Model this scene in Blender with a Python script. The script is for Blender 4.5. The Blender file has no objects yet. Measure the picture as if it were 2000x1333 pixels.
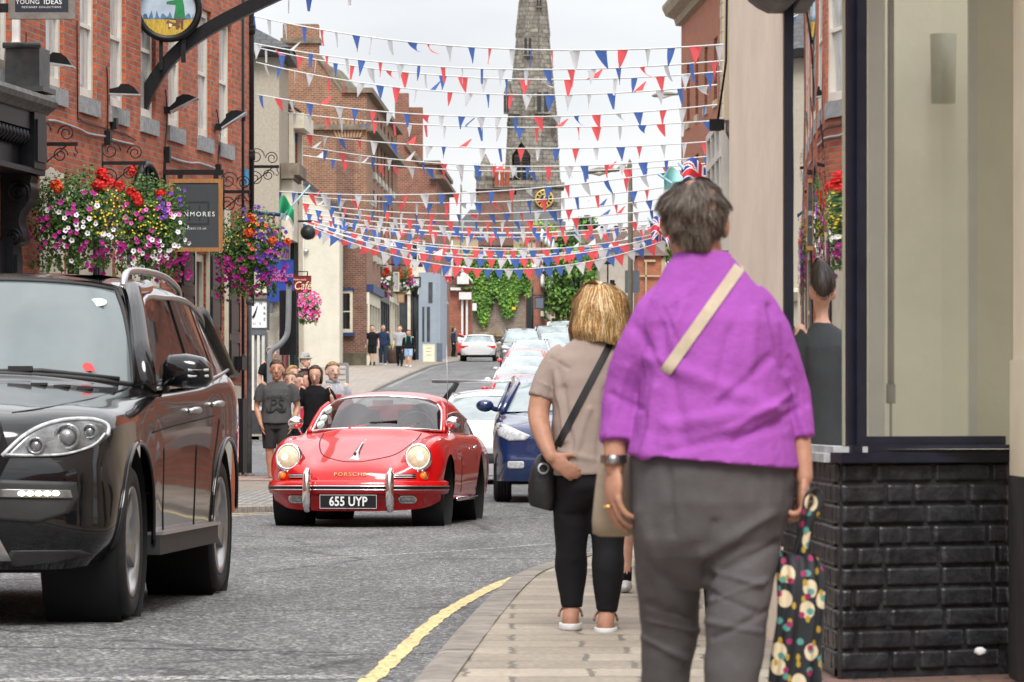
import bpy, bmesh, math, random
from mathutils import Vector, Matrix, Euler, noise as mn
S = bpy.context.scene
C = S.collection
R = math.radians
V = Vector
random.seed(7)
# ------------------------------------------------------------------ camera
CAMH = 1.0; F = 8000.0; HZ = 805.0
cd = bpy.data.cameras.new('camera'); cam = bpy.data.objects.new('camera', cd); C.objects.link(cam)
cam.location = (0, 0, CAMH); cam.rotation_euler = (R(90), 0, 0)
cd.sensor_width = 36; cd.lens = 144.0; cd.shift_y = (HZ - 666.5) / 2000.0
cd.clip_start = 0.5; cd.clip_end = 3000
cd.dof.use_dof = True; cd.dof.focus_distance = 33.0; cd.dof.aperture_fstop = 14.0
S.camera = cam
# ------------------------------------------------------------------ sky and sun
w = bpy.data.worlds.new('World'); S.world = w; w.use_nodes = True
nt = w.node_tree; bg = nt.nodes['Background']
sky = nt.nodes.new('ShaderNodeTexSky'); sky.sky_type = 'NISHITA'; sky.sun_disc = False
SUN_EL, SUN_AZ = R(50), R(174)          # azimuth measured clockwise from +Y
sky.sun_elevation = SUN_EL; sky.sun_rotation = SUN_AZ
tcw = nt.nodes.new('ShaderNodeTexCoord'); mpw = nt.nodes.new('ShaderNodeMapping'); mpw.inputs['Scale'].default_value = (1, 1, 3.0)
nzw = nt.nodes.new('ShaderNodeTexNoise'); nzw.inputs['Scale'].default_value = 5; nzw.inputs['Detail'].default_value = 6
rpw = nt.nodes.new('ShaderNodeValToRGB')
rpw.color_ramp.elements[0].position = .3; rpw.color_ramp.elements[0].color = (8.3, 8.45, 8.8, 1)
rpw.color_ramp.elements[1].position = .7; rpw.color_ramp.elements[1].color = (12.5, 12.5, 12.6, 1)
mxw = nt.nodes.new('ShaderNodeMix'); mxw.data_type = 'RGBA'; mxw.inputs[0].default_value = .93
L = nt.links.new
L(tcw.outputs['Generated'], mpw.inputs[0]); L(mpw.outputs[0], nzw.inputs['Vector']); L(nzw.outputs[0], rpw.inputs[0])
spw = nt.nodes.new('ShaderNodeSeparateXYZ'); mrw = nt.nodes.new('ShaderNodeMapRange'); mrw.inputs['To Min'].default_value = .42; mrw.inputs['To Max'].default_value = 1.25   # overcast: brightest overhead
scw = nt.nodes.new('ShaderNodeVectorMath'); scw.operation = 'SCALE'; L(tcw.outputs['Generated'], spw.inputs[0]); L(spw.outputs[2], mrw.inputs[0]); L(mrw.outputs[0], scw.inputs['Scale']); L(rpw.outputs[0], scw.inputs[0])
L(sky.outputs[0], mxw.inputs[6]); L(scw.outputs[0], mxw.inputs[7]); L(mxw.outputs[2], bg.inputs[0])
bg.inputs[1].default_value = 0.1
sl = bpy.data.lights.new('sun', 'SUN'); sl.energy = 1.8; sl.angle = R(24); sl.color = (1, .965, .91)
so = bpy.data.objects.new('sun', sl); C.objects.link(so)
sd = V((math.sin(SUN_AZ) * math.cos(SUN_EL), math.cos(SUN_AZ) * math.cos(SUN_EL), math.sin(SUN_EL)))
so.rotation_euler = sd.to_track_quat('Z', 'Y').to_euler(); so.location = (0, 0, 60)
S.view_settings.view_transform = 'Standard'; S.view_settings.look = 'None'
S.view_settings.exposure = 0.9; S.view_settings.gamma = 1.0
S.cycles.max_bounces = 6; S.cycles.diffuse_bounces = 3; S.cycles.glossy_bounces = 4; S.cycles.transmission_bounces = 6; S.cycles.transparent_max_bounces = 12
S.cycles.use_denoising = True
S.cycles.sample_clamp_indirect = 6
# ------------------------------------------------------------------ helpers
def P(px, py, Y):
 return V(((px - 1000) / F * Y, Y, CAMH + (HZ - py) / F * Y))
def tag(o, label=None, cat=None, group=None, kind=None):
 if label: o['label'] = label
 if cat: o['category'] = cat
 if group: o['group'] = group
 if kind: o['kind'] = kind
 return o
def empty(name, loc=(0, 0, 0), rz=0.0, label=None, cat=None, group=None):
 o = bpy.data.objects.new(name, None); C.objects.link(o)
 o.location = loc; o.rotation_euler = (0, 0, rz); o.empty_display_size = .2
 return tag(o, label, cat, group)
def wloc(o):
 p = V((0, 0, 0))
 while o is not None:
  p += o.location; o = o.parent
 return p
def crom(pts, n, closed=False):
 """catmull-rom through pts, n samples per span"""
 out = []; m = len(pts)
 spans = m if closed else m - 1
 for i in range(spans):
  if closed: a, b, c, d = pts[(i - 1) % m], pts[i], pts[(i + 1) % m], pts[(i + 2) % m]
  else: a, b, c, d = pts[max(i - 1, 0)], pts[i], pts[i + 1], pts[min(i + 2, m - 1)]
  for k in range(n):
   t = k / n; t2 = t * t; t3 = t2 * t
   out.append(.5 * ((2 * b) + (c - a) * t + (2 * a - 5 * b + 4 * c - d) * t2 + (3 * b - a - 3 * c + d) * t3))
 if not closed: out.append(pts[-1].copy() if hasattr(pts[-1], 'copy') else pts[-1])
 return out
def lerp(a, b, t): return a + (b - a) * t
def interp(x, tab):
 if x <= tab[0][0]: return tab[0][1]
 for (x0, y0), (x1, y1) in zip(tab, tab[1:]):
  if x <= x1: return y0 + (y1 - y0) * (x - x0) / (x1 - x0)
 return tab[-1][1]
class MB:
 def __init__(s): s.v = []; s.f = []; s.m = []; s.mi = 0; s.sm = []; s.smooth = False
 def add(s, vs, fs, smooth=None):
  b = len(s.v); s.v.extend(V(p) for p in vs)
  for f in fs:
   s.f.append([i + b for i in f]); s.m.append(s.mi); s.sm.append(s.smooth if smooth is None else smooth)
  return b
 def quad(s, a, b, c, d): s.add([a, b, c, d], [(0, 1, 2, 3)])
 def box(s, c, d, M=None):
  x, y, z = d[0] / 2, d[1] / 2, d[2] / 2
  vs = [V((i * x, j * y, k * z)) for k in (-1, 1) for j in (-1, 1) for i in (-1, 1)]
  if M is not None: vs = [M @ p for p in vs]
  c = V(c); vs = [p + c for p in vs]
  s.add(vs, [(0, 2, 3, 1), (4, 5, 7, 6), (0, 1, 5, 4), (2, 6, 7, 3), (0, 4, 6, 2), (1, 3, 7, 5)], False)
 def obox(s, o, ax, ay, az, a0, a1, b0, b1, c0, c1):
  """box in a frame: origin o, axes ax,ay,az"""
  vs = [o + ax * i + ay * j + az * k for k in (c0, c1) for j in (b0, b1) for i in (a0, a1)]
  s.add(vs, [(0, 2, 3, 1), (4, 5, 7, 6), (0, 1, 5, 4), (2, 6, 7, 3), (0, 4, 6, 2), (1, 3, 7, 5)], False)
 def tube(s, pts, r, n=8, cap=True, smooth=True, flat=1.0, up=None):
  pts = [V(p) for p in pts]; m = len(pts)
  rr = r if isinstance(r, (list, tuple)) else [r] * m
  d = (pts[1] - pts[0]).normalized()
  u = V((0, 0, 1)) if abs(d.z) < .9 else V((1, 0, 0))
  if up is not None: u = V(up)
  u = (u - d * u.dot(d)).normalized()
  vs = []
  for i in range(m):
   if i == 0: t = pts[1] - pts[0]
   elif i == m - 1: t = pts[-1] - pts[-2]
   else: t = (pts[i + 1] - pts[i]).normalized() + (pts[i] - pts[i - 1]).normalized()
   t = t.normalized() if t.length > 1e-9 else d
   u = (u - t * u.dot(t)).normalized(); b = t.cross(u)
   for k in range(n):
    a = 2 * math.pi * k / n
    vs.append(pts[i] + (u * math.cos(a) * flat + b * math.sin(a)) * rr[i])
  fs = []
  for i in range(m - 1):
   for k in range(n):
    k2 = (k + 1) % n
    fs.append((i * n + k, i * n + k2, (i + 1) * n + k2, (i + 1) * n + k))
  if cap: fs.append(tuple(range(n - 1, -1, -1))); fs.append(tuple((m - 1) * n + k for k in range(n)))
  s.add(vs, fs, smooth)
 def lathe(s, prof, n=24, M=None, smooth=True, capa=False, capb=False, a0=0, a1=2 * math.pi):
  full = abs(a1 - a0 - 2 * math.pi) < 1e-6
  nn = n if full else n + 1
  vs = []
  for (r, z) in prof:
   for k in range(nn):
    a = a0 + (a1 - a0) * k / n
    p = V((r * math.cos(a), r * math.sin(a), z)); vs.append(M @ p if M is not None else p)
  fs = []
  for i in range(len(prof) - 1):
   for k in range(n):
    k2 = (k + 1) % nn
    fs.append((i * nn + k, i * nn + k2, (i + 1) * nn + k2, (i + 1) * nn + k))
  if capa: fs.append(tuple(range(nn - 1, -1, -1)))
  if capb: fs.append(tuple((len(prof) - 1) * nn + k for k in range(nn)))
  s.add(vs, fs, smooth)
 def sphere(s, c, r, nu=12, nv=8, M=None):
  r = V(r) if not isinstance(r, (int, float)) else V((r, r, r)); c = V(c)
  vs = []; fs = []
  for j in range(nv + 1):
   th = math.pi * j / nv
   for i in range(nu):
    a = 2 * math.pi * i / nu
    p = V((r.x * math.sin(th) * math.cos(a), r.y * math.sin(th) * math.sin(a), -r.z * math.cos(th)))
    vs.append((M @ p if M is not None else p) + c)
  for j in range(nv):
   for i in range(nu):
    i2 = (i + 1) % nu
    fs.append((j * nu + i, j * nu + i2, (j + 1) * nu + i2, (j + 1) * nu + i))
  s.add(vs, fs, True)
 def grid(s, rows, closed=False, smooth=True, flip=False, capa=False, capb=False):
  n = len(rows[0]); vs = [p for r in rows for p in r]; fs = []
  for i in range(len(rows) - 1):
   for k in range(n if closed else n - 1):
    k2 = (k + 1) % n
    f = (i * n + k, i * n + k2, (i + 1) * n + k2, (i + 1) * n + k)
    fs.append(f[::-1] if flip else f)
  if capa: fs.append(tuple(range(n - 1, -1, -1)))
  if capb: fs.append(tuple((len(rows) - 1) * n + k for k in range(n)))
  s.add(vs, fs, smooth)
 def prism(s, poly, M, t0, t1):
  """2-D polygon (x,z) extruded along local y from t0 to t1, transformed by M"""
  n = len(poly)
  vs = [M @ V((x, t0, z)) for x, z in poly] + [M @ V((x, t1, z)) for x, z in poly]
  fs = [tuple(range(n)), tuple(range(2 * n - 1, n - 1, -1))]
  for k in range(n):
   k2 = (k + 1) % n
   fs.append((k, n + k, n + k2, k2))
  s.add(vs, fs, False)
 def text(s, txt, size, M, ext=.002, align='CENTER', font=None, sx=1.0, shear=0.0, spacing=1.0, offset=0.0):
  """M maps text plane (x right, y up, z out)"""
  cu = bpy.data.curves.new('t', 'FONT'); cu.body = txt; cu.size = size; cu.extrude = ext; cu.align_x = align
  cu.align_y = 'CENTER'; cu.shear = shear; cu.space_character = spacing; cu.offset = offset; cu.resolution_u = 3
  ob = bpy.data.objects.new('t', cu); C.objects.link(ob)
  dg = bpy.context.evaluated_depsgraph_get(); me = bpy.data.meshes.new_from_object(ob.evaluated_get(dg))
  s.add([M @ V((v.co.x * sx, v.co.y, v.co.z)) for v in me.vertices], [tuple(p.vertices) for p in me.polygons], False)
  bpy.data.objects.remove(ob); bpy.data.curves.remove(cu); bpy.data.meshes.remove(me)
 def build(s, name, mat, parent=None, origin=None, mods=None, auto=None, uvfun=None):
  me = bpy.data.meshes.new(name)
  if parent is not None: o0 = wloc(parent)
  elif origin is not None: o0 = V(origin)
  elif s.v:
   xs = [p.x for p in s.v]; ys = [p.y for p in s.v]; zs = [p.z for p in s.v]
   o0 = V(((min(xs) + max(xs)) / 2, (min(ys) + max(ys)) / 2, min(zs)))
  else: o0 = V((0, 0, 0))
  me.from_pydata([p - o0 for p in s.v], [], s.f)
  mats = mat if isinstance(mat, (list, tuple)) else [mat]
  for m in mats: me.materials.append(m)
  me.polygons.foreach_set('material_index', s.m); me.polygons.foreach_set('use_smooth', s.sm)
  me.update()
  uv = me.uv_layers.new(name='UVMap'); buf = [0.0] * (2 * len(me.loops))
  for p in me.polygons:
   n = p.normal
   if abs(n.z) > .75:
    for li in p.loop_indices:
     c = s.v[me.loops[li].vertex_index]; buf[2 * li] = c.x; buf[2 * li + 1] = c.y
   else:
    t = V((-n.y, n.x, 0)).normalized()
    for li in p.loop_indices:
     c = s.v[me.loops[li].vertex_index]; buf[2 * li] = c.dot(t); buf[2 * li + 1] = c.z
  uv.data.foreach_set('uv', buf)
  o = bpy.data.objects.new(name, me); C.objects.link(o)
  if parent is not None: o.parent = parent
  else: o.location = o0
  return o
def kids(o): return [c for c in o.children]
def copy_tree(o, parent=None):
 c = o.copy(); C.objects.link(c)
 if parent is not None: c.parent = parent
 for ch in kids(o): copy_tree(ch, c)
 return c
def hull(hoops, nu, nv, mirror=True):
 """hoops: list of lists of points (outer -> centre line). returns rows of points (mirrored across x=0)"""
 hs = [crom([V(p) for p in h], nv) for h in hoops]
 cols = list(zip(*hs)); cols = [crom(list(c), nu) for c in cols]
 rows = [list(r) for r in zip(*cols)]
 if mirror: rows = [r[:-1] + [V((-p.x, p.y, p.z)) for p in reversed(r)] for r in rows]
 return rows
def coons(b, t, l, r, nu, nv):
 """patch: bottom, top run left->right; left, right run bottom->top"""
 def samp(c, n):
  q = crom([V(p) for p in c], 12); d = [0]
  for i in range(1, len(q)): d.append(d[-1] + (q[i] - q[i - 1]).length)
  out = []
  for k in range(n + 1):
   s_ = d[-1] * k / n; j = 0
   while j < len(d) - 2 and d[j + 1] < s_: j += 1
   tt = (s_ - d[j]) / max(d[j + 1] - d[j], 1e-9); out.append(q[j].lerp(q[j + 1], min(max(tt, 0), 1)))
  return out
 B, T = samp(b, nu), samp(t, nu); Lf, Rt = samp(l, nv), samp(r, nv)
 rows = []
 for j in range(nv + 1):
  v = j / nv; row = []
  for i in range(nu + 1):
   u = i / nu
   p = B[i] * (1 - v) + T[i] * v + Lf[j] * (1 - u) + Rt[j] * u - (B[0] * (1 - u) * (1 - v) + B[-1] * u * (1 - v) + T[0] * (1 - u) * v + T[-1] * u * v)
   row.append(p)
  rows.append(row)
 return rows
def mx(p): return V((-p[0], p[1], p[2]))
# ------------------------------------------------------------------ materials
MATS = {}
def nodes(name):
 m = bpy.data.materials.new(name); m.use_nodes = True
 return m, m.node_tree, m.node_tree.nodes['Principled BSDF']
def rgb(c): return (c[0], c[1], c[2], 1)
def hx(h):
 c = [int(h[i:i + 2], 16) / 255 for i in (0, 2, 4)]
 return tuple(x / 12.92 if x < .04045 else ((x + .055) / 1.055) ** 2.4 for x in c)
def M_(name, col, rough=.6, metal=0, var=.12, vs=6.0, bump=0.0, bs=40.0, coat=0, spec=.5, trans=0, emit=None, es=1.0, stretch=None, col2=None, alpha=1, sub=0, ior=1.45, lowhi=(.35, .65)):
 if name in MATS: return MATS[name]
 m, t, b = nodes(name); N = t.nodes.new; Lk = t.links.new
 b.inputs['Roughness'].default_value = rough; b.inputs['Metallic'].default_value = metal
 b.inputs['Coat Weight'].default_value = coat; b.inputs['Coat Roughness'].default_value = .03
 b.inputs['Specular IOR Level'].default_value = spec; b.inputs['Transmission Weight'].default_value = trans
 b.inputs['IOR'].default_value = ior; b.inputs['Alpha'].default_value = alpha
 if emit: b.inputs['Emission Color'].default_value = rgb(emit); b.inputs['Emission Strength'].default_value = es
 b.inputs['Base Color'].default_value = rgb(col)
 if var or bump or col2:
  tc = N('ShaderNodeTexCoord'); mp = N('ShaderNodeMapping')
  if stretch: mp.inputs['Scale'].default_value = stretch
  Lk(tc.outputs['Object'], mp.inputs[0])
 if var or col2:
  nz = N('ShaderNodeTexNoise'); nz.inputs['Scale'].default_value = vs; nz.inputs['Detail'].default_value = 8; nz.inputs['Roughness'].default_value = .65
  rp = N('ShaderNodeValToRGB'); rp.color_ramp.elements[0].position = lowhi[0]; rp.color_ramp.elements[1].position = lowhi[1]
  c2 = col2 if col2 else tuple(min(1, x * (1 + var)) for x in col)
  c1 = col if col2 else tuple(x * (1 - var) for x in col)
  rp.color_ramp.elements[0].color = rgb(c1); rp.color_ramp.elements[1].color = rgb(c2)
  Lk(mp.outputs[0], nz.inputs['Vector']); Lk(nz.outputs[0], rp.inputs[0]); Lk(rp.outputs[0], b.inputs['Base Color'])
 if bump:
  n2 = N('ShaderNodeTexNoise'); n2.inputs['Scale'].default_value = bs; n2.inputs['Detail'].default_value = 6
  bp = N('ShaderNodeBump'); bp.inputs['Strength'].default_value = 1; bp.inputs['Distance'].default_value = bump
  Lk(mp.outputs[0], n2.inputs['Vector']); Lk(n2.outputs[0], bp.inputs['Height']); Lk(bp.outputs[0], b.inputs['Normal'])
 MATS[name] = m
 return m
def brick_mat(name, c1, c2, mortar, bw=.225, bh=.075, ms=.01, rough=.85, patch=None, pf=.0, dark=.5, bump=.004, rot=0, offset=.5, stain=.35, pscale=.7, moss=None):
 if name in MATS: return MATS[name]
 m, t, b = nodes(name); N = t.nodes.new; Lk = t.links.new
 uv = N('ShaderNodeUVMap'); mp = N('ShaderNodeMapping'); mp.inputs['Rotation'].default_value = (0, 0, rot)
 Lk(uv.outputs[0], mp.inputs[0])
 # slight waviness of the courses
 nz0 = N('ShaderNodeTexNoise'); nz0.inputs['Scale'].default_value = 9; Lk(mp.outputs[0], nz0.inputs['Vector'])
 va = N('ShaderNodeVectorMath'); va.operation = 'SUBTRACT'; va.inputs[1].default_value = (.5, .5, .5); Lk(nz0.outputs['Color'], va.inputs[0])
 vb = N('ShaderNodeVectorMath'); vb.operation = 'SCALE'; vb.inputs['Scale'].default_value = bh * .16; Lk(va.outputs[0], vb.inputs[0])
 vc = N('ShaderNodeVectorMath'); vc.operation = 'ADD'; Lk(mp.outputs[0], vc.inputs[0]); Lk(vb.outputs[0], vc.inputs[1])
 br = N('ShaderNodeTexBrick'); br.offset = offset; br.inputs['Scale'].default_value = 1
 br.inputs['Brick Width'].default_value = bw; br.inputs['Row Height'].default_value = bh; br.inputs['Mortar Size'].default_value = ms
 br.inputs['Mortar Smooth'].default_value = .25; br.inputs['Bias'].default_value = 0
 br.inputs['Color1'].default_value = rgb(c1); br.inputs['Color2'].default_value = rgb(c2); br.inputs['Mortar'].default_value = rgb(mortar)
 Lk(vc.outputs[0], br.inputs['Vector'])
 # weathering
 nz = N('ShaderNodeTexNoise'); nz.inputs['Scale'].default_value = 2.2; nz.inputs['Detail'].default_value = 9; nz.inputs['Roughness'].default_value = .7
 Lk(mp.outputs[0], nz.inputs['Vector'])
 rp = N('ShaderNodeMapRange'); rp.inputs['From Min'].default_value = .3; rp.inputs['From Max'].default_value = .7
 rp.inputs['To Min'].default_value = 1 - stain; rp.inputs['To Max'].default_value = 1 + stain * .5; Lk(nz.outputs[0], rp.inputs[0])
 n3 = N('ShaderNodeTexNoise'); n3.inputs['Scale'].default_value = 38; n3.inputs['Detail'].default_value = 3; Lk(mp.outputs[0], n3.inputs['Vector'])
 r3 = N('ShaderNodeMapRange'); r3.inputs['From Min'].default_value = .3; r3.inputs['From Max'].default_value = .7; r3.inputs['To Min'].default_value = .75; r3.inputs['To Max'].default_value = 1.2; Lk(n3.outputs[0], r3.inputs[0])
 mm = N('ShaderNodeMath'); mm.operation = 'MULTIPLY'; Lk(rp.outputs[0], mm.inputs[0]); Lk(r3.outputs[0], mm.inputs[1])
 mul = N('ShaderNodeVectorMath'); mul.operation = 'SCALE'; Lk(br.outputs['Color'], mul.inputs[0]); Lk(mm.outputs[0], mul.inputs['Scale'])
 outc = mul.outputs[0]
 if patch:
  n4 = N('ShaderNodeTexNoise'); n4.inputs['Scale'].default_value = pscale; n4.inputs['Detail'].default_value = 10; n4.inputs['Roughness'].default_value = .75; Lk(mp.outputs[0], n4.inputs['Vector'])
  r4 = N('ShaderNodeMapRange'); r4.inputs['From Min'].default_value = pf; r4.inputs['From Max'].default_value = pf + .08; Lk(n4.outputs[0], r4.inputs[0])
  mix = N('ShaderNodeMix'); mix.data_type = 'RGBA'; Lk(r4.outputs[0], mix.inputs[0]); Lk(outc, mix.inputs[6]); mix.inputs[7].default_value = rgb(patch)
  outc = mix.outputs[2]
 Lk(outc, b.inputs['Base Color']); b.inputs['Roughness'].default_value = rough
 if bump:
  bp = N('ShaderNodeBump'); bp.inputs['Distance'].default_value = bump; bp.inputs['Strength'].default_value = .8; bp.invert = True
  ad = N('ShaderNodeMath'); ad.operation = 'MULTIPLY_ADD'; Lk(n3.outputs[0], ad.inputs[0]); ad.inputs[1].default_value = -.5; Lk(br.outputs['Fac'], ad.inputs[2])
  Lk(ad.outputs[0], bp.inputs['Height']); Lk(bp.outputs[0], b.inputs['Normal'])
 MATS[name] = m
 return m
def glass_mat(name, col, rough=.02, mixf=.0, thin=True, base=(.02, .022, .025), refl=1.0):
 """window glass: part see-through, part mirror by facing angle"""
 if name in MATS: return MATS[name]
 m, t, b = nodes(name); N = t.nodes.new; Lk = t.links.new
 out = t.nodes['Material Output']
 tr = N('ShaderNodeBsdfTransparent'); tr.inputs[0].default_value = rgb(col)
 gl = N('ShaderNodeBsdfGlossy'); gl.inputs['Roughness'].default_value = rough; gl.inputs['Color'].default_value = (refl, refl, refl, 1)
 fr = N('ShaderNodeFresnel'); fr.inputs['IOR'].default_value = 1.52
 ma = N('ShaderNodeMath'); ma.operation = 'ADD'; ma.use_clamp = True; ma.inputs[1].default_value = mixf; Lk(fr.outputs[0], ma.inputs[0])
 mx_ = N('ShaderNodeMixShader'); Lk(ma.outputs[0], mx_.inputs[0]); Lk(tr.outputs[0], mx_.inputs[1]); Lk(gl.outputs[0], mx_.inputs[2])
 Lk(mx_.outputs[0], out.inputs['Surface'])
 MATS[name] = m
 return m
BLACKPAINT = M_('black gloss paint', (.008, .008, .009), .38, spec=.32, var=.3, vs=10, bump=.001, bs=30)
BLACKIRON = M_('black iron', (.009, .009, .010), .5, spec=.3, var=.3, vs=20)
WHITEPAINT = M_('white painted wood', (.66, .65, .60), .5, var=.12, vs=4, lowhi=(.3, .7))
CREAMPAINT = M_('cream painted wood', (.62, .57, .45), .5, var=.1, vs=4)
STONE = M_('grey sill stone', (.27, .275, .28), .8, var=.25, vs=12, bump=.002)
CHROME = M_('chrome', (.78, .78, .79), .07, 1, var=0)
STEEL = M_('dull steel', (.42, .43, .44), .4, .8, var=.1)
RUBBER = M_('tyre rubber', (.014, .014, .015), .75, var=.3, vs=15, bump=.001, bs=120)
DARK = M_('dark void', (.006, .006, .007), .8, var=0)
LEADGREY = M_('lead grey pipe paint', (.10, .10, .105), .5, var=.3, vs=9)
WINDARK = M_('dark window pane', (.012, .014, .016), .05, var=0, spec=.6)
# ================================================================== GROUND
_GT = [(-60, 0), (75, 0), (88, .06), (100, .22), (115, .6), (130, 1.08), (150, 1.9), (165, 2.5), (178, 2.95), (208, 3.56), (240, 4.25), (300, 5.2), (420, 6.6), (900, 9)]
def gz(y): 
 return (interp(y - 4, _GT) + interp(y, _GT) * 2 + interp(y + 4, _GT)) / 4
LK = [(-20, -3.6), (30, -3.15), (39.6, -2.9), (40.6, -2.75), (41.2, -2.1), (42.5, -1.75), (46, -1.65), (52, -1.75), (56, -2.1), (59, -3.0)]   # left kerb before the junction (Y, X)
LK2 = [(103, -6.2), (112, -5.6), (125, -5.2), (140, -5.0), (150, -4.7), (172, -3.75), (190, -3.2), (207, -2.62), (225, -2.2), (240, -2.6), (252, -4.5)]
RK = [(-20, -1.2), (10, -.5), (13, -.40), (15.15, -.33), (18.2, -.23), (21.3, -.11), (23.9, .03), (26, .29), (28, .6), (31, .98), (36, 1.38), (45, 1.75), (60, 1.98), (114, 1.62), (174, 1.75), (205, 2.35), (228, 3.6), (246, 6.0), (262, 9.0), (300, 16)]
KH = .07
def sm(poly, n=4):
 return [(p.x, p.y) for p in crom([V((a, b, 0)) for a, b in poly], n)]
LKs, LK2s, RKs = sm(LK), sm(LK2), sm(RK)
lk = lambda y: interp(y, LKs); lk2 = lambda y: interp(y, LK2s); rk = lambda y: interp(y, RKs)
def asphalt_mat():
 m, t, b = nodes('worn grey asphalt'); N = t.nodes.new; Lk = t.links.new
 tc = N('ShaderNodeTexCoord')
 vo = N('ShaderNodeTexVoronoi'); vo.inputs['Scale'].default_value = 62; Lk(tc.outputs['Object'], vo.inputs['Vector'])
 r1 = N('ShaderNodeValToRGB'); e = r1.color_ramp.elements
 e[0].position = 0; e[0].color = (.02, .02, .022, 1); e[1].position = 1; e[1].color = (.40, .395, .39, 1)
 q = e.new(.45); q.color = (.07, .07, .073, 1); q = e.new(.78); q.color = (.125, .124, .125, 1)
 sep = N('ShaderNodeSeparateColor'); Lk(vo.outputs['Color'], sep.inputs[0]); Lk(sep.outputs[0], r1.inputs[0])
 n1 = N('ShaderNodeTexNoise'); n1.inputs['Scale'].default_value = .8; n1.inputs['Detail'].default_value = 9; n1.inputs['Roughness'].default_value = .7
 mp = N('ShaderNodeMapping'); mp.inputs['Scale'].default_value = (1.6, .35, 1); Lk(tc.outputs['Object'], mp.inputs[0]); Lk(mp.outputs[0], n1.inputs['Vector'])
 r2 = N('ShaderNodeMapRange'); r2.inputs['From Min'].default_value = .3; r2.inputs['From Max'].default_value = .7; r2.inputs['To Min'].default_value = .62; r2.inputs['To Max'].default_value = 1.5; Lk(n1.outputs[0], r2.inputs[0])
 sc = N('ShaderNodeVectorMath'); sc.operation = 'SCALE'; Lk(r1.outputs[0], sc.inputs[0]); Lk(r2.outputs[0], sc.inputs['Scale'])
 # tar seams and cracks
 v2 = N('ShaderNodeTexVoronoi'); v2.feature = 'DISTANCE_TO_EDGE'; v2.inputs['Scale'].default_value = .42
 n2 = N('ShaderNodeTexNoise'); n2.inputs['Scale'].default_value = 3.5; n2.inputs['Detail'].default_value = 6; Lk(tc.outputs['Object'], n2.inputs['Vector'])
 mxv = N('ShaderNodeMix'); mxv.data_type = 'RGBA'; mxv.inputs[0].default_value = .16; Lk(tc.outputs['Object'], mxv.inputs[6]); Lk(n2.outputs['Color'], mxv.inputs[7]); 
 mp3 = N('ShaderNodeMapping'); mp3.inputs['Scale'].default_value = (1, .8, 1); Lk(mxv.outputs[2], mp3.inputs[0]); Lk(mp3.outputs[0], v2.inputs['Vector'])
 lt = N('ShaderNodeMapRange'); lt.inputs['From Min'].default_value = .0; lt.inputs['From Max'].default_value = .02; lt.inputs['To Min'].default_value = .25; lt.inputs['To Max'].default_value = 1; Lk(v2.outputs['Distance'], lt.inputs[0])
 nm = N('ShaderNodeMapRange'); nm.inputs['From Min'].default_value = .42; nm.inputs['From Max'].default_value = .55; Lk(n2.outputs[0], nm.inputs[0])
 mxa = N('ShaderNodeMix'); mxa.inputs[2].default_value = 1.0; Lk(nm.outputs[0], mxa.inputs[0]); mxa.inputs[2].default_value = 1.0; Lk(lt.outputs[0], mxa.inputs[3])
 sc2 = N('ShaderNodeVectorMath'); sc2.operation = 'SCALE'; Lk(sc.outputs[0], sc2.inputs[0]); Lk(mxa.outputs[0], sc2.inputs['Scale'])
 Lk(sc2.outputs[0], b.inputs['Base Color']); b.inputs['Roughness'].default_value = .75
 bp = N('ShaderNodeBump'); bp.inputs['Distance'].default_value = .006; Lk(vo.outputs['Distance'], bp.inputs['Height']); bp.invert = True; Lk(bp.outputs[0], b.inputs['Normal'])
 return m
ASPHALT = asphalt_mat()
PAVER = brick_mat('buff concrete paving', hx('a89d8e'), hx('877d70'), (.15, .135, .112), .45, .45, .012, .85, None, 0, bump=.004, stain=.22, offset=.37)
PAVER2 = brick_mat('far paving slabs', hx('968c81'), hx('877e75'), (.17, .155, .14), .6, .6, .012, .85, None, 0, bump=.002, stain=.2)
KERBST = M_('worn granite kerb', hx('827b73'), .8, var=.35, vs=6, bump=.004, bs=30)
SETTS = brick_mat('pale granite setts', hx('b9b6b0'), hx('8d8a86'), (.05, .048, .042), .2, .12, .016, .8, bump=.012, stain=.35)
BRICKPAVE = brick_mat('red brick paving', hx('7d5a4c'), hx('6a5148'), (.07, .06, .055), .215, .105, .008, .85, bump=.003, stain=.4)
ys = [y for y in range(-20, 60, 2)] + [y for y in range(60, 320, 3)]
def strip(name, xl, xr, y0, y1, dz, mat, step=1.0, nx=2, kind='structure', thick=None):
 b = MB(); yv = []; y = y0
 while y < y1 - 1e-6: yv.append(y); y += step
 yv.append(y1)
 rows = []
 for y in yv:
  a, c = xl(y), xr(y); z = gz(y) + dz
  row = [V((a + (c - a) * k / nx, y, z)) for k in range(nx + 1)]
  if thick: row = [V((a, y, z - thick))] + row + [V((c, y, z - thick))]
  rows.append(row)
 b.grid(rows, smooth=False)
 if thick:   # end faces
  for r in (rows[0], rows[-1]):
   b.add([r[0], r[1], r[-2], r[-1]], [(0, 1, 2, 3)])
 o = b.build(name, mat, origin=(0, 0, 0)); tag(o, kind=kind); return o
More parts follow.
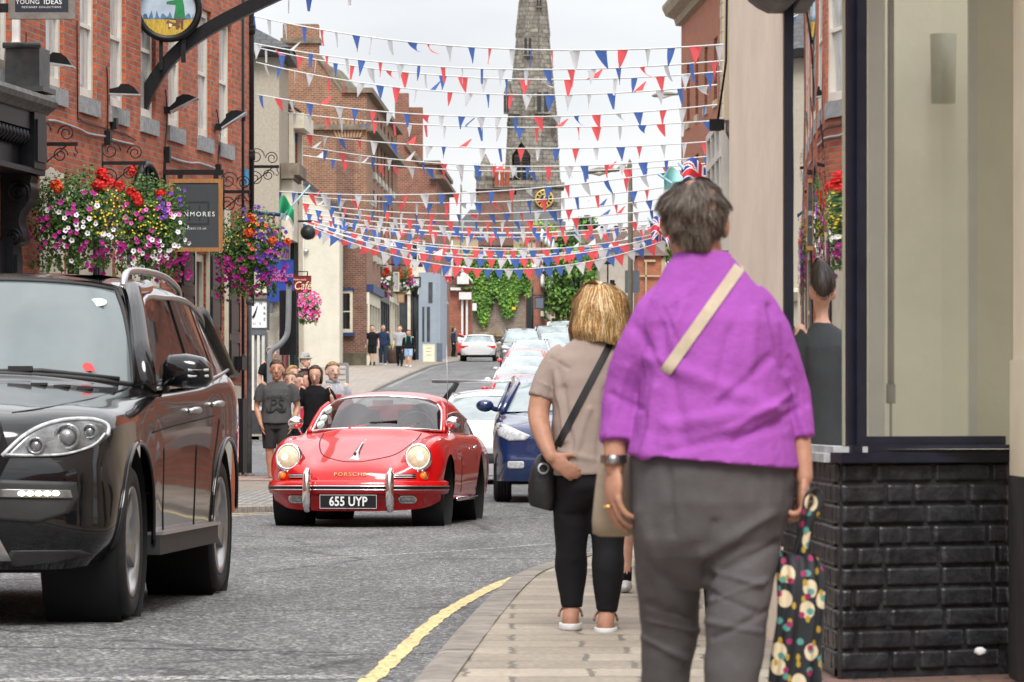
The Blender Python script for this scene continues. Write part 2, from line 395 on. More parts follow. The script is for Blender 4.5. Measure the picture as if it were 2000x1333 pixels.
# one large sheet to the horizon
b = MB(); rows = []
for y in [-200, -60, -20] + list(range(0, 320, 5)) + [340, 380, 420, 500, 700, 1000, 2500]:
 rows.append([V((x, y, gz(min(y, 900)) - .06)) for x in (-1500, -200, -40, -12, -6, 0, 6, 12, 40, 200, 1500)])
b.grid(rows, smooth=False); tag(b.build('ground', M_('town ground', (.16, .15, .13), .9, var=.3, vs=.5), origin=(0, 0, 0)), kind='structure')
strip('road', lambda y: -8.5 if 57.5 < y < 104 else min(lk(y), lk(58)) - 1 if y < 57.5 else lk2(y) - .8, lambda y: rk(y) + .6, -20, 300, 0, ASPHALT, 1.0, 4)
strip('side_road', lambda y: -40, lambda y: -8.4, 61, 101, .002, ASPHALT, 2.0, 4)
# raised pavements: top sheet plus kerb stones
strip('pavement', lambda y: rk(y) + .16, lambda y: rk(y) + 14, -20, 60, KH, PAVER, .5, 3)
strip('pavement', lambda y: rk(y) + .16, lambda y: rk(y) + 12, 60, 300, KH + .02, PAVER2, 2, 2)
strip('pavement', lambda y: -12, lambda y: lk(y) - .14, -20, 59, KH, PAVER2, .5, 3)
strip('pavement', lambda y: -40, lambda y: lk2(y) - .16, 103, 250, KH + .02, PAVER2, 1, 3)
def kerb(fn, side, y0, y1, step=.9, wd=.16, ht=KH):
 """worn kerb stones laid end to end; side=+1 pavement to the right"""
 b = MB(); y = y0; rnd = random.Random(3)
 while y < y1:
  y2 = min(y + step, y1); g = .006
  prof = []
  for yy in (y + g, (y + y2) / 2, y2 - g):
   x = fn(yy); z = gz(yy); j = rnd.uniform(-.004, .004)
   pts = [V((x, yy, z - .05)), V((x + side * .004 + j, yy, z + ht * .7)), V((x + side * .022, yy, z + ht - .002)), V((x + side * .05, yy, z + ht + .006 + j)), V((x + side * wd, yy, z + ht + .006 + j)), V((x + side * wd, yy, z - .05))]
   prof.append(pts)
  b.grid(prof, smooth=False, flip=side < 0, capa=True, capb=True); y = y2
 tag(b.build('kerb', KERBST, origin=(0, 0, 0)), kind='structure')
kerb(rk, 1, 6, 60); kerb(rk, 1, 60, 230, 2.0)
kerb(lk, -1, 10, 40.5); 
kerb(lk2, -1, 103, 250, 2.0, ht=KH + .03)
# kerb of the built-out corner runs round the bend: follow the polyline by arc length
def kerb_path(pts, wd=.15, ht=KH, step=.6):
 q = crom([V((x, y, 0)) for x, y in pts], 8); b = MB(); acc = []; 
 for i in range(len(q) - 1):
  a, c = q[i], q[i + 1]; d = (c - a).normalized(); n = V((-d.y, d.x, 0)) 
  pr = []
  for p in (a + d * .003, c - d * .003):
   z = gz(p.y)
   pr.append([V((p.x, p.y, z - .05)), V((p.x, p.y, z + ht * .8)) + n * .004, V((p.x, p.y, z + ht)) + n * .03, V((p.x, p.y, z + ht + .006)) + n * wd, V((p.x, p.y, z - .05)) + n * wd])
  b.grid(pr, smooth=False, capa=True, capb=True, flip=True)
 tag(b.build('kerb', KERBST, origin=(0, 0, 0)), kind='structure')
kerb_path([(-2.75, 40.6), (-2.35, 40.95), (-2.0, 41.4), (-1.78, 42.5), (-1.66, 46), (-1.75, 52), (-2.1, 56), (-3.0, 59), (-6, 60.5), (-12, 61)])
# pale setts in the corner, pavement slabs behind
b = MB(); pts = [(-4.6, 40.75), (-2.78, 40.85), (-2.32, 41.15), (-2.02, 41.7), (-1.88, 43), (-1.82, 47), (-2.6, 48.5), (-4.6, 47.6)]
b.add([V((x, y, KH + .006)) for x, y in pts], [tuple(range(len(pts)))]); tag(b.build('setts_paving', SETTS, origin=(0, 0, 0)), kind='structure')
b = MB(); pts = [(-6.5, 55.5), (-2.4, 55.2), (-3.2, 58.6), (-6.5, 59.8)]
b.add([V((x, y, KH + .006)) for x, y in pts], [tuple(range(len(pts)))]); tag(b.build('tactile_paving', brick_mat('pinkish tactile paving', hx('b59a8e'), hx('a88f86'), (.2, .17, .15), .4, .4, .02), origin=(0, 0, 0)), kind='structure')
b = MB(); b.add([V((1.0, 12.5, KH + .006)), V((4, 12.5, KH + .006)), V((4, 15.5, KH + .006)), V((1.15, 15.5, KH + .006)), V((1.06, 14.15, KH + .006))], [(0, 1, 2, 3, 4)])
tag(b.build('brick_paving', BRICKPAVE, origin=(0, 0, 0)), kind='structure')
# painted lines: ragged-edged sheets
def paint_mat(name, col, wear):
 m, t, b = nodes(name); N = t.nodes.new; Lk = t.links.new
 tc = N('ShaderNodeTexCoord'); n1 = N('ShaderNodeTexNoise'); n1.inputs['Scale'].default_value = 30; n1.inputs['Detail'].default_value = 8; n1.inputs['Roughness'].default_value = .75; Lk(tc.outputs['Object'], n1.inputs['Vector'])
 r = N('ShaderNodeMapRange'); r.inputs['From Min'].default_value = wear; r.inputs['From Max'].default_value = wear + .06; Lk(n1.outputs[0], r.inputs[0]); Lk(r.outputs[0], b.inputs['Alpha'])
 b.inputs['Roughness'].default_value = .7
 n2 = N('ShaderNodeTexNoise'); n2.inputs['Scale'].default_value = 8; n2.inputs['Detail'].default_value = 8; Lk(tc.outputs['Object'], n2.inputs['Vector'])
 rp = N('ShaderNodeValToRGB'); rp.color_ramp.elements[0].position = .3; rp.color_ramp.elements[1].position = .65
 rp.color_ramp.elements[0].color = rgb(tuple(c * .7 for c in col)); rp.color_ramp.elements[1].color = rgb(col); Lk(n2.outputs[0], rp.inputs[0]); Lk(rp.outputs[0], b.inputs['Base Color'])
 return m
YELLOW = paint_mat('worn yellow line paint', hx('dcc78e'), .40)
WHITEWORN = paint_mat('worn white line paint', hx('c9c8c2'), .50)
WHITELINE = paint_mat('white line paint', hx('d5d4ce'), .40)
def line(name, pts, wd, mat, dz=.004):
 q = crom([V((x, y, 0)) for x, y in pts], 14); rows = []; rnd = random.Random(5)
 for i, p in enumerate(q):
  d = (q[min(i + 1, len(q) - 1)] - q[max(i - 1, 0)]).normalized(); n = V((-d.y, d.x, 0)); z = gz(p.y) + dz
  rows.append([p + n * (wd / 2 + rnd.uniform(-.008, .008)) + V((0, 0, z)), p - n * (wd / 2 + rnd.uniform(-.008, .008)) + V((0, 0, z))])
 b = MB(); b.grid(rows, smooth=False); tag(b.build(name, mat, origin=(0, 0, 0)), kind='structure')
line('yellow_line', [(-.72, 11), (-.60, 13.5), (-.53, 15.15), (-.455, 17.3), (-.36, 19.75), (-.26, 21.4), (-.15, 22.9), (-.02, 24.3), (.15, 25.7), (.42, 27.7), (.88, 31), (1.22, 36), (1.58, 45)], .075, YELLOW)
line('yellow_line', [(-3.0, 38.5), (-2.72, 40.0), (-2.25, 40.6), (-1.85, 41.2), (-1.55, 43), (-1.45, 47)], .07, YELLOW)
line('yellow_line', [(-2.9, 38.0), (-2.62, 39.5), (-2.15, 40.1), (-1.75, 40.8), (-1.4, 43), (-1.3, 47)], .07, YELLOW)
line('white_line', [(-1.55, 27.5), (-1.0, 28.4), (-.3, 29.6), (.3, 31.0)], .09, WHITEWORN)
line('white_line', [(-2.0, 15.2), (-1.2, 15.35), (-.55, 15.42)], .22, WHITEWORN)
line('white_line', [(-4.55, 150), (-3.6, 172), (-2.5, 207)], .16, WHITEWORN)
for y0 in (112, 121, 130, 139):
 xx = lambda y: interp(y, [(100, -.75), (125, -1.05), (140, -.85), (170, -.6)])
 line('centre_line_dash', [(xx(y0), y0), (xx(y0 + 4), y0 + 4)], .18, WHITELINE)
line('tar_seam', [(-3.2, 17.6), (-1.6, 17.3), (-.7, 17.0)], .03, M_('black tar seam', (.015, .015, .016), .5, var=.3))
# ================================================================== BUILDING HELPERS
UP = V((0, 0, 1))
def facade(b, o, ax, nrm, W, H, ops, rev=.12, revmi=None):
 us = sorted(set([0, W] + [q for a in ops for q in a[:2]])); vs = sorted(set([0, H] + [q for a in ops for q in a[2:4]]))
 for i in range(len(us) - 1):
  for j in range(len(vs) - 1):
   uc, vc = (us[i] + us[i + 1]) / 2, (vs[j] + vs[j + 1]) / 2
   if any(a[0] < uc < a[1] and a[2] < vc < a[3] for a in ops): continue
   b.quad(o + ax * us[i] + UP * vs[j], o + ax * us[i + 1] + UP * vs[j], o + ax * us[i + 1] + UP * vs[j + 1], o + ax * us[i] + UP * vs[j + 1])
 keep = b.mi
 if revmi is not None: b.mi = revmi
 for a in ops:
  c = [o + ax * a[0] + UP * a[2], o + ax * a[1] + UP * a[2], o + ax * a[1] + UP * a[3], o + ax * a[0] + UP * a[3]]
  for k in range(4):
   p, q = c[k], c[(k + 1) % 4]; b.quad(q, p, p - nrm * rev, q - nrm * rev)
 b.mi = keep
def sash(parent, o, ax, nrm, a, rev, fm, pm, cols=1, rows=2, fw=.07, bar=.025, sill=None, sillm=None, curtain=None, name='window', so=.05, sdz=.0):
 """sliding sash window set back in its opening; window > pane, sill"""
 u0, u1, v0, v1 = a; b = MB(); q = o - nrm * rev
 g = .002
 def bx(c0, c1, d0, d1, e0, e1): b.obox(q, ax, nrm, UP, c0, c1, e0, e1, d0, d1)
 bx(u0 + g, u0 + fw, v0, v1 - g, 0, .055); bx(u1 - fw, u1 - g, v0, v1 - g, 0, .055)
 bx(u0 + fw, u1 - fw, v1 - fw, v1 - g, 0, .053); bx(u0 + fw, u1 - fw, v0 + g, v0 + fw * 1.3, 0, .053)
 vm = (v0 + v1) / 2
 if rows >= 2: bx(u0 + fw, u1 - fw, vm - .025, vm + .025, .003, .045)
 for k in range(1, cols):
  x = u0 + fw + (u1 - u0 - 2 * fw) * k / cols; bx(x - bar / 2, x + bar / 2, v0 + fw * 1.3, v1 - fw, .006, .03)
 if rows > 2:
  for k in range(1, rows):
   y = v0 + (v1 - v0) * k / rows
   if abs(y - vm) > .05: bx(u0 + fw, u1 - fw, y - bar / 2, y + bar / 2, .007, .028)
 f = b.build(name, fm, parent)
 b = MB(); b.quad(*[q + ax * x + UP * y + nrm * .012 for x, y in ((u0 + fw, v0 + fw), (u1 - fw, v0 + fw), (u1 - fw, v1 - fw), (u0 + fw, v1 - fw))]); b.build('pane', pm, f)
 if sill:
  b = MB(); b.obox(o, ax, nrm, UP, u0 - .06, u1 + .06, -rev + .003, so, v0 - sill + sdz, v0 - .003 + sdz); b.build('sill', sillm, f)
 return f
def curl(c, ax, up, r0, r1, a0, a1, n=20):
 return [c + (ax * math.cos(lerp(a0, a1, k / n)) + up * math.sin(lerp(a0, a1, k / n))) * lerp(r0, r1, k / n) for k in range(n + 1)]
# ================================================================== LEFT BRICK TOWN HOUSE
_n = math.hypot(1, .1245); WD = V((.1245 / _n, 1 / _n, 0)); WN = V((1 / _n, -.1245 / _n, 0))
W0 = V((-3.95, 62, 0)) - WD * 20          # near end of the modelled wall
def WY(px): return 62 * 1506 / (1996 - px)
def WU(px): return (WY(px) - W0.y) / WD.y
def WP(u, z, d=0): return W0 + WD * u + WN * d + UP * z
def wz(px, py): return 1 + (805 - py) * WY(px) / 8000
BRICKL = brick_mat('weathered orange red brick', hx('c2613a'), hx('984529'), hx('8d7c6f'), .225, .075, .010, .85, hx('a99f93'), .66, stain=.38, pscale=1.1)
PALEGLASS = M_('pale curtained pane', (.42, .43, .42), .12, var=.25, vs=3, stretch=(4, 4, 1), spec=.6)
SASHCREAM = M_('off white sash paint', (.63, .60, .53), .5, var=.12, vs=3)
bl = empty('brick_building', WP(10, 0), 0, 'long orange red brick house with tall cream sash windows on the left', 'building')
far = [125, 189, 246, 304, 356, 412, 452]
ops = []
for px in far:
 u1 = WU(px); ops.append((u1 - .95, u1, 4.92, 6.75))
ops2 = [(u - .95, u, 7.9, 9.5) for u in [WU(p) for p in far]]
gops = [(WU(376), WU(402), 1.55, 3.25), (WU(426) + .0, WU(438), 1.55, 3.25)]
extra = [(.6 + k * 1.8, 1.55 + k * 1.8, v0, v1) for k in range(3) for v0, v1 in ((4.92, 6.75), (7.9, 9.5))]
b = MB(); facade(b, W0, WD, WN, 20, 10.6, ops + ops2 + gops + extra, .11)
b.quad(WP(20, 0), WP(20, 0, -6), WP(20, 10.6, -6), WP(20, 10.6)); b.quad(WP(0, 0, -6), WP(0, 0), WP(0, 10.6), WP(0, 10.6, -6)); b.quad(WP(0, 10.6), WP(20, 10.6), WP(20, 10.6, -6), WP(0, 10.6, -6))
b.build('wall', BRICKL, bl)
for a in ops + ops2 + extra: sash(bl, W0, WD, WN, a, .11, SASHCREAM, PALEGLASS, 1, 2, .1, .03, .21, STONE, so=.04)
for a in gops: sash(bl, W0, WD, WN, a, .09, CREAMPAINT, WINDARK, 1, 2, .11, .03, .14, STONE)
# peeling cream paint on the lower wall
PEEL = M_('cream masonry paint', (.58, .54, .44), .8, var=.1, vs=3, bump=.006, bs=14)
b = MB(); rnd = random.Random(4)
def ragged(u0, u1, z0, z1, d, jag=.05, n=14):
 top = [WP(lerp(u0, u1, k / n), z1 + rnd.uniform(-jag, jag), d) for k in range(n + 1)]
 vs = [WP(u0, z0, d)] + [WP(u1, z0, d)] + top[::-1]
 b.add(vs, [tuple(range(len(vs)))])
for a in ((WU(76), WU(124), 0, 3.92, .006, .03), (WU(128), WU(190), 0, 3.75, .006, .06), (WU(376) - .3, WU(470), 0, 1.38, .006, .02, 10), (WU(437), WU(449), 3.4, 4.0, .006, .05, 4)): b = MB(); ragged(*a); b.build('painted_panel', PEEL, bl)
def shutter(u0, u1, v0, v1):
 b = MB(); b.obox(W0, WD, WN, UP, u0, u1, .01, .06, v0, v1)
 h = (v1 - v0) / 3
 for k in range(3):
  a, c = v0 + k * h + .05, v0 + (k + 1) * h - .05
  for (p0, p1, q0, q1) in ((u0 + .07, u0 + .10, a, c), (u1 - .10, u1 - .07, a, c), (u0 + .10, u1 - .10, a, a + .03), (u0 + .10, u1 - .10, c - .03, c)):
   b.obox(W0, WD, WN, UP, p0, p1, .06, .075, q0, q1)
  b.obox(W0, WD, WN, UP, u0 + .14, u1 - .14, .06, .07, a + .07, c - .07)
 b.build('shutter', BLACKPAINT, bl)
for p0, p1 in ((346, 373), (403, 425), (440, 461)): shutter(WU(p0), WU(p1), 1.5, 3.3)
for p0, p1 in ((230, 244), (262, 272), (130, 140), (180, 190)): shutter(WU(p0), WU(p1) + .15, 1.2, 3.2)
for p0, p1 in ((376, 402), (426, 438)):
 b = MB()
 for q in (WU(p0) - .07, WU(p1) - .0): b.obox(W0, WD, WN, UP, q, q + .09, .0, .05, 1.55, 3.36)
 b.obox(W0, WD, WN, UP, WU(p0) - .08, WU(p1) + .1, .0, .08, 3.361, 3.52)
 b.build('window_surround', CREAMPAINT, bl)
for u in (WU(196), WU(225), WU(252), WU(290)): b = MB(); b.obox(W0, WD, WN, UP, u, u + .22, .0, .1, 0, 3.3); b.build('pilaster', CREAMPAINT, bl)
# arched fanlight over the door
b = MB(); c = WP(WU(283), 3.35, .03); b.tube(curl(c, WD, UP, .95, .95, 0, math.pi, 24), .05, 6)
for k in range(1, 8):
 a = math.pi * k / 8; b.tube([c + (WD * math.cos(a) + UP * math.sin(a)) * .2, c + (WD * math.cos(a) + UP * math.sin(a)) * .92], .016, 4)
b.tube(curl(c, WD, UP, .45, .45, 0, math.pi, 16), .018, 5)
b.build('fanlight', BLACKPAINT, bl)
b = MB(); b.add([c - WN * .02] + curl(c - WN * .02, WD, UP, .93, .93, 0, math.pi, 24), [tuple([0] + list(range(1, 26)))]); b.build('fanlight_pane', M_('fanlight glass', (.07, .07, .075), .1, var=.4, vs=4), bl)
b = MB(); b.obox(W0, WD, WN, UP, WU(283) - .85, WU(283) + .85, .0, .03, 0, 3.3); b.build('door', BLACKPAINT, bl)
# wall cables / conduit
b = MB()
for pts in ([(90, 236), (108, 238), (150, 253), (168, 262), (200, 267)], [(206, 268), (218, 274), (256, 283)], [(322, 305), (345, 314), (370, 319), (385, 319), (415, 329)]):
 b = MB(); b.tube(crom([WP(WU(x), wz(x, y), .03) for x, y in pts], 5), .017, 6); b.build('conduit', M_('grey conduit', (.30, .30, .31), .45, .3, var=.2), bl)
b = MB()
for pts in ([(147, 40), (148, 215), (152, 232), (165, 240), (205, 252)], [(205, 130), (207, 180), (206, 270)], [(320, 175), (323, 230), (318, 300)], [(420, 215), (427, 265), (421, 335)], [(205, 252), (240, 262), (262, 275)]):
 b = MB(); b.tube(crom([WP(WU(x), wz(x, y), .02) for x, y in pts], 4), .009, 5); b.build('cable', BLACKIRON, bl)
b = MB()
for x, y, w_, h_ in ((205, 270, .12, .18), (217, 242, .12, .14), (321, 303, .1, .22), (421, 332, .08, .16)):
 b.obox(WP(WU(x), wz(x, y), 0), WD, WN, UP, -w_ / 2, w_ / 2, .0, .08, -h_ / 2, h_ / 2); b.build('junction_box', BLACKIRON, bl); b = MB()
# black down-pipes at the end of the wall: things of their own fixed to it
def downpipe(px, Yp, d, r, z0, z1, label, mats, joints):
 t = empty('drain_pipe', P(px, 805 + 8000 / Yp, Yp), 0, label, 'drain pipe')
 x = (px - 1000) / 8000 * Yp; b = MB(); b.tube([(x, Yp, z0), (x, Yp, z1)], r, 12)
 b.build('pipe', mats, t)
 b = MB()
 for z in joints:
  b.lathe([(r, z - .1), (r * 1.32, z - .09), (r * 1.32, z - .02), (r * 1.2, z), (r * 1.32, z + .02), (r * 1.32, z + .05), (r, z + .06)], 12, Matrix.Translation((x, Yp, 0)))
  b.box((x - .05, Yp + .05, z - .05), (.2, .03, .06))
 b.build('collar', BLACKIRON, t)
downpipe(470.5, 61.3, .1, .055, .07, 10.4, 'black drain pipe with grey foot on the brick wall, left of its pair', BLACKPAINT, (1.8, 3.4, 5.45, 8.0))
downpipe(490, 61.9, .1, .05, 2.6, 10.2, 'tall black drain pipe at the corner of the brick wall, right of its pair', BLACKPAINT, (3.3, 4.9, 6.8, 8.6))
t = empty('steel_post', (P(487, 0, 59.0).x, 59.0, KH), 0, 'plain grey steel post standing on the pavement below the pipes', 'post')
b = MB(); b.tube([(t.location.x, 59.0, KH), (t.location.x, 59.0, 2.62)], .037, 12); b.build('shaft', LEADGREY, t)
b = MB(); b.lathe([(.037, 2.55), (.05, 2.56), (.05, 2.62), (.0, 2.66)], 12, Matrix.Translation((t.location.x, 59.0, 0))); b.build('cap', LEADGREY, t); b = MB(); b.lathe([(.075, KH + .003), (.075, KH + .03), (.037, KH + .05)], 12, Matrix.Translation((t.location.x, 59.0, 0))); b.build('foot', LEADGREY, t)
b = MB(); q = P(482, 347, 61.6); b.box(q, (.05, .22, .24)); tag(b.build('wall_plaque', M_('bright blue plaque', (.04, .28, .52), .4), None), 'small bright blue plaque fixed between the two black drain pipes', 'plaque')
b = MB(); b.obox(W0, WD, WN, UP, WU(452), WU(470), .02, .16, 1.62, 1.82); b.obox(W0, WD, WN, UP, WU(456), WU(468), .02, .14, .1, 1.2); tag(b.build('meter_box', BLACKIRON), 'black meter box low on the cream wall by the drain pipes', 'utility box')
# ------------------------------------------------------------------ black shop front at the far left
sf = empty('shopfront', (-5.9, 46.5, 0), 0, 'carved black timber shop front with scroll console at the far left edge', 'shop front')
SHOPBLACK = M_('dark blue black shop paint', (.009, .010, .013), .45, spec=.25, var=.35, vs=9, bump=.001, bs=25)
u = lambda Y: (Y - W0.y) / WD.y
b = MB()
b.obox(W0, WD, WN, UP, u(46.75), u(47.15), 0, .16, 0, 3.0)                     # pilaster
b.obox(W0, WD, WN, UP, u(46.82), u(47.08), .16, .19, .5, 2.8)
b.obox(W0, WD, WN, UP, u(42), u(46.75), 0, .07, 0, 2.95)
b.build('pilaster', SHOPBLACK, sf)
# console: scrolled profile in the (projection, height) plane extruded along the wall
prof = []
for d, z in ((0, 3.72), (.34, 3.72), (.345, 3.62), (.36, 3.55), (.345, 3.44), (.30, 3.36), (.24, 3.29), (.215, 3.2), (.225, 3.12), (.255, 3.05), (.26, 2.98), (.225, 2.92), (.16, 2.9), (.13, 2.82), (.09, 2.72), (0, 2.7)): prof.append((d, z))
pv = [V((a, 0, c)) for a, c in prof]; pp = [(p.x, p.z) for p in crom(pv, 3)]
Mf = Matrix(((WN.x, WD.x, 0, WP(u(46.78), 0).x), (WN.y, WD.y, 0, WP(u(46.78), 0).y), (0, 0, 1, 0), (0, 0, 0, 1)))
b = MB(); b.prism(pp, Mf, 0, .36)
for sidev in (-.012, .372):
 for cx, cz, r0 in ((.20, 3.5, .14), (.14, 3.0, .10)):
  cc = WP(u(46.78) + sidev, cz, cx); b.tube(curl(cc, WN, UP, r0, .012, -.5, 4.2 * math.pi, 60), [lerp(.016, .008, k / 60) for k in range(61)], 5)
b.lathe([(0, -.015), (.1, -.015), (.1, .375), (0, .375)], 18, Mf @ Matrix.Translation((.245, 0, 3.52)) @ Matrix.Rotation(R(-90), 4, 'X'))
b.lathe([(0, -.015), (.07, -.015), (.07, .375), (0, .375)], 18, Mf @ Matrix.Translation((.19, 0, 2.985)) @ Matrix.Rotation(R(-90), 4, 'X'))
b.build('console', SHOPBLACK, sf)
b = MB()
b.obox(W0, WD, WN, UP, u(42), u(47.3), 0, .40, 3.72, 3.78); b.obox(W0, WD, WN, UP, u(46.7), u(47.25), 0, .42, 3.78, 4.42)
b.obox(W0, WD, WN, UP, u(46.76), u(47.19), .42, .445, 3.86, 4.34)
b.obox(W0, WD, WN, UP, u(42), u(46.7), 0, .25, 3.78, 4.1); b.obox(W0, WD, WN, UP, u(42), u(46.7), 0, .30, 4.1, 4.22); b.obox(W0, WD, WN, UP, u(42), u(46.7), 0, .38, 4.22, 4.42)
for k in range(26):      # carved drops under the cornice
 uu = u(46.6) - k * .16
 b.tube([WP(uu, 4.2, .325), WP(uu, 4.12, .33), WP(uu, 4.02, .29)], [.05, .06, .012], 7)
b.build('fascia', SHOPBLACK, sf)
b = MB(); pc = [(0, 4.42), (.42, 4.42), (.46, 4.46), (.52, 4.5), (.54, 4.56), (.5, 4.62), (.02, 4.66)]
Mc = Matrix(((WN.x, WD.x, 0, WP(u(42), 0).x), (WN.y, WD.y, 0, WP(u(42), 0).y), (0, 0, 1, 0), (0, 0, 0, 1))); b.prism(pc, Mc, 0, u(47.35) - u(42))
b.build('cornice', M_('weathered stone capping', (.10, .10, .095), .75, var=.45, vs=7, bump=.006), sf)
b = MB()
b.obox(W0, WD, WN, UP, u(46.85), u(47.35), .04, .44, 4.66, 5.17); b.tube([WP(u(46.83), 5.19, .02), WP(u(46.83), 5.19, .46)], .035, 8); b.obox(W0, WD, WN, UP, u(46.8), u(47.4), .0, .5, 4.661, 4.72)
b.build('lead_box', M_('stained lead', (.055, .062, .07), .45, .3, var=.5, vs=5, col2=(.11, .115, .11)), sf)
# ------------------------------------------------------------------ flood lamps on the wall
def flood(px, py, tilt, Yw, label, s=1.0):
 base = P(px, py, Yw); t = empty('floodlight', base, 0, label, 'flood lamp', 'black flood lamps on the brick wall')
 Mt = Matrix.Translation(base) @ Matrix.Rotation(R(-tilt), 4, 'Y') @ Matrix.Scale(s, 4)
 pr = [(0, 0), (.02, .05), (.13, .08), (.16, .12), (.26, .12), (.33, .08), (.40, 0)]
 b = MB(); b.prism(pr, Mt, -.13, .13); b.box(Mt @ V((-.03, 0, .03)), (.08, .2, .09)); b.build('housing', BLACKPAINT, t)
 b = MB(); b.obox(Mt @ V((0, 0, 0)), (Mt.to_3x3() @ V((1, 0, 0))).normalized(), V((0, 1, 0)), (Mt.to_3x3() @ V((0, 0, 1))).normalized(), .0, .42 * s, -.15 * s, .15 * s, -.022, -.004); b.build('glass', M_('lamp glass', (.35, .36, .37), .15, var=.2), t)
 b = MB(); b.tube([Mt @ V((-.06, 0, .03)), base + V((-.16, .1, .03)), base + V((-.17, .1, .25))], .016, 6); b.box(base + V((-.17, .1, .12)), (.03, .05, .45)); b.build('bracket', BLACKIRON, t)
flood(213, 183, -2, 52.5, 'black flood lamp held level on the wall, right of the shop front')
flood(333, 218, 27, 55.8, 'black flood lamp tilted upward, middle one right of the curved arm')
flood(433, 250, 33, 59.2, 'black flood lamp tilted upward, nearest the drain pipes')
flood(76, 120, -8, 47.9, 'black flood lamp partly hidden behind the lead box')
# ------------------------------------------------------------------ hanging signs
def board_sign(name, Y, x0, x1, y0, y1, th, fm, pm, fw, label, cat='sign', outer=True):
 """framed board facing the camera given by photo-measured corners at distance Y"""
 a, c = P(x0, y1, Y), P(x1, y0, Y); t = empty(name, V(((a.x + c.x) / 2, Y, a.z)), 0, label, cat)
 b = MB()
 for (p, q, r_, s_) in ((a.x, c.x, a.z, a.z + fw), (a.x, c.x, c.z - fw, c.z), (a.x, a.x + fw, a.z + fw, c.z - fw), (c.x - fw, c.x, a.z + fw, c.z - fw)):
  b.box(((p + q) / 2, Y, (r_ + s_) / 2), (q - p, th, s_ - r_))
 b.build('frame', fm, t)
 b = MB(); b.box(((a.x + c.x) / 2, Y, (a.z + c.z) / 2), (c.x - a.x - 2 * fw, th * .6, c.z - a.z - 2 * fw)); b.build('panel', pm, t)
 return t
FACE = lambda p: Matrix(((1, 0, 0, p.x), (0, 0, -1, p.y), (0, 1, 0, p.z), (0, 0, 0, 1)))   # text plane facing the camera
SIGNWHITE = M_('sign white', (.75, .75, .73), .5, var=0)
NAVY = M_('dark navy sign board', (.016, .022, .035), .45, var=.1)
t = board_sign('hanging_sign', 46.2, 17, 147, -75, 38, .07, M_('grey stone coloured frame', (.17, .155, .14), .7, var=.25, vs=9), NAVY, .075, 'dark navy hanging sign of a clothes shop, cut by the top edge', 'shop sign')
b = MB(); b.text('YOUNG', .070, FACE(P(54, 4.5, 46.2 - .024)), spacing=1.1); b.text('IDEAS', .073, FACE(P(103, 4.5, 46.2 - .024)), spacing=1.1, offset=.0008); b.text('DESIGNER COLLECTIONS', .031, FACE(P(81, 14.5, 46.2 - .024)), spacing=1.3); b.build('lettering', SIGNWHITE, t)
b = MB(); b.obox(P(12, 16, 46.2), V((1, 0, 0)), V((0, 1, 0)), UP, -.9, .03, -.02, .02, -.05, .05); b.build('bracket', BLACKIRON, t)
b = MB(); q = P(28, 58, 47.4); b.box(q, (.12, .16, .3)); b.box(q + V((0, -.03, -.2)), (.17, .2, .1)); tag(b.build('alarm_box', M_('white plastic', (.7, .7, .69), .4, var=.1)), 'white alarm box under the navy hanging sign', 'alarm box')
WOOD = M_('oak frame wood', hx('9a6c3e'), .55, var=.3, vs=5, stretch=(12, 12, 1))
t = board_sign('hanging_sign', 55.6, 331, 435, 350, 492, .07, WOOD, M_('charcoal sign board', hx('3a3e42'), .5, var=.08), .055, 'charcoal hanging sign in an oak frame between the flower baskets', 'shop sign')
b = MB(); b.text('DENMORES', .088, FACE(P(379, 419, 55.6 - .024)), spacing=1.35, offset=.0004); b.text('DENMORES.CO.UK', .036, FACE(P(377, 447, 55.6 - .024)), spacing=1.25); b.build('lettering', SIGNWHITE, t)
b = MB(); q = P(380, 417, 55.6 - .022)
for p0, p1, z0, z1 in ((-.2, .2, -.16, -.135), (-.2, .2, .135, .16), (-.2, -.175, -.135, .135), (.175, .2, -.135, .135), (-.08, -.06, -.1, .1), (.06, .08, -.1, .1)): b.obox(q, V((1, 0, 0)), V((0, 1, 0)), UP, p0, p1, -.001, .004, z0, z1)
b.build('emblem', M_('darker sign grey', hx('25282b'), .5, var=0), t)
b = MB(); b.obox(P(319, 337, 55.65), V((1, 0, 0)), V((0, 1, 0)), UP, 0, .82, -.03, .03, -.035, .035); b.obox(P(320, 345, 55.7), V((1, 0, 0)), V((0, 1, 0)), UP, -.03, .03, -.03, .03, -.35, .2)
for x in (352, 422): b.obox(P(x, 345, 55.62), V((1, 0, 0)), V((0, 1, 0)), UP, -.035, .035, -.02, .02, -.08, .03)
b.tube([P(437, 345, 55.65), P(470, 372, 56.5)], .006, 4); b.build('bracket', BLACKIRON, t)
# round painted pub sign over the arched street beam
ps = empty('pub_sign', P(329, 82, 54.8), 0, 'round painted pub sign with a thick black rim above the curved beam', 'pub sign')
pc_ = P(329, 17, 54.8); rr = 66 / 8000 * 54.8; RX = Matrix.Translation(pc_) @ Matrix.Rotation(R(90), 4, 'X')
b = MB(); b.lathe([(rr * .81, .05), (rr * .84, .075), (rr * .97, .075), (rr, .05), (rr, -.05), (rr * .97, -.075), (rr * .84, -.075), (rr * .81, -.05)], 48, RX); b.build('rim', BLACKPAINT, ps)
def pic(b, pts, mi, d):
 b.mi = mi; b.add([pc_ + V((x * rr, -.02 - d, y * rr)) for x, y in pts], [tuple(range(len(pts)))])
FIELD = M_('painted wheat field', hx('b99a3c'), .6, var=.35, vs=30, stretch=(3, 1, .6)); PSKY = M_('painted sky', hx('a9b9c8'), .6, var=.2, vs=3)
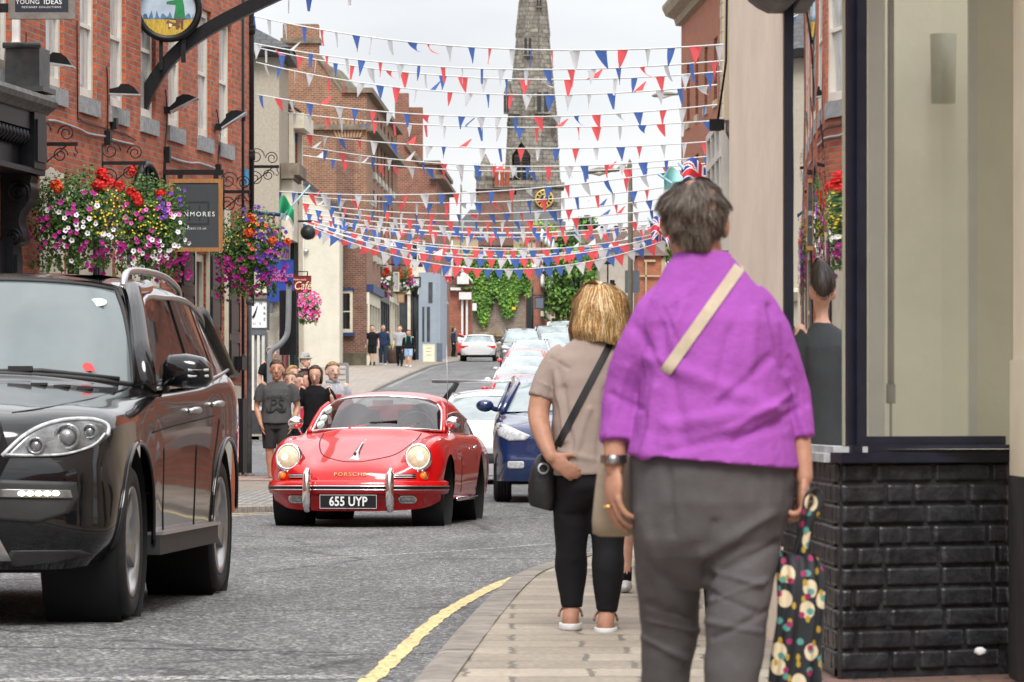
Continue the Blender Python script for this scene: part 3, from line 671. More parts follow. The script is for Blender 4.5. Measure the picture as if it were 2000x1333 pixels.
PTREE = M_('painted blue trees', hx('4d6f92'), .6, var=.4, vs=9); PGREEN = M_('painted green coat', hx('1f7a45'), .6, var=.3, vs=12); PBROWN = M_('painted brown', hx('6b4a33'), .6, var=.3, vs=20); PWHITE = M_('painted white', hx('d8d4c8'), .6, var=.1)
b = MB(); n = 40; r_ = .815
pic(b, [(r_ * math.cos(a), r_ * math.sin(a)) for a in [2 * math.pi * k / n for k in range(n)]], 1, -.005)
a0 = math.asin(-.32 / r_); pic(b, [(r_ * math.cos(a), r_ * math.sin(a)) for a in [lerp(math.pi - a0, 2 * math.pi + a0, k / 24) for k in range(25)]], 0, 0)
tl = [(-.74, -.32)] + [(lerp(-.74, .74, k / 30), -.2 + .1 * math.sin(k * 1.7) + .06 * math.sin(k * 4.1)) for k in range(31)] + [(.74, -.32)]; pic(b, tl, 2, .001)
pic(b, [(.18, -.28), (.5, -.28), (.47, .05), (.42, .3), (.30, .34), (.2, .25), (-.05, .2), (-.05, .14), (.22, .12)], 3, .003)
pic(b, [(.22, -.3), (.45, -.3), (.44, -.62), (.38, -.62), (.35, -.4), (.3, -.62), (.22, -.62)], 4, .004)
pic(b, [(-.05, -.38), (.0, -.34), (.05, -.4), (.32, -.46), (.36, -.55), (.3, -.6), (.28, -.52), (.08, -.5), (.04, -.6), (0, -.6), (.0, -.45), (-.06, -.43)], 4, .006)
pic(b, [(.02, -.44), (.12, -.47), (.08, -.56), (.02, -.55)], 5, .008)
b.build('painted_panel', [FIELD, PSKY, PTREE, PGREEN, PBROWN, PWHITE], ps)
b = MB(); b.box(pc_ + V((.2, .02, -rr - .02)), (.06, .06, .5)); b.box(pc_ + V((-.1, .02, -rr - .12)), (.05, .06, .5)); b.build('bracket', BLACKIRON, ps)
# the beam
ab = empty('street_beam', P(262, 300, 55.0), 0, 'heavy black curved timber beam springing from the brick wall across the street', 'beam')
path = [(270, 268), (271, 240), (277, 210), (290, 178), (310, 145), (338, 111), (370, 82), (410, 56), (450, 34), (500, 9), (540, -9), (620, -40), (720, -62), (860, -75), (1100, -78), (1500, -60)]
pp = crom([P(x, y, 55.0) for x, y in path], 4)
b = MB(); w_ = [(.085 if k < 40 else .08) for k in range(len(pp))]; rows = []
for i, p in enumerate(pp):
 d = (pp[min(i + 1, len(pp) - 1)] - pp[max(i - 1, 0)]).normalized(); n_ = V((-d.z, 0, d.x)); h = w_[i]
 rows.append([p + n_ * h + V((0, -.1, 0)), p + n_ * h + V((0, .1, 0)), p - n_ * h + V((0, .1, 0)), p - n_ * h + V((0, -.1, 0))])
b.grid(rows, closed=True, smooth=False, capa=True, capb=True); b.build('timber', BLACKPAINT, ab)
b = MB(); b.prism([(x * .9, z) for x, z in ((-.07, .1), (.06, .1), (.1, -.02), (.07, -.12), (.0, -.25), (-.05, -.3), (-.08, -.3))], Matrix.Translation(P(269, 263, 55.0)), -.09, .09)
b.tube(curl(P(274, 262, 54.9), V((1, 0, 0)), UP, .09, .012, -.3, 4 * math.pi, 50), .014, 5); b.build('corbel', BLACKPAINT, ab)
# ------------------------------------------------------------------ flower baskets
LEAF = M_('basket leaves', (.05, .125, .025), .5, var=.0, col2=(.13, .23, .05), vs=14, spec=.4)
LEAFD = M_('dark basket leaves', (.025, .07, .022), .5, var=.3, vs=14)
PET = {'white': M_('white petals', (.78, .77, .80), .6, var=.05), 'magenta': M_('magenta petals', (.42, .012, .23), .6, var=.25, vs=20), 'red': M_('red petals', (.62, .012, .010), .6, var=.25, vs=20),
       'orange': M_('orange petals', (.72, .10, .02), .6, var=.2, vs=20), 'yellow': M_('yellow petals', (.72, .50, .02), .6, var=.1), 'purple': M_('purple petals', (.10, .02, .30), .6, var=.2), 'pink': M_('pink petals', (.72, .16, .45), .6, var=.2),
       'eye': M_('dark flower throat', (.12, .03, .12), .7, var=0), 'hotpink': M_('hot pink petals', (.70, .04, .22), .6, var=.2)}
def rand_unit(rnd):
 while True:
  p = V((rnd.uniform(-1, 1), rnd.uniform(-1, 1), rnd.uniform(-1, 1)))
  if .05 < p.length < 1: return p.normalized()
def leaf(b, p, n, size, rnd, fold=.25):
 t = n.cross(rand_unit(rnd)).normalized(); s_ = n.cross(t)
 a = p; m1 = p + t * size * .5 + s_ * size * .38 + n * size * fold; m2 = p + t * size * .5 - s_ * size * .38 + n * size * fold; e = p + t * size
 b.add([a, m1, e, m2], [(0, 1, 2), (0, 2, 3)], False)
def bloom(b, p, n, r, rnd, eye=None):
 t = n.cross(rand_unit(rnd)).normalized(); s_ = n.cross(t); vs = [p - n * r * .25]; m = 10
 for k in range(m):
  a = 2 * math.pi * k / m; q = r * (1 if k % 2 == 0 else .78); vs.append(p + (t * math.cos(a) + s_ * math.sin(a)) * q + n * r * rnd.uniform(-.05, .12))
 b.add(vs, [(0, k + 1, (k + 1) % m + 1) for k in range(m)], False)
 if eye is not None:
  keep = b.mi; b.mi = eye; b.add([p - n * r * .12 + (t * math.cos(a) + s_ * math.sin(a)) * r * .3 for a in (0, 1.26, 2.51, 3.77, 5.03)], [(0, 1, 2, 3, 4)], False); b.mi = keep
def ball(b, p, r, rnd, n=46):
 for k in range(n):
  d = rand_unit(rnd); bloom(b, p + d * r * rnd.uniform(.7, 1), d, r * .3, rnd)
def basket(c, rx, ry, rz, label, zones, seed, nleaf, lsize=.05, trail=1.0, group='flower baskets hanging along the street', fr=.034, name='flower_basket'):
 """c centre of the mass of flowers; zones: (colour, count, (x0,x1), (z0,z1)) in unit coordinates"""
 rnd = random.Random(seed); c = V(c)
 t = empty(name, c - UP * rz * .3, 0, label, 'flower basket', group)
 b = MB(); b.lathe([(.02, -.45 * rz), (rx * .35, -.4 * rz), (rx * .52, -.1 * rz), (rx * .56, .12 * rz), (rx * .5, .12 * rz)], 18, Matrix.Translation(c)); b.build('bowl', M_('dark basket liner', (.03, .025, .018), .9, var=.3), t)
 def surf(ux, uz, rr=None):
  # point on the uneven outside of the mound; ux,uz in -1..1, front half weighted
  w_ = math.sqrt(max(0, 1 - min(1, abs(ux)) ** 2.2)); zz = uz
  lump = 1 + .16 * mn.noise(V((ux * 2.3 + seed, uz * 2.3, 0)))
  k = math.sqrt(max(.02, 1 - min(1, ux * ux + uz * uz)))
  side = -1 if rnd.random() < .72 else 1
  return c + V((ux * rx, side * ry * k, zz * rz)) * lump
 b = MB()
 for i in range(nleaf):
  while True:
   ux, uz = rnd.uniform(-1, 1), rnd.uniform(-1, 1)
   lim = 1 if uz > -.2 else (.78 + .22 * math.sin(ux * 9 + seed) + .1 * math.sin(ux * 23))
   wid = 1 - .35 * max(0, -uz) - .25 * max(0, uz - .4)
   if abs(ux) < wid and (ux / wid) ** 2 * .8 + max(0, uz) ** 2 * .9 + max(0, -uz / lim) ** 4 < 1: break
  p = surf(ux, uz) ; ctr = c + UP * .0
  p = ctr + (p - ctr) * (rnd.uniform(.72, 1.04))
  n = ((p - ctr).normalized() + rand_unit(rnd) * .8 + V((0, -.25, .25))).normalized()
  b.mi = 1 if rnd.random() < .3 else 0
  leaf(b, p, n, lsize * rnd.uniform(.6, 1.35), rnd)
 # trailing stems
 for i in range(int(26 * trail)):
  ux = rnd.uniform(-.85, .85); p = surf(ux, -.7); ln = rnd.uniform(.1, .38) * rz
  q = p.copy(); pts = [q.copy()]
  for k in range(9):
   q = q + V((rnd.uniform(-.02, .02), rnd.uniform(-.01, .01), -ln / 9)); pts.append(q.copy())
   for _ in range(3): leaf(b, q, (V((0, -.6, .3)) + rand_unit(rnd)).normalized(), lsize * rnd.uniform(.5, .9), rnd)
 b.build('foliage', [LEAF, LEAFD], t)
 for col, cnt, xr, zr, kind in zones:
  cnt = int(cnt * {'yellow': .4, 'white': .6, 'magenta': 1.15, 'red': 1.2}.get(col, .9)) if nleaf > 2000 else cnt
  b = MB(); 
  for i in range(cnt):
   for _ in range(60):
    ux, uz = rnd.uniform(*xr), rnd.uniform(*zr)
    if ux * ux * .8 + max(0, uz) ** 2 * .9 < 1.0: break
   k = math.sqrt(max(.02, 1 - min(1, ux * ux + uz * uz))); side = -1 if rnd.random() < .85 else 1
   p = c + V((ux * rx, side * ry * k * 1.06, uz * rz)) * (1.03 + .14 * mn.noise(V((ux * 2.3 + seed, uz * 2.3, 0))))
   n = ((p - c).normalized() * .7 + V((0, -.75, .15)) + rand_unit(rnd) * .35).normalized(); p += n * .025
   if kind == 'petunia': bloom(b, p, n, fr * rnd.uniform(.8, 1.15), rnd, 1)
   elif kind == 'small': bloom(b, p, n, fr * .38, rnd)
   else: ball(b, p, fr * 2.0, rnd)
  o = b.build({'petunia': 'petunia_flowers', 'small': 'small_flowers', 'ball': 'geranium_flowers'}[kind], [PET[col], PET['eye']], t); o['kind'] = 'stuff'; o['label'] = col + ' flowers'
 return t
def hook_bracket(px0, px1, py, Y, label, drop=.12, scroll=True):
 a, c = P(px0, py, Y), P(px1, py, Y); t = empty('basket_bracket', a, 0, label, 'bracket', 'scrolled iron basket brackets')
 b = MB(); b.obox(a, V((1, 0, 0)), V((0, 1, 0)), UP, 0, c.x - a.x, -.02, .02, -.022, .022); b.build('bar', BLACKIRON, t)
 L_ = c.x - a.x; b = MB(); X_ = V((1, 0, 0))
 b.tube([a + V((.02, 0, -L_ * .62)), a + V((L_ * .75, 0, -.02))], .009, 5)
 for cx, cz, r0, s_ in ((.18, .16, .13, 1), (.75, .13, .10, -1), (.16, -.18, .12, -1), (.62, -.13, .09, 1)):
  b.tube(curl(a + V((cx * L_, 0, cz)), X_ * s_, UP, r0, .03, 0, 3.2 * math.pi, 30), .007, 4)
 b.tube([a + V((.0, 0, -L_ * .7)), a + V((0, 0, .25))], .012, 5)
 b.build('scrollwork', BLACKIRON, t)
 b = MB(); b.tube([c + V((-.03, 0, 0)), c + V((-.03, 0, -.06)), c + V((.0, 0, -.1)), c + V((-.03, 0, -.14)), c + V((-.05, 0, -.11))], .008, 5); b.build('hook', BLACKIRON, t)
 for dx in (-.2, 0, .2): 
  pass
 return t
hook_bracket(62, 152, 282, 48.3, 'black scrolled bracket holding the leftmost basket, by the black shop front')
hook_bracket(200, 285, 319, 51.6, 'black scrolled bracket holding the middle basket, under the curved beam')
hook_bracket(437, 489, 375, 57.6, 'short black bracket between the oak framed sign and the drain pipes')
hook_bracket(490, 545, 326, 62.4, 'black scrolled bracket reaching right from the end drain pipe')
Zb1 = [('white', 46, (-.55, .75), (-.35, .25), 'petunia'), ('white', 10, (-.6, .0), (-.9, -.3), 'petunia'), ('magenta', 22, (-.9, .1), (-.55, .35), 'petunia'), ('magenta', 26, (.1, .95), (-1.0, -.4), 'petunia'), ('magenta', 8, (.0, .6), (.1, .55), 'petunia'), ('yellow', 150, (.35, 1.0), (-.35, .55), 'small'), ('red', 7, (.3, .95), (.6, 1.0), 'ball'), ('orange', 4, (-1, -.2), (.3, .7), 'ball'), ('orange', 6, (-1, -.5), (-.2, .4), 'petunia')]
def at(x, y, Y): return P(x, y, Y)
basket(at(150, 432, 48.2), .58, .50, .60, 'large flower basket mixing white and magenta petunias, leftmost of all', Zb1, 1, 3600)
Zb2 = [('white', 44, (-.4, .8), (-1.0, -.2), 'petunia'), ('white', 14, (.4, 1.0), (-.3, .5), 'petunia'), ('magenta', 30, (-.95, .3), (-.6, .4), 'petunia'), ('magenta', 40, (.2, 1.0), (-1.0, -.5), 'petunia'), ('pink', 18, (-.9, .8), (-.5, .5), 'petunia'), ('red', 7, (-.7, .4), (.4, 1.0), 'ball'), ('purple', 16, (.3, 1.0), (.1, .7), 'petunia'), ('yellow', 110, (-.3, .6), (-.2, .5), 'small')]
basket(at(290, 444, 51.4), .50, .46, .66, 'large flower basket with red geraniums on top, left of the oak framed sign', Zb2, 2, 3400)
Zb3 = [('magenta', 70, (-.9, .5), (-1.0, -.1), 'petunia'), ('purple', 60, (.2, 1.0), (-.6, .5), 'petunia'), ('orange', 8, (-.1, 1.0), (.1, .9), 'ball'), ('yellow', 120, (-.9, .5), (.0, .8), 'small'), ('white', 8, (-1, -.4), (.1, .6), 'petunia'), ('magenta', 16, (.3, 1.0), (-.7, .0), 'petunia'), ('orange', 12, (0, 1.0), (.0, .7), 'petunia'), ('purple', 14, (-.3, .4), (.6, 1.0), 'petunia')]
basket(at(487, 492, 57.8), .50, .46, .64, 'flower basket of magenta and purple petunias in front of the drain pipes', Zb3, 3, 3000)
# ================================================================== RIGHT SIDE: CORNER SHOP
X_, Y_ = V((1, 0, 0)), V((0, 1, 0))
BEIGE = M_('beige smooth render', hx('e2d4c2'), .8, var=.07, vs=2.0, bump=.004, bs=9)
BLACKBRICK = M_('black painted brick', (.010, .010, .012), .38, var=.5, vs=16, bump=.007, bs=34, spec=.5, col2=(.030, .031, .034))
NAVYP = M_('navy black frame paint', (.010, .011, .022), .3, var=.3, vs=12)
PALEWALL = M_('pale sage plaster', hx('ecebdc'), .8, var=.05, vs=3, bump=.002, bs=20)
SHOPGLASS = glass_mat('shop window glass', (.93, .95, .93), .01, .18)
A = V((1.132, 14.15, 0)); Bp = V((1.753, 14.45, 0)); Fx = (Bp - A).normalized(); Fn = V((Fx.y, -Fx.x, 0)); fw = (Bp - A).length
Ds = V((-.03, 1, 0)).normalized(); Sn = V((-1, -.03, 0)).normalized(); sw = 2.0
sh = empty('corner_shop', (1.6, 15.2, .12), 0, 'beige corner shop with black brick base and big empty display window', 'shop')
def bricks(b, o, ax, nr, W, H, z0, rows, bl, seed):
 rnd = random.Random(seed); ch = H / rows
 for r in range(rows):
  x = -rnd.uniform(0, .8) * bl
  while x < W - .004:
   ln = bl * rnd.choice((1, 1, .95, .5, 1.05)); a, c = max(x, 0) + .005, min(x + ln, W) - .006
   if c - a > .03:
    z = z0 + r * ch; pr = rnd.uniform(-.003, .005); rows_ = []
    for q in (0, .09, .2, .5, .8, .91, 1):
     rr = []
     for p in (0, .03, .08, .2, .35, .5, .65, .8, .92, .97, 1):
      e = min(p, 1 - p) * (c - a); f = min(q, 1 - q) * ch
      dom = -.016 * max(0, 1 - e / .008) ** 2 - .016 * max(0, 1 - f / .008) ** 2
      nz = mn.noise(V((a + p * (c - a) + seed * 3, z * 1 + q * ch, 0)) * 45) * .0032 + mn.noise(V((a + p * (c - a), z + q * ch, seed)) * 9) * .003
      rr.append(o + ax * lerp(a, c, p) + UP * lerp(z + .003, z + ch - .003, q) + nr * (.012 + pr + dom + nz))
     rows_.append(rr)
    b.grid(rows_)
   x += ln
b = MB(); z0, zt = .10, .825
bricks(b, A, Fx, Fn, fw, zt - z0, z0, 10, .225, 1)
bricks(b, A + Ds * sw, -Ds, Sn, sw, zt - z0, z0, 10, .16, 2)
b.obox(A, Fx, Fn, UP, .003, fw, -.02, .002, z0 - .06, zt); b.obox(A, Ds, Sn, UP, .15, sw, -.2, .002, z0 - .06, zt)
b.build('brick_base', BLACKBRICK, sh)
b = MB(); b.obox(A, Fx, Fn, UP, -.02, fw + .01, -.03, .045, zt, zt + .035); b.obox(A, Fx, Fn, UP, .04, fw, -.03, .015, zt + .035, zt + .06); b.build('sill', NAVYP, sh)
b = MB(); b.obox(A, Ds, Sn, UP, .05, sw, -.1, .05, zt, zt + .03); b.obox(A, Ds, Sn, UP, .02, sw, -.1, .02, zt + .03, zt + .055); b.build('sill', M_('worn pale sill paint', (.38, .39, .40), .5, var=.3, vs=9), sh)
b = MB(); b.obox(A, Fx, Fn, UP, .04, .115, -.03, -.01, zt + .06, 2.9); b.obox(A, Fx, Fn, UP, .065, .10, -.01, .008, zt + .06, 2.9); b.build('corner_post', NAVYP, sh); b = MB()
b.obox(A, Ds, Sn, UP, sw - .05, sw + .0, -.02, .004, zt, 2.9); b.obox(A, Fx, Fn, UP, .12, fw, -.06, -.02, zt + .06, zt + .09); b.build('window_frame', NAVYP, sh)
b = MB(); b.quad(*[A + Fx * x - Fn * .05 + UP * z for x, z in ((.14, zt + .06), (fw + .3, zt + .06), (fw + .3, 2.95), (.14, 2.95))]); b.build('display_window', SHOPGLASS, sh)
b = MB(); rows = []
for j in range(9):      # old, slightly bowed pane
 rr = []
 for i in range(17):
  p = i / 16; z = lerp(zt + .05, 2.95, j / 8); rr.append(A + Ds * lerp(.06, sw - .05, p) + Sn * (-.015 + .012 * math.sin(p * math.pi) + .002 * mn.noise(V((p * 3, z * 2, 1)))) + UP * z)
 rows.append(rr)
b.grid(rows); b.build('side_window', glass_mat('street side glass', (.55, .58, .56), .01, .62), sh)
# display bay interior
b = MB(); zf = zt + .045
b.add([A + V((.0, .02, zf)), Bp + V((.6, .02, zf)), V((2.4, 15.6, zf)), V((1.12, 15.6, zf))], [(0, 1, 2, 3)])
b.quad(V((1.12, 15.55, .8)), V((3, 15.55, .8)), V((3, 15.55, 3.4)), V((1.12, 15.55, 3.4)))
xa_, ya_ = .1135 * 14.75, 14.75; b.box((xa_ + .25, ya_ + .02, 2.0), (.5, .04, 2.3))
b.build('inner_wall', PALEWALL, sh)
b = MB(); b.box((.089 * 14.6, 14.6, 2), (.055, .05, 2.26)); b.box((xa_ - .016, ya_, 2.0), (.03, .05, 2.26)); b.build('inner_post', M_('white gloss post', (.76, .77, .75), .4, var=.05), sh)
b = MB(); xq = .0925 * 14.6; b.tube([(xq, 14.6, 1.1), (xq, 14.6, 3)], .012, 8); b.tube([(xq, 14.6, 1.03), (xq, 14.6, 1.1)], .017, 8); b.tube([(xq, 14.6, zf), (xq, 14.6, 1.03)], .005, 6); b.build('pipe', M_('grey conduit', (.3, .3, .3), .45), sh)
b = MB(); b.lathe([(0, 0), (.045, 0), (.05, .26), (.0, .26)], 14, Matrix.Translation(V((.106 * 15.3, 15.4, 2.16)))); b.build('wall_lamp', M_('dusty grey green', (.42, .43, .37), .5), sh)
b = MB(); b.obox(A, Fx, Fn, UP, -.15, fw + .6, -.3, .13, 2.9, 3.1)
zc = 2.575; pr = [(0, zc + .14), (-.03, zc + .14), (-.11, zc + .11), (-.14, zc + .05), (-.10, zc + .02), (-.06, zc), (0, zc)]
b.prism([(-x, z) for x, z in pr], Matrix(((Sn.x, Ds.x, 0, A.x), (Sn.y, Ds.y, 0, A.y), (0, 0, 1, 0), (0, 0, 0, 1))), -.05, sw + .05)
b.build('cornice', M_('dark grey shop cornice', (.09, .085, .085), .6, var=.4, vs=8, bump=.003), sh)
b = MB(); b.obox(A, Ds, Sn, UP, -.1, sw, -.3, -.02, zc + .14, 6); b.obox(A, Ds, Sn, UP, sw + .002, 4.6, -2.5, 0.0, .05, 6.5); b.build('wall', BEIGE, sh)
b = MB(); b.obox(A, Ds, Sn, UP, .0, .05, -.2, -.02, zc + .1, zc + .3); b.build('blind', M_('navy blind', (.02, .04, .16), .7), sh)
# pilaster at the right edge of the picture
pl = empty('pilaster', (1.75, 13.95, .1), 0, 'cream pilaster with dark painted foot at the right edge of the picture', 'pilaster')
xp = .1215 * 14.25; b = MB(); b.box((xp + .25, 14.0, .98), (.5, .5, .34 + .06)); b.box((xp + .25, 14.0, 3.2), (.48, .48, 4.2)); b.build('shaft', M_('cream pilaster paint', hx('e0d6bd'), .7, var=.06, vs=3), pl)
b = MB(); b.box((xp + .255, 14.0, .43), (.515, .515, .70)); b.build('foot', M_('scuffed dark paint', (.035, .034, .034), .6, var=.5, vs=7, bump=.004, stretch=(3, 3, .6)), pl)
b = MB(); q = P(1914, 1279, 14.2); 
rows = []; rnd = random.Random(2)
for j in range(5): rows.append([q + V((.022 * math.cos(a) * (1 if 0 < j < 4 else .5) + rnd.uniform(-.004, .004), .02 * math.sin(a), .012 + j * .006 - .012 + rnd.uniform(-.003, .003))) for a in [k * .785 for k in range(8)]])
b.grid(rows, closed=True, capa=True, capb=True); tag(b.build('crumpled_paper', M_('white paper', (.7, .7, .7), .7)), 'crumpled scrap of white paper at the foot of the black brick wall', 'litter')
# neighbour with overhanging upper floor and white framed bay
nb = empty('overhang_house', (1.1, 21, .1), 0, 'cream house with a moulded overhang and white framed window beyond the beige shop wall', 'house')
b = MB(); q = P(1413, 235, 20.0); Nd = V((.085, 1, 0)).normalized(); Nn = V((-Nd.y, Nd.x, 0)); N0 = V((q.x, 20.0, 0)); b.obox(N0, Nd, Nn, UP, 0, 1.5, -1.6, 0, q.z, 7); b.obox(N0, Nd, Nn, UP, .0, 16, -2, -.08, .05, q.z); b.build('wall', M_('cream render', hx('cdbfa9'), .8, var=.1, vs=2, bump=.003), nb)
b = MB(); b.obox(N0, Nd, Nn, UP, -.02, 1.45, -.5, -.01, q.z - .06, q.z - .002); b.obox(N0, Nd, Nn, UP, .0, 1.3, -.5, -.05, q.z - .14, q.z - .061); b.build('moulding', M_('brown grey moulding', (.12, .105, .09), .8, var=.4), nb)
b = MB(); f0 = P(1424, 490, 20.6); h_ = 2.47 - f0.z
for dx, dw in ((-.012, .05),): b.box((f0.x + dx, 20.6, f0.z + h_ / 2), (dw, .1, h_))
for k in range(4): b.box((f0.x - .03, 20.7 + k * .45, f0.z + h_ / 2), (.03, .05, h_))
for k in range(5): b.box((f0.x - .03, 21.4, f0.z + h_ * k / 4), (.028, 1.5, .035))
b.build('bay_window', WHITEPAINT, nb)
b = MB(); b.box((f0.x + .01, 21.4, f0.z + h_ / 2), (.02, 1.5, h_)); b.build('pane', WINDARK, nb)
b = MB(); b.tube([P(1420, -60, 19.6), P(1418, 120, 19.6), P(1402, 235, 19.6)], .006, 5); b.build('cable', BLACKIRON, nb)
b = MB(); b.box(P(1400, 244, 19.6), (.07, .07, .05)); b.box(P(1398, 250, 19.57), (.05, .05, .03)); tag(b.build('camera_box', BLACKIRON), 'small black camera box under the cream overhang', 'camera')
# plain terraces along the street on both sides, also seen in reflections
def facade_house(name, o, ax, nr, W, H, wins, wall, fm, pm, label, cat='building', depth=6, roof=None, rev=.1, sillm=STONE, cols=2, rows=2, extra=None, base=None):
 t = empty(name, o + ax * W / 2, 0, label, cat); b = MB()
 facade(b, o, ax, nr, W, H, wins, rev)
 p = [o, o + ax * W]; bk = -nr * depth
 b.quad(p[0] + bk, p[0], p[0] + UP * H, p[0] + bk + UP * H); b.quad(p[1], p[1] + bk, p[1] + bk + UP * H, p[1] + UP * H); b.quad(p[1] + bk, p[0] + bk, p[0] + bk + UP * H, p[1] + bk + UP * H)
 b.build('wall', wall, t)
 for a in wins: sash(t, o, ax, nr, a, rev, fm, pm, cols, rows, .08, .03, .14, sillm)
 if roof:
  b = MB(); e = .25; o1, o2 = o - ax * e + nr * e + UP * H, o + ax * (W + e) + nr * e + UP * H; r1, r2 = o - ax * e - nr * depth / 2 + UP * (H + roof[0]), o + ax * (W + e) - nr * depth / 2 + UP * (H + roof[0])
  b.quad(o1, o2, r2, r1); b.quad(r1, r2, o2 - nr * (depth + 2 * e), o1 - nr * (depth + 2 * e)); b.quad(o1, r1, o1 - nr * (depth + 2 * e), o1 - UP * .01); b.build('roof', roof[1], t)
 return t
SLATE = brick_mat('dark slate roof', (.075, .075, .08), (.05, .05, .055), (.02, .02, .02), .3, .2, .012, .6, bump=.01)
TILE = brick_mat('brown tile roof', (.16, .085, .06), (.11, .065, .05), (.03, .025, .02), .25, .16, .012, .8, bump=.01)
grid_w = lambda W, n, rows_, w_=1.0: [((k + .5) * W / n - w_ / 2, (k + .5) * W / n + w_ / 2, z0, z1) for k in range(n) for z0, z1 in rows_]
facade_house('brick_building', V((-10.5, -24, 0)), Y_, X_, 62, 6.8, grid_w(62, 22, ((.9, 2.6), (4.4, 6.2))), BRICKL, SASHCREAM, PALEGLASS, 'brick terrace facing the near stretch of road, outside the left edge', cols=2)
facade_house('brick_terrace', V((5.2, 13.0, 0)), -Y_, -X_, 40, 6.4, grid_w(40, 12, ((.5, 2.9), (4.4, 6.0)), 1.7), BRICKL, WHITEPAINT, WINDARK, 'brick shop terrace facing the near pavement, outside the right edge', cols=2)
# street wall continuing behind the two women
facade_house('brick_terrace', V((3.6, 60, 0)), V((-.055, -1, 0)).normalized(), V((-1, .055, 0)).normalized(), 27, 7, grid_w(27, 8, ((.6, 2.9), (4.2, 5.6)), 1.6), BRICKL, WHITEPAINT, WINDARK, 'brick terrace on the right, hidden behind the woman in purple')
# tall brick building at the right with stone quoins
BRICKR = brick_mat('bright orange brick', hx('b5613a'), hx('96492b'), hx('8d7c6b'), .225, .075, .011, .85, stain=.25)
o = V((5.6, 108, .4)); ax = V((5.0 - 5.6, 121 - 108, 0)).normalized(); nr = V((-ax.y, ax.x, 0)); WR = 13.0
wr = [(1.9 + k * 2.75, 2.9 + k * 2.75, z0, z1) for k in range(4) for z0, z1 in ((9.0, 10.7), (5.9, 7.9), (2.4, 4.6))]
t = empty('brick_building', o + ax * 6, 0, 'tall orange brick building with stone quoins and moulded cornice, upper right', 'building'); b = MB()
facade(b, o, ax, nr, WR, 12.2, wr, .14); b.quad(o, o + X_ * 9, o + X_ * 9 + UP * 12.2, o + UP * 12.2); b.quad(o + ax * WR, o + ax * WR + X_ * 9, o + ax * WR + X_ * 9 + UP * 12.2, o + ax * WR + UP * 12.2); b.build('wall', BRICKR, t)
for a in wr: sash(t, o, ax, nr, a, .14, M_('stone coloured frame', (.42, .38, .31), .6), WINDARK, 2, 2, .12, .04, .2, M_('buff stone', hx('b3a58f'), .8, var=.2, vs=4))
BUFF = MATS['buff stone']; b = MB(); z = 0
while z < 12.0: b.obox(o, ax, nr, UP, -.03, .75 if int(z / .38) % 2 else .6, -.3, .05, z, z + .36); z += .38
b.build('quoin', BUFF, t)
b = MB(); b.prism([(0, 12.0), (.15, 12.02), (.2, 12.2), (.45, 12.3), (.55, 12.5), (.55, 12.6), (0, 12.7)], Matrix(((nr.x, ax.x, 0, o.x), (nr.y, ax.y, 0, o.y), (0, 0, 1, o.z), (0, 0, 0, 1))), -.3, WR + .2)
b.build('cornice', M_('dirty stone cornice', hx('8d806c'), .8, var=.3), t)
# ================================================================== LEFT SIDE BEYOND THE JUNCTION
PEBBLE = M_('grey pebbledash', hx('a39a8c'), .95, var=.12, vs=14, bump=.012, bs=60)
BRICKA = brick_mat('brown red brick', hx('96603f'), hx('7a4a33'), hx('9a8c7b'), .225, .085, .014, .9, hx('5e4438'), .60, stain=.35, pscale=.35)
BRICKA2 = brick_mat('darker brown brick', hx('7d5040'), hx('653d30'), hx('85786c'), .225, .085, .013, .9, stain=.35)
STONED = M_('dark weathered stone', hx('75695c'), .9, var=.35, vs=3, bump=.01)
CREAMR = M_('cream render wall', hx('c4bfb0'), .85, var=.07, vs=1.2, bump=.012, bs=6)
def Q(px, Y): return (px - 1000) / 8000 * Y
def Z(py, Y): return 1 + (805 - py) * Y / 8000
def rect(b, Y, x0, x1, y0, y1, d=0.0, th=.06):
 """upright slab facing the camera from photo-measured corners at distance Y, front face d nearer"""
 b.box(((Q(x0, Y) + Q(x1, Y)) / 2, Y - d - th / 2, (Z(y0, Y) + Z(y1, Y)) / 2), (Q(x1, Y) - Q(x0, Y), th, Z(y0, Y) - Z(y1, Y)))
# --- pebbledash corner house
Y0 = 105.0; xc = Q(545, Y0); zt = Z(95, Y0)
ch = empty('corner_house', (xc - 3, Y0, gz(Y0)), 0, 'grey pebbledash corner house with slate roof behind the black drain pipes', 'house')
fa = V((.02, 1, 0)).normalized(); fn_ = V((1, -.02, 0)).normalized()
b = MB(); b.quad(V((xc - 10, Y0, -.5)), V((xc, Y0, -.5)), V((xc, Y0, zt)), V((xc - 10, Y0, zt)))
b.quad(V((xc, Y0, -.5)), V((xc, Y0, -.5)) + fa * 3.2, V((xc, Y0, zt)) + fa * 3.2, V((xc, Y0, zt))); b.quad(V((xc - 10, Y0 + 3.2, 0)), V((xc, Y0 + 3.2, 0)), V((xc, Y0 + 3.2, zt)), V((xc - 10, Y0 + 3.2, zt)))
b.build('wall', PEBBLE, ch)
b = MB(); e = .35; p = [V((xc + e, Y0 - e, zt)), V((xc + e, Y0 + 3.5, zt)), V((xc - 10, Y0 + 3.5, zt)), V((xc - 10, Y0 - e, zt))]; r1, r2 = V((xc - 1.9, Y0 + 1.7, zt + 1.3)), V((xc - 10, Y0 + 1.7, zt + 1.6))
b.quad(p[3], p[0], r1, r2); b.add([p[0], p[1], r1], [(0, 1, 2)]); b.quad(p[1], p[2], r2, r1); b.build('roof', SLATE, ch)
b = MB(); b.obox(V((xc, Y0, zt)), X_, -Y_, UP, -10, .3, .02, .4, -.22, -.0); b.obox(V((xc, Y0, zt)), X_, -Y_, UP, .01, .3, -3.3, .02, -.22, -.0); b.build('gutter', BLACKIRON, ch)
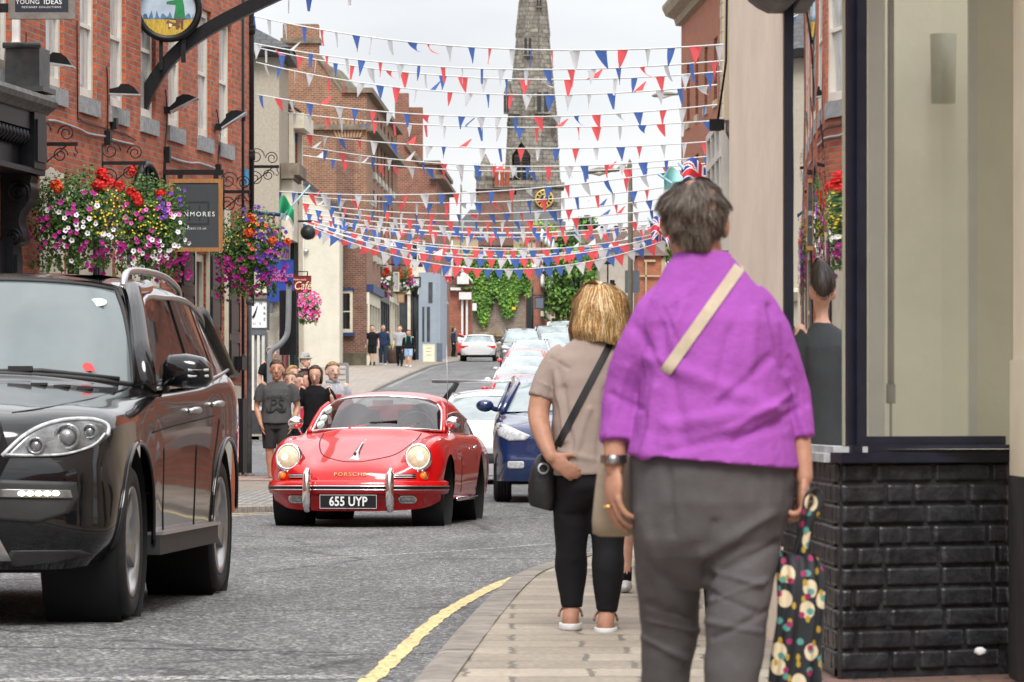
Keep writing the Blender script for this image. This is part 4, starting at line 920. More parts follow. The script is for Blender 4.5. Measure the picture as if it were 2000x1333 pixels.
b = MB(); b.obox(V((xc, Y0, 0)), fa, fn_, UP, .3, 3.0, .02, .5, Z(345, 106), Z(322, 106)); b.obox(V((xc, Y0, 0)), fa, fn_, UP, .3, 3.0, .02, .36, Z(352, 106), Z(345, 106) - .002); b.build('bay_cornice', STONED, ch)
b = MB(); b.obox(V((xc, Y0, 0)), fa, fn_, UP, .6, 2.8, .01, .3, Z(470, 106), Z(353, 106)); b.build('bay_window', CREAMPAINT, ch)
b = MB(); rect(b, Y0, 488, 530, 545, 568, .05, .3); b.build('capital', PEBBLE, ch)
b = MB(); b.prism([(0, Z(590, Y0)), (.12, Z(590, Y0)), (.3, Z(578, Y0)), (.38, Z(573, Y0)), (.38, Z(566, Y0)), (0, Z(564, Y0))], Matrix(((0, 1, 0, 0), (-1, 0, 0, Y0), (0, 0, 1, 0), (0, 0, 0, 1))), xc - 2, xc + .12); b.build('cornice', CREAMPAINT, ch)
b = MB(); rect(b, Y0, 470, 545, 800, 872, .03, .1); b.build('plinth', M_('dark plinth paint', (.03, .03, .032), .6, var=.3), ch)
b = MB(); rect(b, Y0, 518, 533, 592, 800, .04, .12); rect(b, Y0, 470, 520, 645, 655, .05, .1); b.build('pilaster', M_('slate grey shop paint', (.11, .115, .13), .5, var=.15), ch)
b = MB(); rect(b, Y0, 492, 497, 655, 800, .04, .1); rect(b, Y0, 503, 508, 655, 800, .04, .1); rect(b, Y0, 512, 518, 655, 800, .03, .1); rect(b, Y0, 470, 520, 795, 802, .06, .1); b.build('shop_window', WHITEPAINT, ch)
b = MB(); rect(b, Y0, 470, 518, 655, 796, .005, .02); b.build('pane', M_('shop pane', (.3, .3, .29), .15, var=.3, vs=3), ch)
b = MB(); rect(b, Y0 + 1, 533, 547, 690, 745, -.0, .1); b.build('door', M_('dark red door', hx('7d1f22'), .4, var=.1), ch)
b = MB(); b.obox(V((xc, Y0, 0)), fa, fn_, UP, .9, 2.4, .01, .05, .3, 2.9); b.build('door', MATS['dark red door'], ch)
b = MB(); b.lathe([(.14, gz(106)), (.14, gz(106) + .2), (.11, gz(106) + .25), (.11, 3.0), (.17, 3.1), (.2, 3.35), (.24, 3.4), (.24, 3.5)], 14, Matrix.Translation((Q(531, 104), 104.0, 0))); b.build('column', M_('stone column paint', hx('b9b2a2'), .7, var=.1), ch)
b = MB(); q = P(489, 607, 104.7); b.box(q, (.04, .05, .75)); tag(b.build('narrow_sign', M_('lilac blue sign', (.16, .2, .45), .5)), 'narrow lilac blue sign on the corner house by the flower basket', 'sign')
# square clock sign, visible letters only
t = board_sign('clock_sign', 100.0, 478, 526, 584, 645, .2, M_('charcoal sign frame', (.045, .048, .052), .5), SIGNWHITE, .055, 'square white clock sign with black letters in a charcoal frame', 'sign')
b = MB(); Yf = 99.93
for ch_, x, y in (('+', 497.5, 593), ('N', 509.5, 593), ('E', 516.5, 602), ('R', 516.5, 613), ('E', 516.5, 624), ('U', 496.5, 632), ('S', 508, 632)): b.text(ch_, .10, FACE(P(x, y, Yf)), offset=-.001)
b.tube([P(494, 621, Yf), P(498, 613, Yf), P(503, 598, Yf)], [.03, .025, .008], 5); b.build('lettering', BLACKPAINT, t)
# narrow orange brick house with cream trims next to it
t = facade_house('narrow_house', V((xc + .08, 108.4, -.2)), V((.03, 1, 0)).normalized(), V((1, -.03, 0)).normalized(), 2.9, 9.2, [(1.2, 2.4, 3.6, 6.2), (1.2, 2.4, 7.0, 8.6)], BRICKR, CREAMPAINT, WINDARK, 'narrow orange brick house with cream trim left of the cream gable', 'house', roof=(2, SLATE))
b = MB(); o = V((xc + .08, 108.4, 0)); b.obox(o, V((.03, 1, 0)), V((1, -.03, 0)), UP, -.2, .3, .0, .12, 0, 8.5); b.obox(o, V((.03, 1, 0)), V((1, -.03, 0)), UP, 2.6, 2.95, .0, .12, 0, 8.5); b.obox(o, V((.03, 1, 0)), V((1, -.03, 0)), UP, -.2, 3.0, .0, .4, 8.5, 8.9); b.build('trim', CREAMPAINT, t)
# fluted dark green column
GREEND = M_('dark green cast iron', (.012, .022, .020), .45, var=.2)
q = V((Q(575, 107.6), 107.6, gz(107.6) + .1)); t = empty('lamp_column', q, 0, 'fluted dark green lamp column standing before the cream gable wall', 'lamp post')
b = MB(); n = 20; rows = []
for z, r in ((0, .16), (.35, .16), (.4, .13), (1.0, .125), (1.05, .125), (5.9, .105), (6.0, .13), (6.1, .07)): rows.append([q + V((r * (1 if k % 2 else .88) * math.cos(2 * math.pi * k / n), r * (1 if k % 2 else .88) * math.sin(2 * math.pi * k / n), z)) for k in range(n)])
b.grid(rows, closed=True, smooth=False, capb=True); b.build('shaft', GREEND, t)
b = MB(); z = q.z + 5.5; b.tube([q + V((-.9, 0, 5.5)), q + V((.45, 0, 5.5))], .03, 6); b.sphere(q + V((.36, -.05, 5.2)), .2, 14, 10); b.tube([q + V((-.9, 0, 6.2)), q + V((-.3, 0, 6.25)), q + V((.6, 0, 6.2))], [.05, .11, .03], 8, flat=.6); b.build('lantern_arm', GREEND, t)
# cream gable house with a cafe sign
Y1 = 174.0; t = empty('gable_house', (Q(620, Y1), Y1, gz(Y1)), 0, 'blank cream rendered gable wall behind the cafe sign', 'house')
b = MB(); zb = gz(Y1) - .6; pts = [(560, None), (663, None), (663, 418), (590, 356), (560, 340)]
vs = [(Q(x, Y1), zb if y is None else Z(y, Y1)) for x, y in pts]; b.prism(vs, Matrix.Translation((0, Y1, 0)), 0, 3.6); b.build('wall', CREAMR, t)
b = MB(); p, q = V((Q(560, Y1), Y1, Z(336, Y1))), V((Q(668, Y1), Y1, Z(420, Y1))); d = (q - p).normalized(); b.obox(p, d, Y_, d.cross(Y_) * -1 if False else V((-d.z, 0, d.x)), 0, (q - p).length, -.2, 3.7, .0, .22); b.build('roof', SLATE, t)
b = MB(); b.tube([(Q(590, Y1 - .1), Y1 - .1, zb), (Q(590, Y1 - .1), Y1 - .1, Z(380, Y1))], .07, 8); b.build('pipe', WHITEPAINT, t)
b = MB(); q = P(598, 491, Y1 - .1); b.lathe([(.0, .08), (.1, .06), (.12, 0)], 12, Matrix.Translation(q) @ Matrix.Rotation(R(90), 4, 'X')); b.build('vent', STEEL, t)
# signs on brackets
BLUESIGN = M_('royal blue sign', hx('1b3a8c'), .45, var=.05)
t = board_sign('hanging_sign', 103.0, 521, 573, 508, 590, .08, BLUESIGN, BLUESIGN, .02, 'royal blue hanging sign with pinkish lettering above the traffic signal', 'shop sign')
b = MB(); 
for tx, y in (('COOPER', 531.5), ('ASSURANCE', 539), ('SERVICES...', 547)): b.text(tx, .112, FACE(P(523.2, y, 103.0 - .06)), align='LEFT', spacing=1.05, offset=.002)
b.build('lettering', M_('salmon pink lettering', hx('d2607a'), .5, var=0), t)
b = MB(); b.box(P(535, 566, 108.6), (.8, .05, .25)); tag(b.build('awning_sign', BLUESIGN), 'low blue board behind the traffic signal, over the shop corner', 'sign')
b = MB(); b.tube([P(480, 414, 63.5), P(548, 420, 63.5)], .03, 6); b.box(P(535, 423, 63.5), (.03, .03, .12)); tag(b.build('bracket_bar', M_('deep blue metal', (.02, .03, .13), .4)), 'deep blue metal bar reaching right above the end flower basket', 'bracket')
t = board_sign('cafe_sign', 104.0, 572, 608, 539, 573, .08, M_('maroon sign edge', hx('6d1a22'), .5), M_('maroon sign', hx('7a1f27'), .5, var=.08), .02, 'maroon hanging cafe sign with cream script', 'cafe sign')
b = MB(); b.text('Café', .30, FACE(P(590.5, 559, 104 - .06)), shear=.3, sx=.8); b.text('Home made', .065, FACE(P(585, 546.5, 104 - .06)), shear=.2); b.build('lettering', M_('cream lettering', hx('e6d3ad'), .5, var=0), t)
b = MB(); b.tube([P(571, 531, 104), P(601, 531, 104), P(600, 539, 104)], .018, 5); b.build('bracket', BLACKIRON, t)
basket(P(604, 601, 104), .30, .26, .42, 'small basket of hot pink flowers on the cream gable wall', [('hotpink', 60, (-.9, .9), (-.8, 1.0), 'petunia'), ('pink', 30, (-.9, .9), (-.8, .8), 'petunia')], 5, 900, .05, .6, fr=.045)
# traffic signal seen from behind
Y2 = 80.0; t = empty('traffic_signal', (Q(527, Y2), Y2, KH), 0, 'black backed traffic signal on a cranked grey pole behind the man in grey', 'traffic signal')
b = MB(); b.tube(crom([P(x, y, Y2) for x, y in ((527, 890), (527, 760), (527, 702), (532, 685), (548, 672), (560, 655), (563, 630), (564, 580), (565, 552))], 5), .055, 12); b.build('pole', M_('galvanised grey', (.20, .205, .21), .5, .4, var=.15), t)
b = MB(); rect(b, Y2 + .35, 546, 579, 568, 694, 0, .05); b.build('backboard', BLACKPAINT, t)
b = MB()
for y in (590, 628, 668): b.lathe([(.0, -.02), (.11, -.02), (.12, .25), (.1, .25)], 16, Matrix.Translation(P(566, y, Y2 + .35)) @ Matrix.Rotation(R(-90), 4, 'X'))
b.build('signal_head', BLACKPAINT, t)
b = MB(); b.box(P(566, 553, Y2), (.09, .2, .1), Matrix.Rotation(R(-25), 3, 'Y')); b.build('sensor', BLACKIRON, t)
# --- big brown brick building A (gable to the camera, street front receding)
YA = 178.0; xa = Q(716, YA); zbA = gz(YA) - .5
ba = empty('brick_building', (xa - 2, YA, gz(YA)), 0, 'tall brown brick building with a chimney gable and tall white windows', 'building')
fa2 = V((Q(776, 205) - xa, 27, 0)); WA = fa2.length; fa2.normalize(); fn2 = V((fa2.y, -fa2.x, 0))
zp = Z(182, YA)
def WAu(px):   # distance along street front for a photo column
 s_ = (px - 1000) / 8000; return (s_ * YA - xa) / (fa2.x - s_ * fa2.y)
wa = []
for px in (732, 739, 746, 752.5, 760, 767):
 u1 = WAu(px); wa += [(u1 - 1.35, u1, Z(362, YA + u1), Z(253, YA + u1)), (u1 - 1.35, u1, Z(522, YA + u1), Z(392, YA + u1))]
zt1 = max(a[3] for a in wa[0::2]); zb1 = min(a[2] for a in wa[0::2]); zt2 = max(a[3] for a in wa[1::2]); zb2 = min(a[2] for a in wa[1::2])
wa = [(a, c, (zb1, zb2)[i % 2] + .5, (zt1, zt2)[i % 2] - .4) for i, (a, c, d, e) in enumerate(wa)]
oA = V((xa, YA, 0)); b = MB()
facade(b, oA + UP * zbA, fa2, fn2, WA, zp - zbA, [(a, c, d - zbA, e - zbA) for a, c, d, e in wa], .25)
gx = [(xa - 6, zbA), (xa, zbA), (xa, zp), (Q(668, YA), zp), (Q(622, YA), Z(118, YA)), (Q(622, YA), Z(84, YA)), (Q(552, YA), Z(84, YA)), (Q(552, YA), Z(110, YA)), (xa - 6, Z(150, YA))]
b.add([V((x, YA, z)) for x, z in gx], [tuple(range(len(gx)))])
b.box(((Q(552, YA) + Q(622, YA)) / 2, YA + .55, Z(92, YA)), (Q(622, YA) - Q(552, YA) - .01, 1.05, 2.0))
b.build('wall', BRICKA, ba)
for a, c, d, e in wa: sash(ba, oA, fa2, fn2, (a, c, d, e), .25, WHITEPAINT, WINDARK, 1, 2, .14, .05, .3, M_('pale sill', (.45, .43, .38), .8), so=.12)
b = MB(); b.box(((Q(548, YA) + Q(626, YA)) / 2, YA + .5, Z(80, YA)), (Q(626, YA) - Q(548, YA), 1.3, .22))
p, q = V((Q(620, YA), YA, Z(114, YA))), V((Q(671, YA), YA, Z(176, YA))); d = (q - p).normalized(); b.obox(p, d, Y_, V((-d.z, 0, d.x)), 0, (q - p).length, -.15, .4, 0, .2)
b.obox(V((0, YA, 0)), X_, Y_, UP, Q(668, YA), xa + .25, -.2, .5, zp, zp + .22); b.obox(oA, fa2, fn2, UP, 0, WA, -.4, .28, zp, zp + .22)
b.obox(oA, fa2, fn2, UP, 0, WA, 0, .45, Z(243, YA) - .3, Z(243, YA)); b.obox(V((0, YA, 0)), X_, -Y_, UP, Q(600, YA), xa, 0, .2, Z(243, YA) - .25, Z(243, YA)); b.build('coping', STONED, ba)
b = MB()
for px in (563, 586, 608): b.lathe([(.15, 0), (.13, .5), (.16, .55), (.16, .62), (.1, .62)], 10, Matrix.Translation((Q(px, YA), YA + .5, Z(77, YA))))
b.build('chimney_pot', M_('grey chimney pot', (.4, .38, .35), .8), ba)
b = MB(); b.add([V((Q(622, YA), YA + .4, Z(118, YA))), V((Q(668, YA), YA + .4, zp)), V((Q(693, 190), 195, Z(160, 190))), V((Q(660, 190), 195, Z(122, 190)))], [(0, 1, 2, 3)]); b.build('roof', M_('mossy slates', (.12, .115, .07), .9, var=.5, vs=1.5), ba)
b = MB(); c = V((Q(680, YA), YA - .02, Z(253, YA)))
for k in range(-4, 5): b.prism([(k * .12 - .04, -.36), (k * .12 + .05, -.36), (k * .19 + .06, .36), (k * .19 - .05, .36)], Matrix.Translation(c), -.06, .0)
b.build('flat_arch', M_('rubbed brick arch', hx('a08066'), .9), ba)
b = MB(); rect(b, YA, 657, 692, 265, 445, .0, .03); b.build('blocked_window', BRICKA2, ba)
b = MB(); rect(b, YA, 640, 716, 690, 716, .0, .12); b.build('plinth', M_('mossy stone plinth', hx('5a5347'), .95, var=.4, vs=2, bump=.02), ba)
b = MB(); rect(b, YA, 640, 716, 470, 690, .0, .06); b.build('lower_wall', BRICKA2, ba)
NAVYB = M_('navy blue trim', hx('23345f'), .5)
f = sash(ba, V((0, YA - .08, 0)), X_, -Y_, (Q(658, YA), Q(689, YA), Z(650, YA), Z(568, YA)), .02, CREAMPAINT, WINDARK, 1, 2, .12)
b = MB(); rect(b, YA, 656, 693, 650, 657, .08, .2); b.build('blue_sill', NAVYB, ba); b = MB(); rect(b, YA, 660, 692, 563, 568, .08, .1); b.build('blue_lintel', NAVYB, ba)
# shop fronts along the foot of building A
def shop(parent, oo, ax, nr, u0, u1, z0, z1, fm, gm, n, door=None, fascia=None):
 b = MB(); h = z1 - z0
 b.obox(oo, ax, nr, UP, u0, u1, 0, .12, z1 - .5, z1); b.obox(oo, ax, nr, UP, u0, u1, 0, .14, z0 - .3, z0 + .45)
 for k in range(n + 1): x = lerp(u0, u1 - .18, k / n); b.obox(oo, ax, nr, UP, x, x + .18, .0, .13, z0 + .45, z1 - .5)
 b.build('shop_frame', fm, parent)
 b = MB(); b.obox(oo, ax, nr, UP, u0, u1, .0, .05, z0 + .45, z1 - .5); b.build('shop_pane', gm, parent)
 if fascia: b = MB(); b.obox(oo, ax, nr, UP, u0, u1, .0, .3, z1, z1 + .35); b.build('fascia', fascia, parent)
SHOPPANE = M_('shop pane dark', (.05, .055, .06), .06, var=.5, vs=.8, spec=.8)
g = lambda u: gz(YA + u)
shop(ba, oA, fa2, fn2, .0, 9.0, gz(181), 6.2, CREAMPAINT, SHOPPANE, 4, fascia=NAVYB)
shop(ba, oA, fa2, fn2, 9.2, 17, gz(190), 6.6, M_('dark slate shop paint', (.03, .035, .042), .4), SHOPPANE, 4)
shop(ba, oA, fa2, fn2, 17.2, 26.5, gz(200), 6.8, CREAMPAINT, SHOPPANE, 4)
b = MB(); oC = oA + fa2 * 21; b.obox(oC, fa2, fn2, UP, 0, 5.5, .0, .5, 6.9, 8.6); b.build('bay', BRICKA2, ba)
# --- brick building B with pale blue ground floor
YB = 208.0; xb0, xb = Q(772, YB), Q(852, YB); zpB = Z(322, YB)
bb = empty('brick_building', ((xb0 + xb) / 2, YB, gz(YB)), 0, 'red brown brick building with a pale blue shop at its foot', 'building')
b = MB(); wv = (Q(800, YB) - xb0, Q(831, YB) - xb0, Z(529, YB) - 3, Z(466, YB) - 3); facade(b, V((xb0, YB, 3)), X_, -Y_, xb - xb0, zpB - 3, [wv], .15)
fb = V((Q(878, 226) - xb, 18, 0)); WB = fb.length; fb.normalize(); nb_ = V((fb.y, -fb.x, 0)); b.quad(V((xb, YB, 2)), V((xb, YB, 2)) + fb * WB, V((xb, YB, zpB)) + fb * WB, V((xb, YB, zpB)))
b.add([V((xb0 - 3, YB + .01, zpB - 2)), V((Q(818, YB), YB + .01, zpB - 2)), V((Q(818, YB), YB + .01, zpB + .1)), V((Q(792, YB), YB + .01, Z(282, YB))), V((xb0 - 3, YB + .01, Z(240, YB)))], [(0, 1, 2, 3, 4)])
b.box((Q(806, YB), YB + 3, Z(270, YB)), (.9, 1, 3.5)); b.box((Q(783, YB), YB + 2, Z(245, YB)), (.7, 1, 3.5)); b.build('wall', brick_mat('red brown brick', hx('8f5540'), hx('7a4535'), hx('8d7d70'), .225, .09, .013, .9, stain=.3), bb)
sash(bb, V((xb0, YB, 3)), X_, -Y_, wv, .15, CREAMPAINT, WINDARK, 2, 2, .14, .06, .3, CREAMPAINT, so=.1)
b = MB(); b.obox(V((0, YB, 0)), X_, -Y_, UP, Q(828, YB), xb + .2, -.4, .15, zpB, zpB + .2); b.obox(V((xb, YB, 0)), fb, nb_, UP, -.1, WB, -.3, .2, zpB, zpB + .2); b.obox(V((xb, YB, 0)), fb, nb_, UP, -.2, WB, 0, .45, Z(350, YB), Z(343, YB)); b.obox(V((0, YB, 0)), X_, -Y_, UP, Q(840, YB), xb + .4, 0, .4, Z(350, YB), Z(343, YB))
p, q = V((Q(790, YB), YB, Z(283, YB))), V((Q(820, YB), YB, Z(322, YB))); d = (q - p).normalized(); b.obox(p, d, Y_, V((-d.z, 0, d.x)), 0, (q - p).length, -.2, .5, 0, .22); b.build('coping', STONED, bb)
PALEBLUE = M_('pale blue shop paint', hx('8e9aa6'), .55, var=.08, vs=1.5)
b = MB(); rect(b, YB, 818, 853, 533, 712, .0, .25); b.obox(V((xb, YB, 0)), fb, nb_, UP, -.2, 9, 0, .2, 2.5, Z(535, YB)); b.build('shop_wall', PALEBLUE, bb)
b = MB(); rect(b, YB, 825, 829, 600, 668, .25, .03); rect(b, YB, 834, 840, 600, 668, .25, .03); rect(b, YB, 837, 845, 552, 592, .25, .03); b.build('shop_pane', SHOPPANE, bb)
b = MB(); rect(b, YB, 775, 818, 540, 575, .0, .3); rect(b, YB, 775, 780, 575, 712, 0, .2); rect(b, YB, 796, 802, 575, 712, 0, .2); b.build('shop_frame', CREAMPAINT, bb)
b = MB(); rect(b, YB, 780, 818, 575, 712, 0, .05); b.build('shop_door', SHOPPANE, bb)
t = empty('drain_pipe', (Q(809, 205), 205, gz(205)), 0, 'black drain pipe with hopper beside the pale blue shop', 'drain pipe'); b = MB(); b.tube([(Q(809, 205), 205, gz(205)), (Q(809, 205), 205, Z(575, 205))], .09, 8); b.build('pipe', BLACKIRON, t)
b = MB(); b.lathe([(.1, 0), (.14, .05), (.24, .5), (.24, .65), (0, .65)], 10, Matrix.Translation((Q(809, 205), 205, Z(580, 205)))); b.build('hopper', BLACKIRON, t)
t = board_sign('shop_sign', 200.0, 804, 822, 541, 562, .1, NAVY, SIGNWHITE, .07, 'white square sign with a dark border above the black drain pipe', 'shop sign')
b = MB(); b.text('L', .26, FACE(P(813, 551.5, 199.9))); q = P(813, 551.5, 199.9); b.tube(curl(q, X_, UP, .17, .17, 0, 2 * math.pi, 20), .012, 4); b.build('lettering', NAVY, t)
t = board_sign('shop_sign', 193.0, 768, 780, 532, 570, .3, CREAMPAINT, M_('greyish sign', (.42, .44, .47), .5), .06, 'tall grey hanging sign between two small flower baskets', 'shop sign')
t = board_sign('shop_sign', 197.0, 776, 790, 574, 592, .1, WOOD, M_('tan sign', hx('b09a7c'), .6), .04, 'small tan sign below the right hand far flower basket', 'shop sign')
FB = [('magenta', 40, (-.9, .9), (-1, -.1), 'petunia'), ('red', 5, (-.6, .8), (.4, 1), 'ball'), ('white', 14, (-.5, .9), (-.3, .5), 'petunia')]
basket(P(750, 553, 190), .50, .4, .62, 'round flower basket of red and magenta, left of the tall grey shop sign', FB, 7, 800, .08, .5, fr=.06)
basket(P(792, 549, 194), .42, .4, .55, 'flower basket with white trailing blooms, right of the tall grey shop sign', [('white', 26, (-.8, .9), (-1, -.2), 'petunia'), ('orange', 5, (-.8, .6), (.2, 1), 'ball'), ('magenta', 16, (.1, 1), (-.4, .5), 'petunia')], 8, 700, .08, .5, fr=.06)
for i, (x0, x1, Yh) in enumerate(((732, 755, 188), (760, 800, 193))):
 b = MB(); b.tube([P(x0, 517, Yh), P(x1, 519, Yh)], .03, 5); b.tube([P((x0 + x1) / 2, 519, Yh), P((x0 + x1) / 2, 535, Yh)], .012, 4); tag(b.build('basket_bracket', BLACKIRON), ('short black bar holding the basket of red and magenta', 'long black bar holding the basket with white blooms')[i], 'bracket', 'plain bars holding the far baskets')
# ================================================================== FAR END: LODGE, IVY WALL, CHURCH, TREES
def tree(name, base, h, cr, label, n=2600, ls=.35, cols=None, trunk=.25, seed=1, group=None, squash=1.0, cz=.62):
 rnd = random.Random(seed); base = V(base); t = empty(name, base, 0, label, 'tree', group)
 bark = M_('tree bark', (.06, .05, .04), .9, var=.3)
 b = MB(); top = base + UP * h * .75; b.tube(crom([base, base + V((cr * .05, 0, h * .3)), top], 4), [lerp(trunk, trunk * .25, k / 8) for k in range(9)], 8)
 lobes = []
 for k in range(16):
  d = rand_unit(rnd); c = base + UP * h * cz + V((d.x * cr * .68, d.y * cr * .68, d.z * h * .30)); lobes.append((c, cr * rnd.uniform(.28, .48)))
  b.tube([base + UP * h * rnd.uniform(.3, .5), (base + UP * h * .5).lerp(c, .5) + UP * .2, c], [trunk * .35, trunk * .22, .02], 5)
 b.build('trunk', bark, t); b = MB()
 for k in range(n):
  c, r = rnd.choice(lobes); d = rand_unit(rnd); p = c + V((d.x * r, d.y * r, d.z * r * .8 * squash)) * rnd.uniform(.55, 1.08)
  b.mi = 0 if rnd.random() < .6 else (1 if rnd.random() < .6 else 2)
  leaf(b, p, (d + rand_unit(rnd) * .7 + UP * .3).normalized(), ls * rnd.uniform(.5, 1.3), rnd)
 b.build('crown', cols, t); return t
LA = M_('fresh green leaves', (.20, .36, .06), .5, var=.3, vs=.8); LB = M_('mid green leaves', (.10, .22, .04), .5, var=.3, vs=.8); LC = M_('dark green leaves', (.03, .08, .022), .5, var=.3, vs=.8); LY = M_('lime green leaves', (.26, .38, .06), .5, var=.3, vs=.8)
g0 = gz(280); tree('street_tree', (Q(1128, 285), 285, gz(285)), 8.8, 3.4, 'bright green tree at the end of the street, right of the far brick block', 3600, .34, [LB, LA, LC], seed=4, cz=.55)
tree('street_tree', (Q(1085, 300), 300, gz(300)), 9.5, 2.6, 'dark green tree just behind the corner of the far brick block', 1800, .36, [LC, LB, LB], seed=6)
tree('street_tree', (Q(1150, 420), 420, gz(420)), 14, 2.3, 'distant dark tree rising above the roofs, right of the church', 1500, .6, [LC, LB, LC], seed=8, cz=.7)
tree('street_tree', (Q(1230, 400), 400, gz(400)), 13.5, 2.4, 'distant dark tree behind the street lamp', 1500, .6, [LC, LB, LC], seed=9, cz=.7)
tree('street_tree', (Q(1330, 330), 330, gz(330)), 11, 4, 'pale green tree beyond the brick building at the right', 1500, .5, [LB, LA, LY], seed=12)
tree('street_tree', (Q(1060, 330), 330, gz(330)), 9.4, 2.4, 'lime green tree top under the bunting beside the church', 1300, .4, [LY, LA, LB], seed=14, cz=.8)
# brick lodge with bargeboards
YL = 236.0; zg = gz(YL); t = empty('lodge', (Q(893, YL), YL, zg), 0, 'small red brick lodge with white bargeboards, ball finial and tiled roof', 'lodge')
LODGEB = brick_mat('lodge red brick', hx('9c5038'), hx('82412e'), hx('8a7668'), .225, .085, .012, .9, stain=.3)
b = MB(); rect(b, YL, 868, 905, 565, 700, 0, .3); b.box(((Q(868, YL) + Q(922, YL)) / 2, YL + 3, Z(635, YL)), (Q(920, YL) - Q(868, YL), 5.4, Z(565, YL) - Z(705, YL))); b.build('wall', LODGEB, t)
b = MB(); ax_, zx = Q(883, YL), Z(495, YL); el, er, ze = Q(850, YL), Q(926, YL), Z(562, YL)
b.add([V((ax_, YL - .4, zx)), V((el, YL - .5, ze)), V((er, YL - .5, ze)), V((ax_, YL + 4, zx)), V((el, YL + 6, ze)), V((er, YL + 6, ze))], [(0, 2, 5, 3), (1, 0, 3, 4), (0, 1, 2)]); b.build('roof', TILE, t)
b = MB()
for x1, y1 in ((862, 528), (923, 551)): b.tube(crom([P(883, 488, YL - .6), P(lerp(883, x1, .35), lerp(488, y1, .5), YL - .6), P(x1, y1, YL - .6)], 6), .14, 4, flat=.4, up=(0, 0, 1))
b.tube([P(883, 470, YL - .6), P(883, 540, YL - .6)], [.03, .13], 6); b.sphere(P(906, 527, YL - .6), .22, 12, 8); b.sphere(P(905, 538, YL - .6), .2, 10, 8); rect(b, YL, 893, 916, 541, 556, .5, .4)
rect(b, YL, 897, 921, 572, 586, .3, .5); rect(b, YL, 901, 905, 586, 664, .35, .15); rect(b, YL, 910, 914, 586, 664, .35, .15); rect(b, YL, 880, 900, 563, 568, .3, .4); b.build('bargeboard', M_('weathered white timber', hx('c9c9c6'), .6, var=.12), t)
# cream column, gate piers and low wall in front of the lodge
t = empty('stone_column', (Q(861, 222), 222, gz(222)), 0, 'cream stone column with a weathered cap left of the red brick lodge', 'column')
b = MB(); b.lathe([(.26, 0), (.26, .5), (.19, .6), (.18, 2.6), (.17, 2.9)], 14, Matrix.Translation((Q(861, 222), 222, gz(222)))); b.build('shaft', M_('cream stone', hx('d0c6aa'), .8, var=.1), t)
b = MB(); q = V((Q(864, 222), 222, gz(222) + 2.9)); b.lathe([(.22, 0), (.5, .06), (.5, .12), (.4, .2), (.3, .85), (0, .9)], 4, Matrix.Translation(q) @ Matrix.Rotation(R(45), 4, 'Z'), smooth=False); b.build('cap', M_('lead grey cap', hx('a8a39a'), .7, var=.25), t)
t = board_sign('shop_sign', 221.0, 857, 864, 577, 594, .08, NAVY, NAVY, .03, 'small dark sign on the cream stone column', 'sign'); b = MB(); b.tube(curl(P(860.5, 586, 220.93), X_, UP, .05, .05, 0, 6.28, 12), .012, 4); b.build('emblem', SIGNWHITE, t)
b = MB(); 
for x in (872, 880, 888): b.lathe([(.16, 0), (.16, 1.5), (.1, 1.75), (0, 1.8)], 8, Matrix.Translation((Q(x, 229), 229, gz(229))))
b.box((Q(880, 230), 230.3, gz(229) + .75), (.8, .3, 1.5)); tag(b.build('garden_wall', M_('brown garden stone', hx('6e5a47'), .9, var=.35)), 'low brown stone wall behind the stone column', 'wall')
# estate agent board on its pole
t = board_sign('sale_sign', 215.0, 862, 882, 523, 552, .06, SIGNWHITE, SIGNWHITE, .03, 'white and red sale board on the tall wooden pole', 'sale sign')
SRED = M_('sign red', hx('c8202c'), .5); b = MB(); rect(b, 215, 862, 882, 540, 545, .07, .02); rect(b, 215, 862, 882, 546.2, 551.5, .07, .02); b.build('panel', SRED, t)
b = MB(); rect(b, 215, 866, 878, 528, 529.5, .07, .02); rect(b, 215, 868, 876, 533, 534, .07, .02); b.build('lettering', M_('sign red text', hx('c0525a'), .5), t)
b = MB(); b.text('SALE', .16, FACE(P(870, 549, 214.9))); b.build('lettering', SIGNWHITE, t)
t = empty('wooden_pole', (Q(852, 210), 210, gz(210)), 0, 'tall weathered wooden pole beside the pale blue shop', 'pole')
b = MB(); b.tube([(Q(851, 210), 210, gz(210)), (Q(855, 210), 210, Z(470, 210))], [.14, .1], 10); b.build('shaft', M_('weathered pole wood', hx('6e6355'), .9, var=.3, stretch=(3, 3, .4)), t)
b = MB(); b.tube([(Q(851.3, 210), 210, Z(650, 210)), (Q(851.6, 210), 210, Z(638, 210))], .16, 10); b.build('warning_band', M_('yellow band', hx('d7cf3c'), .5), t)
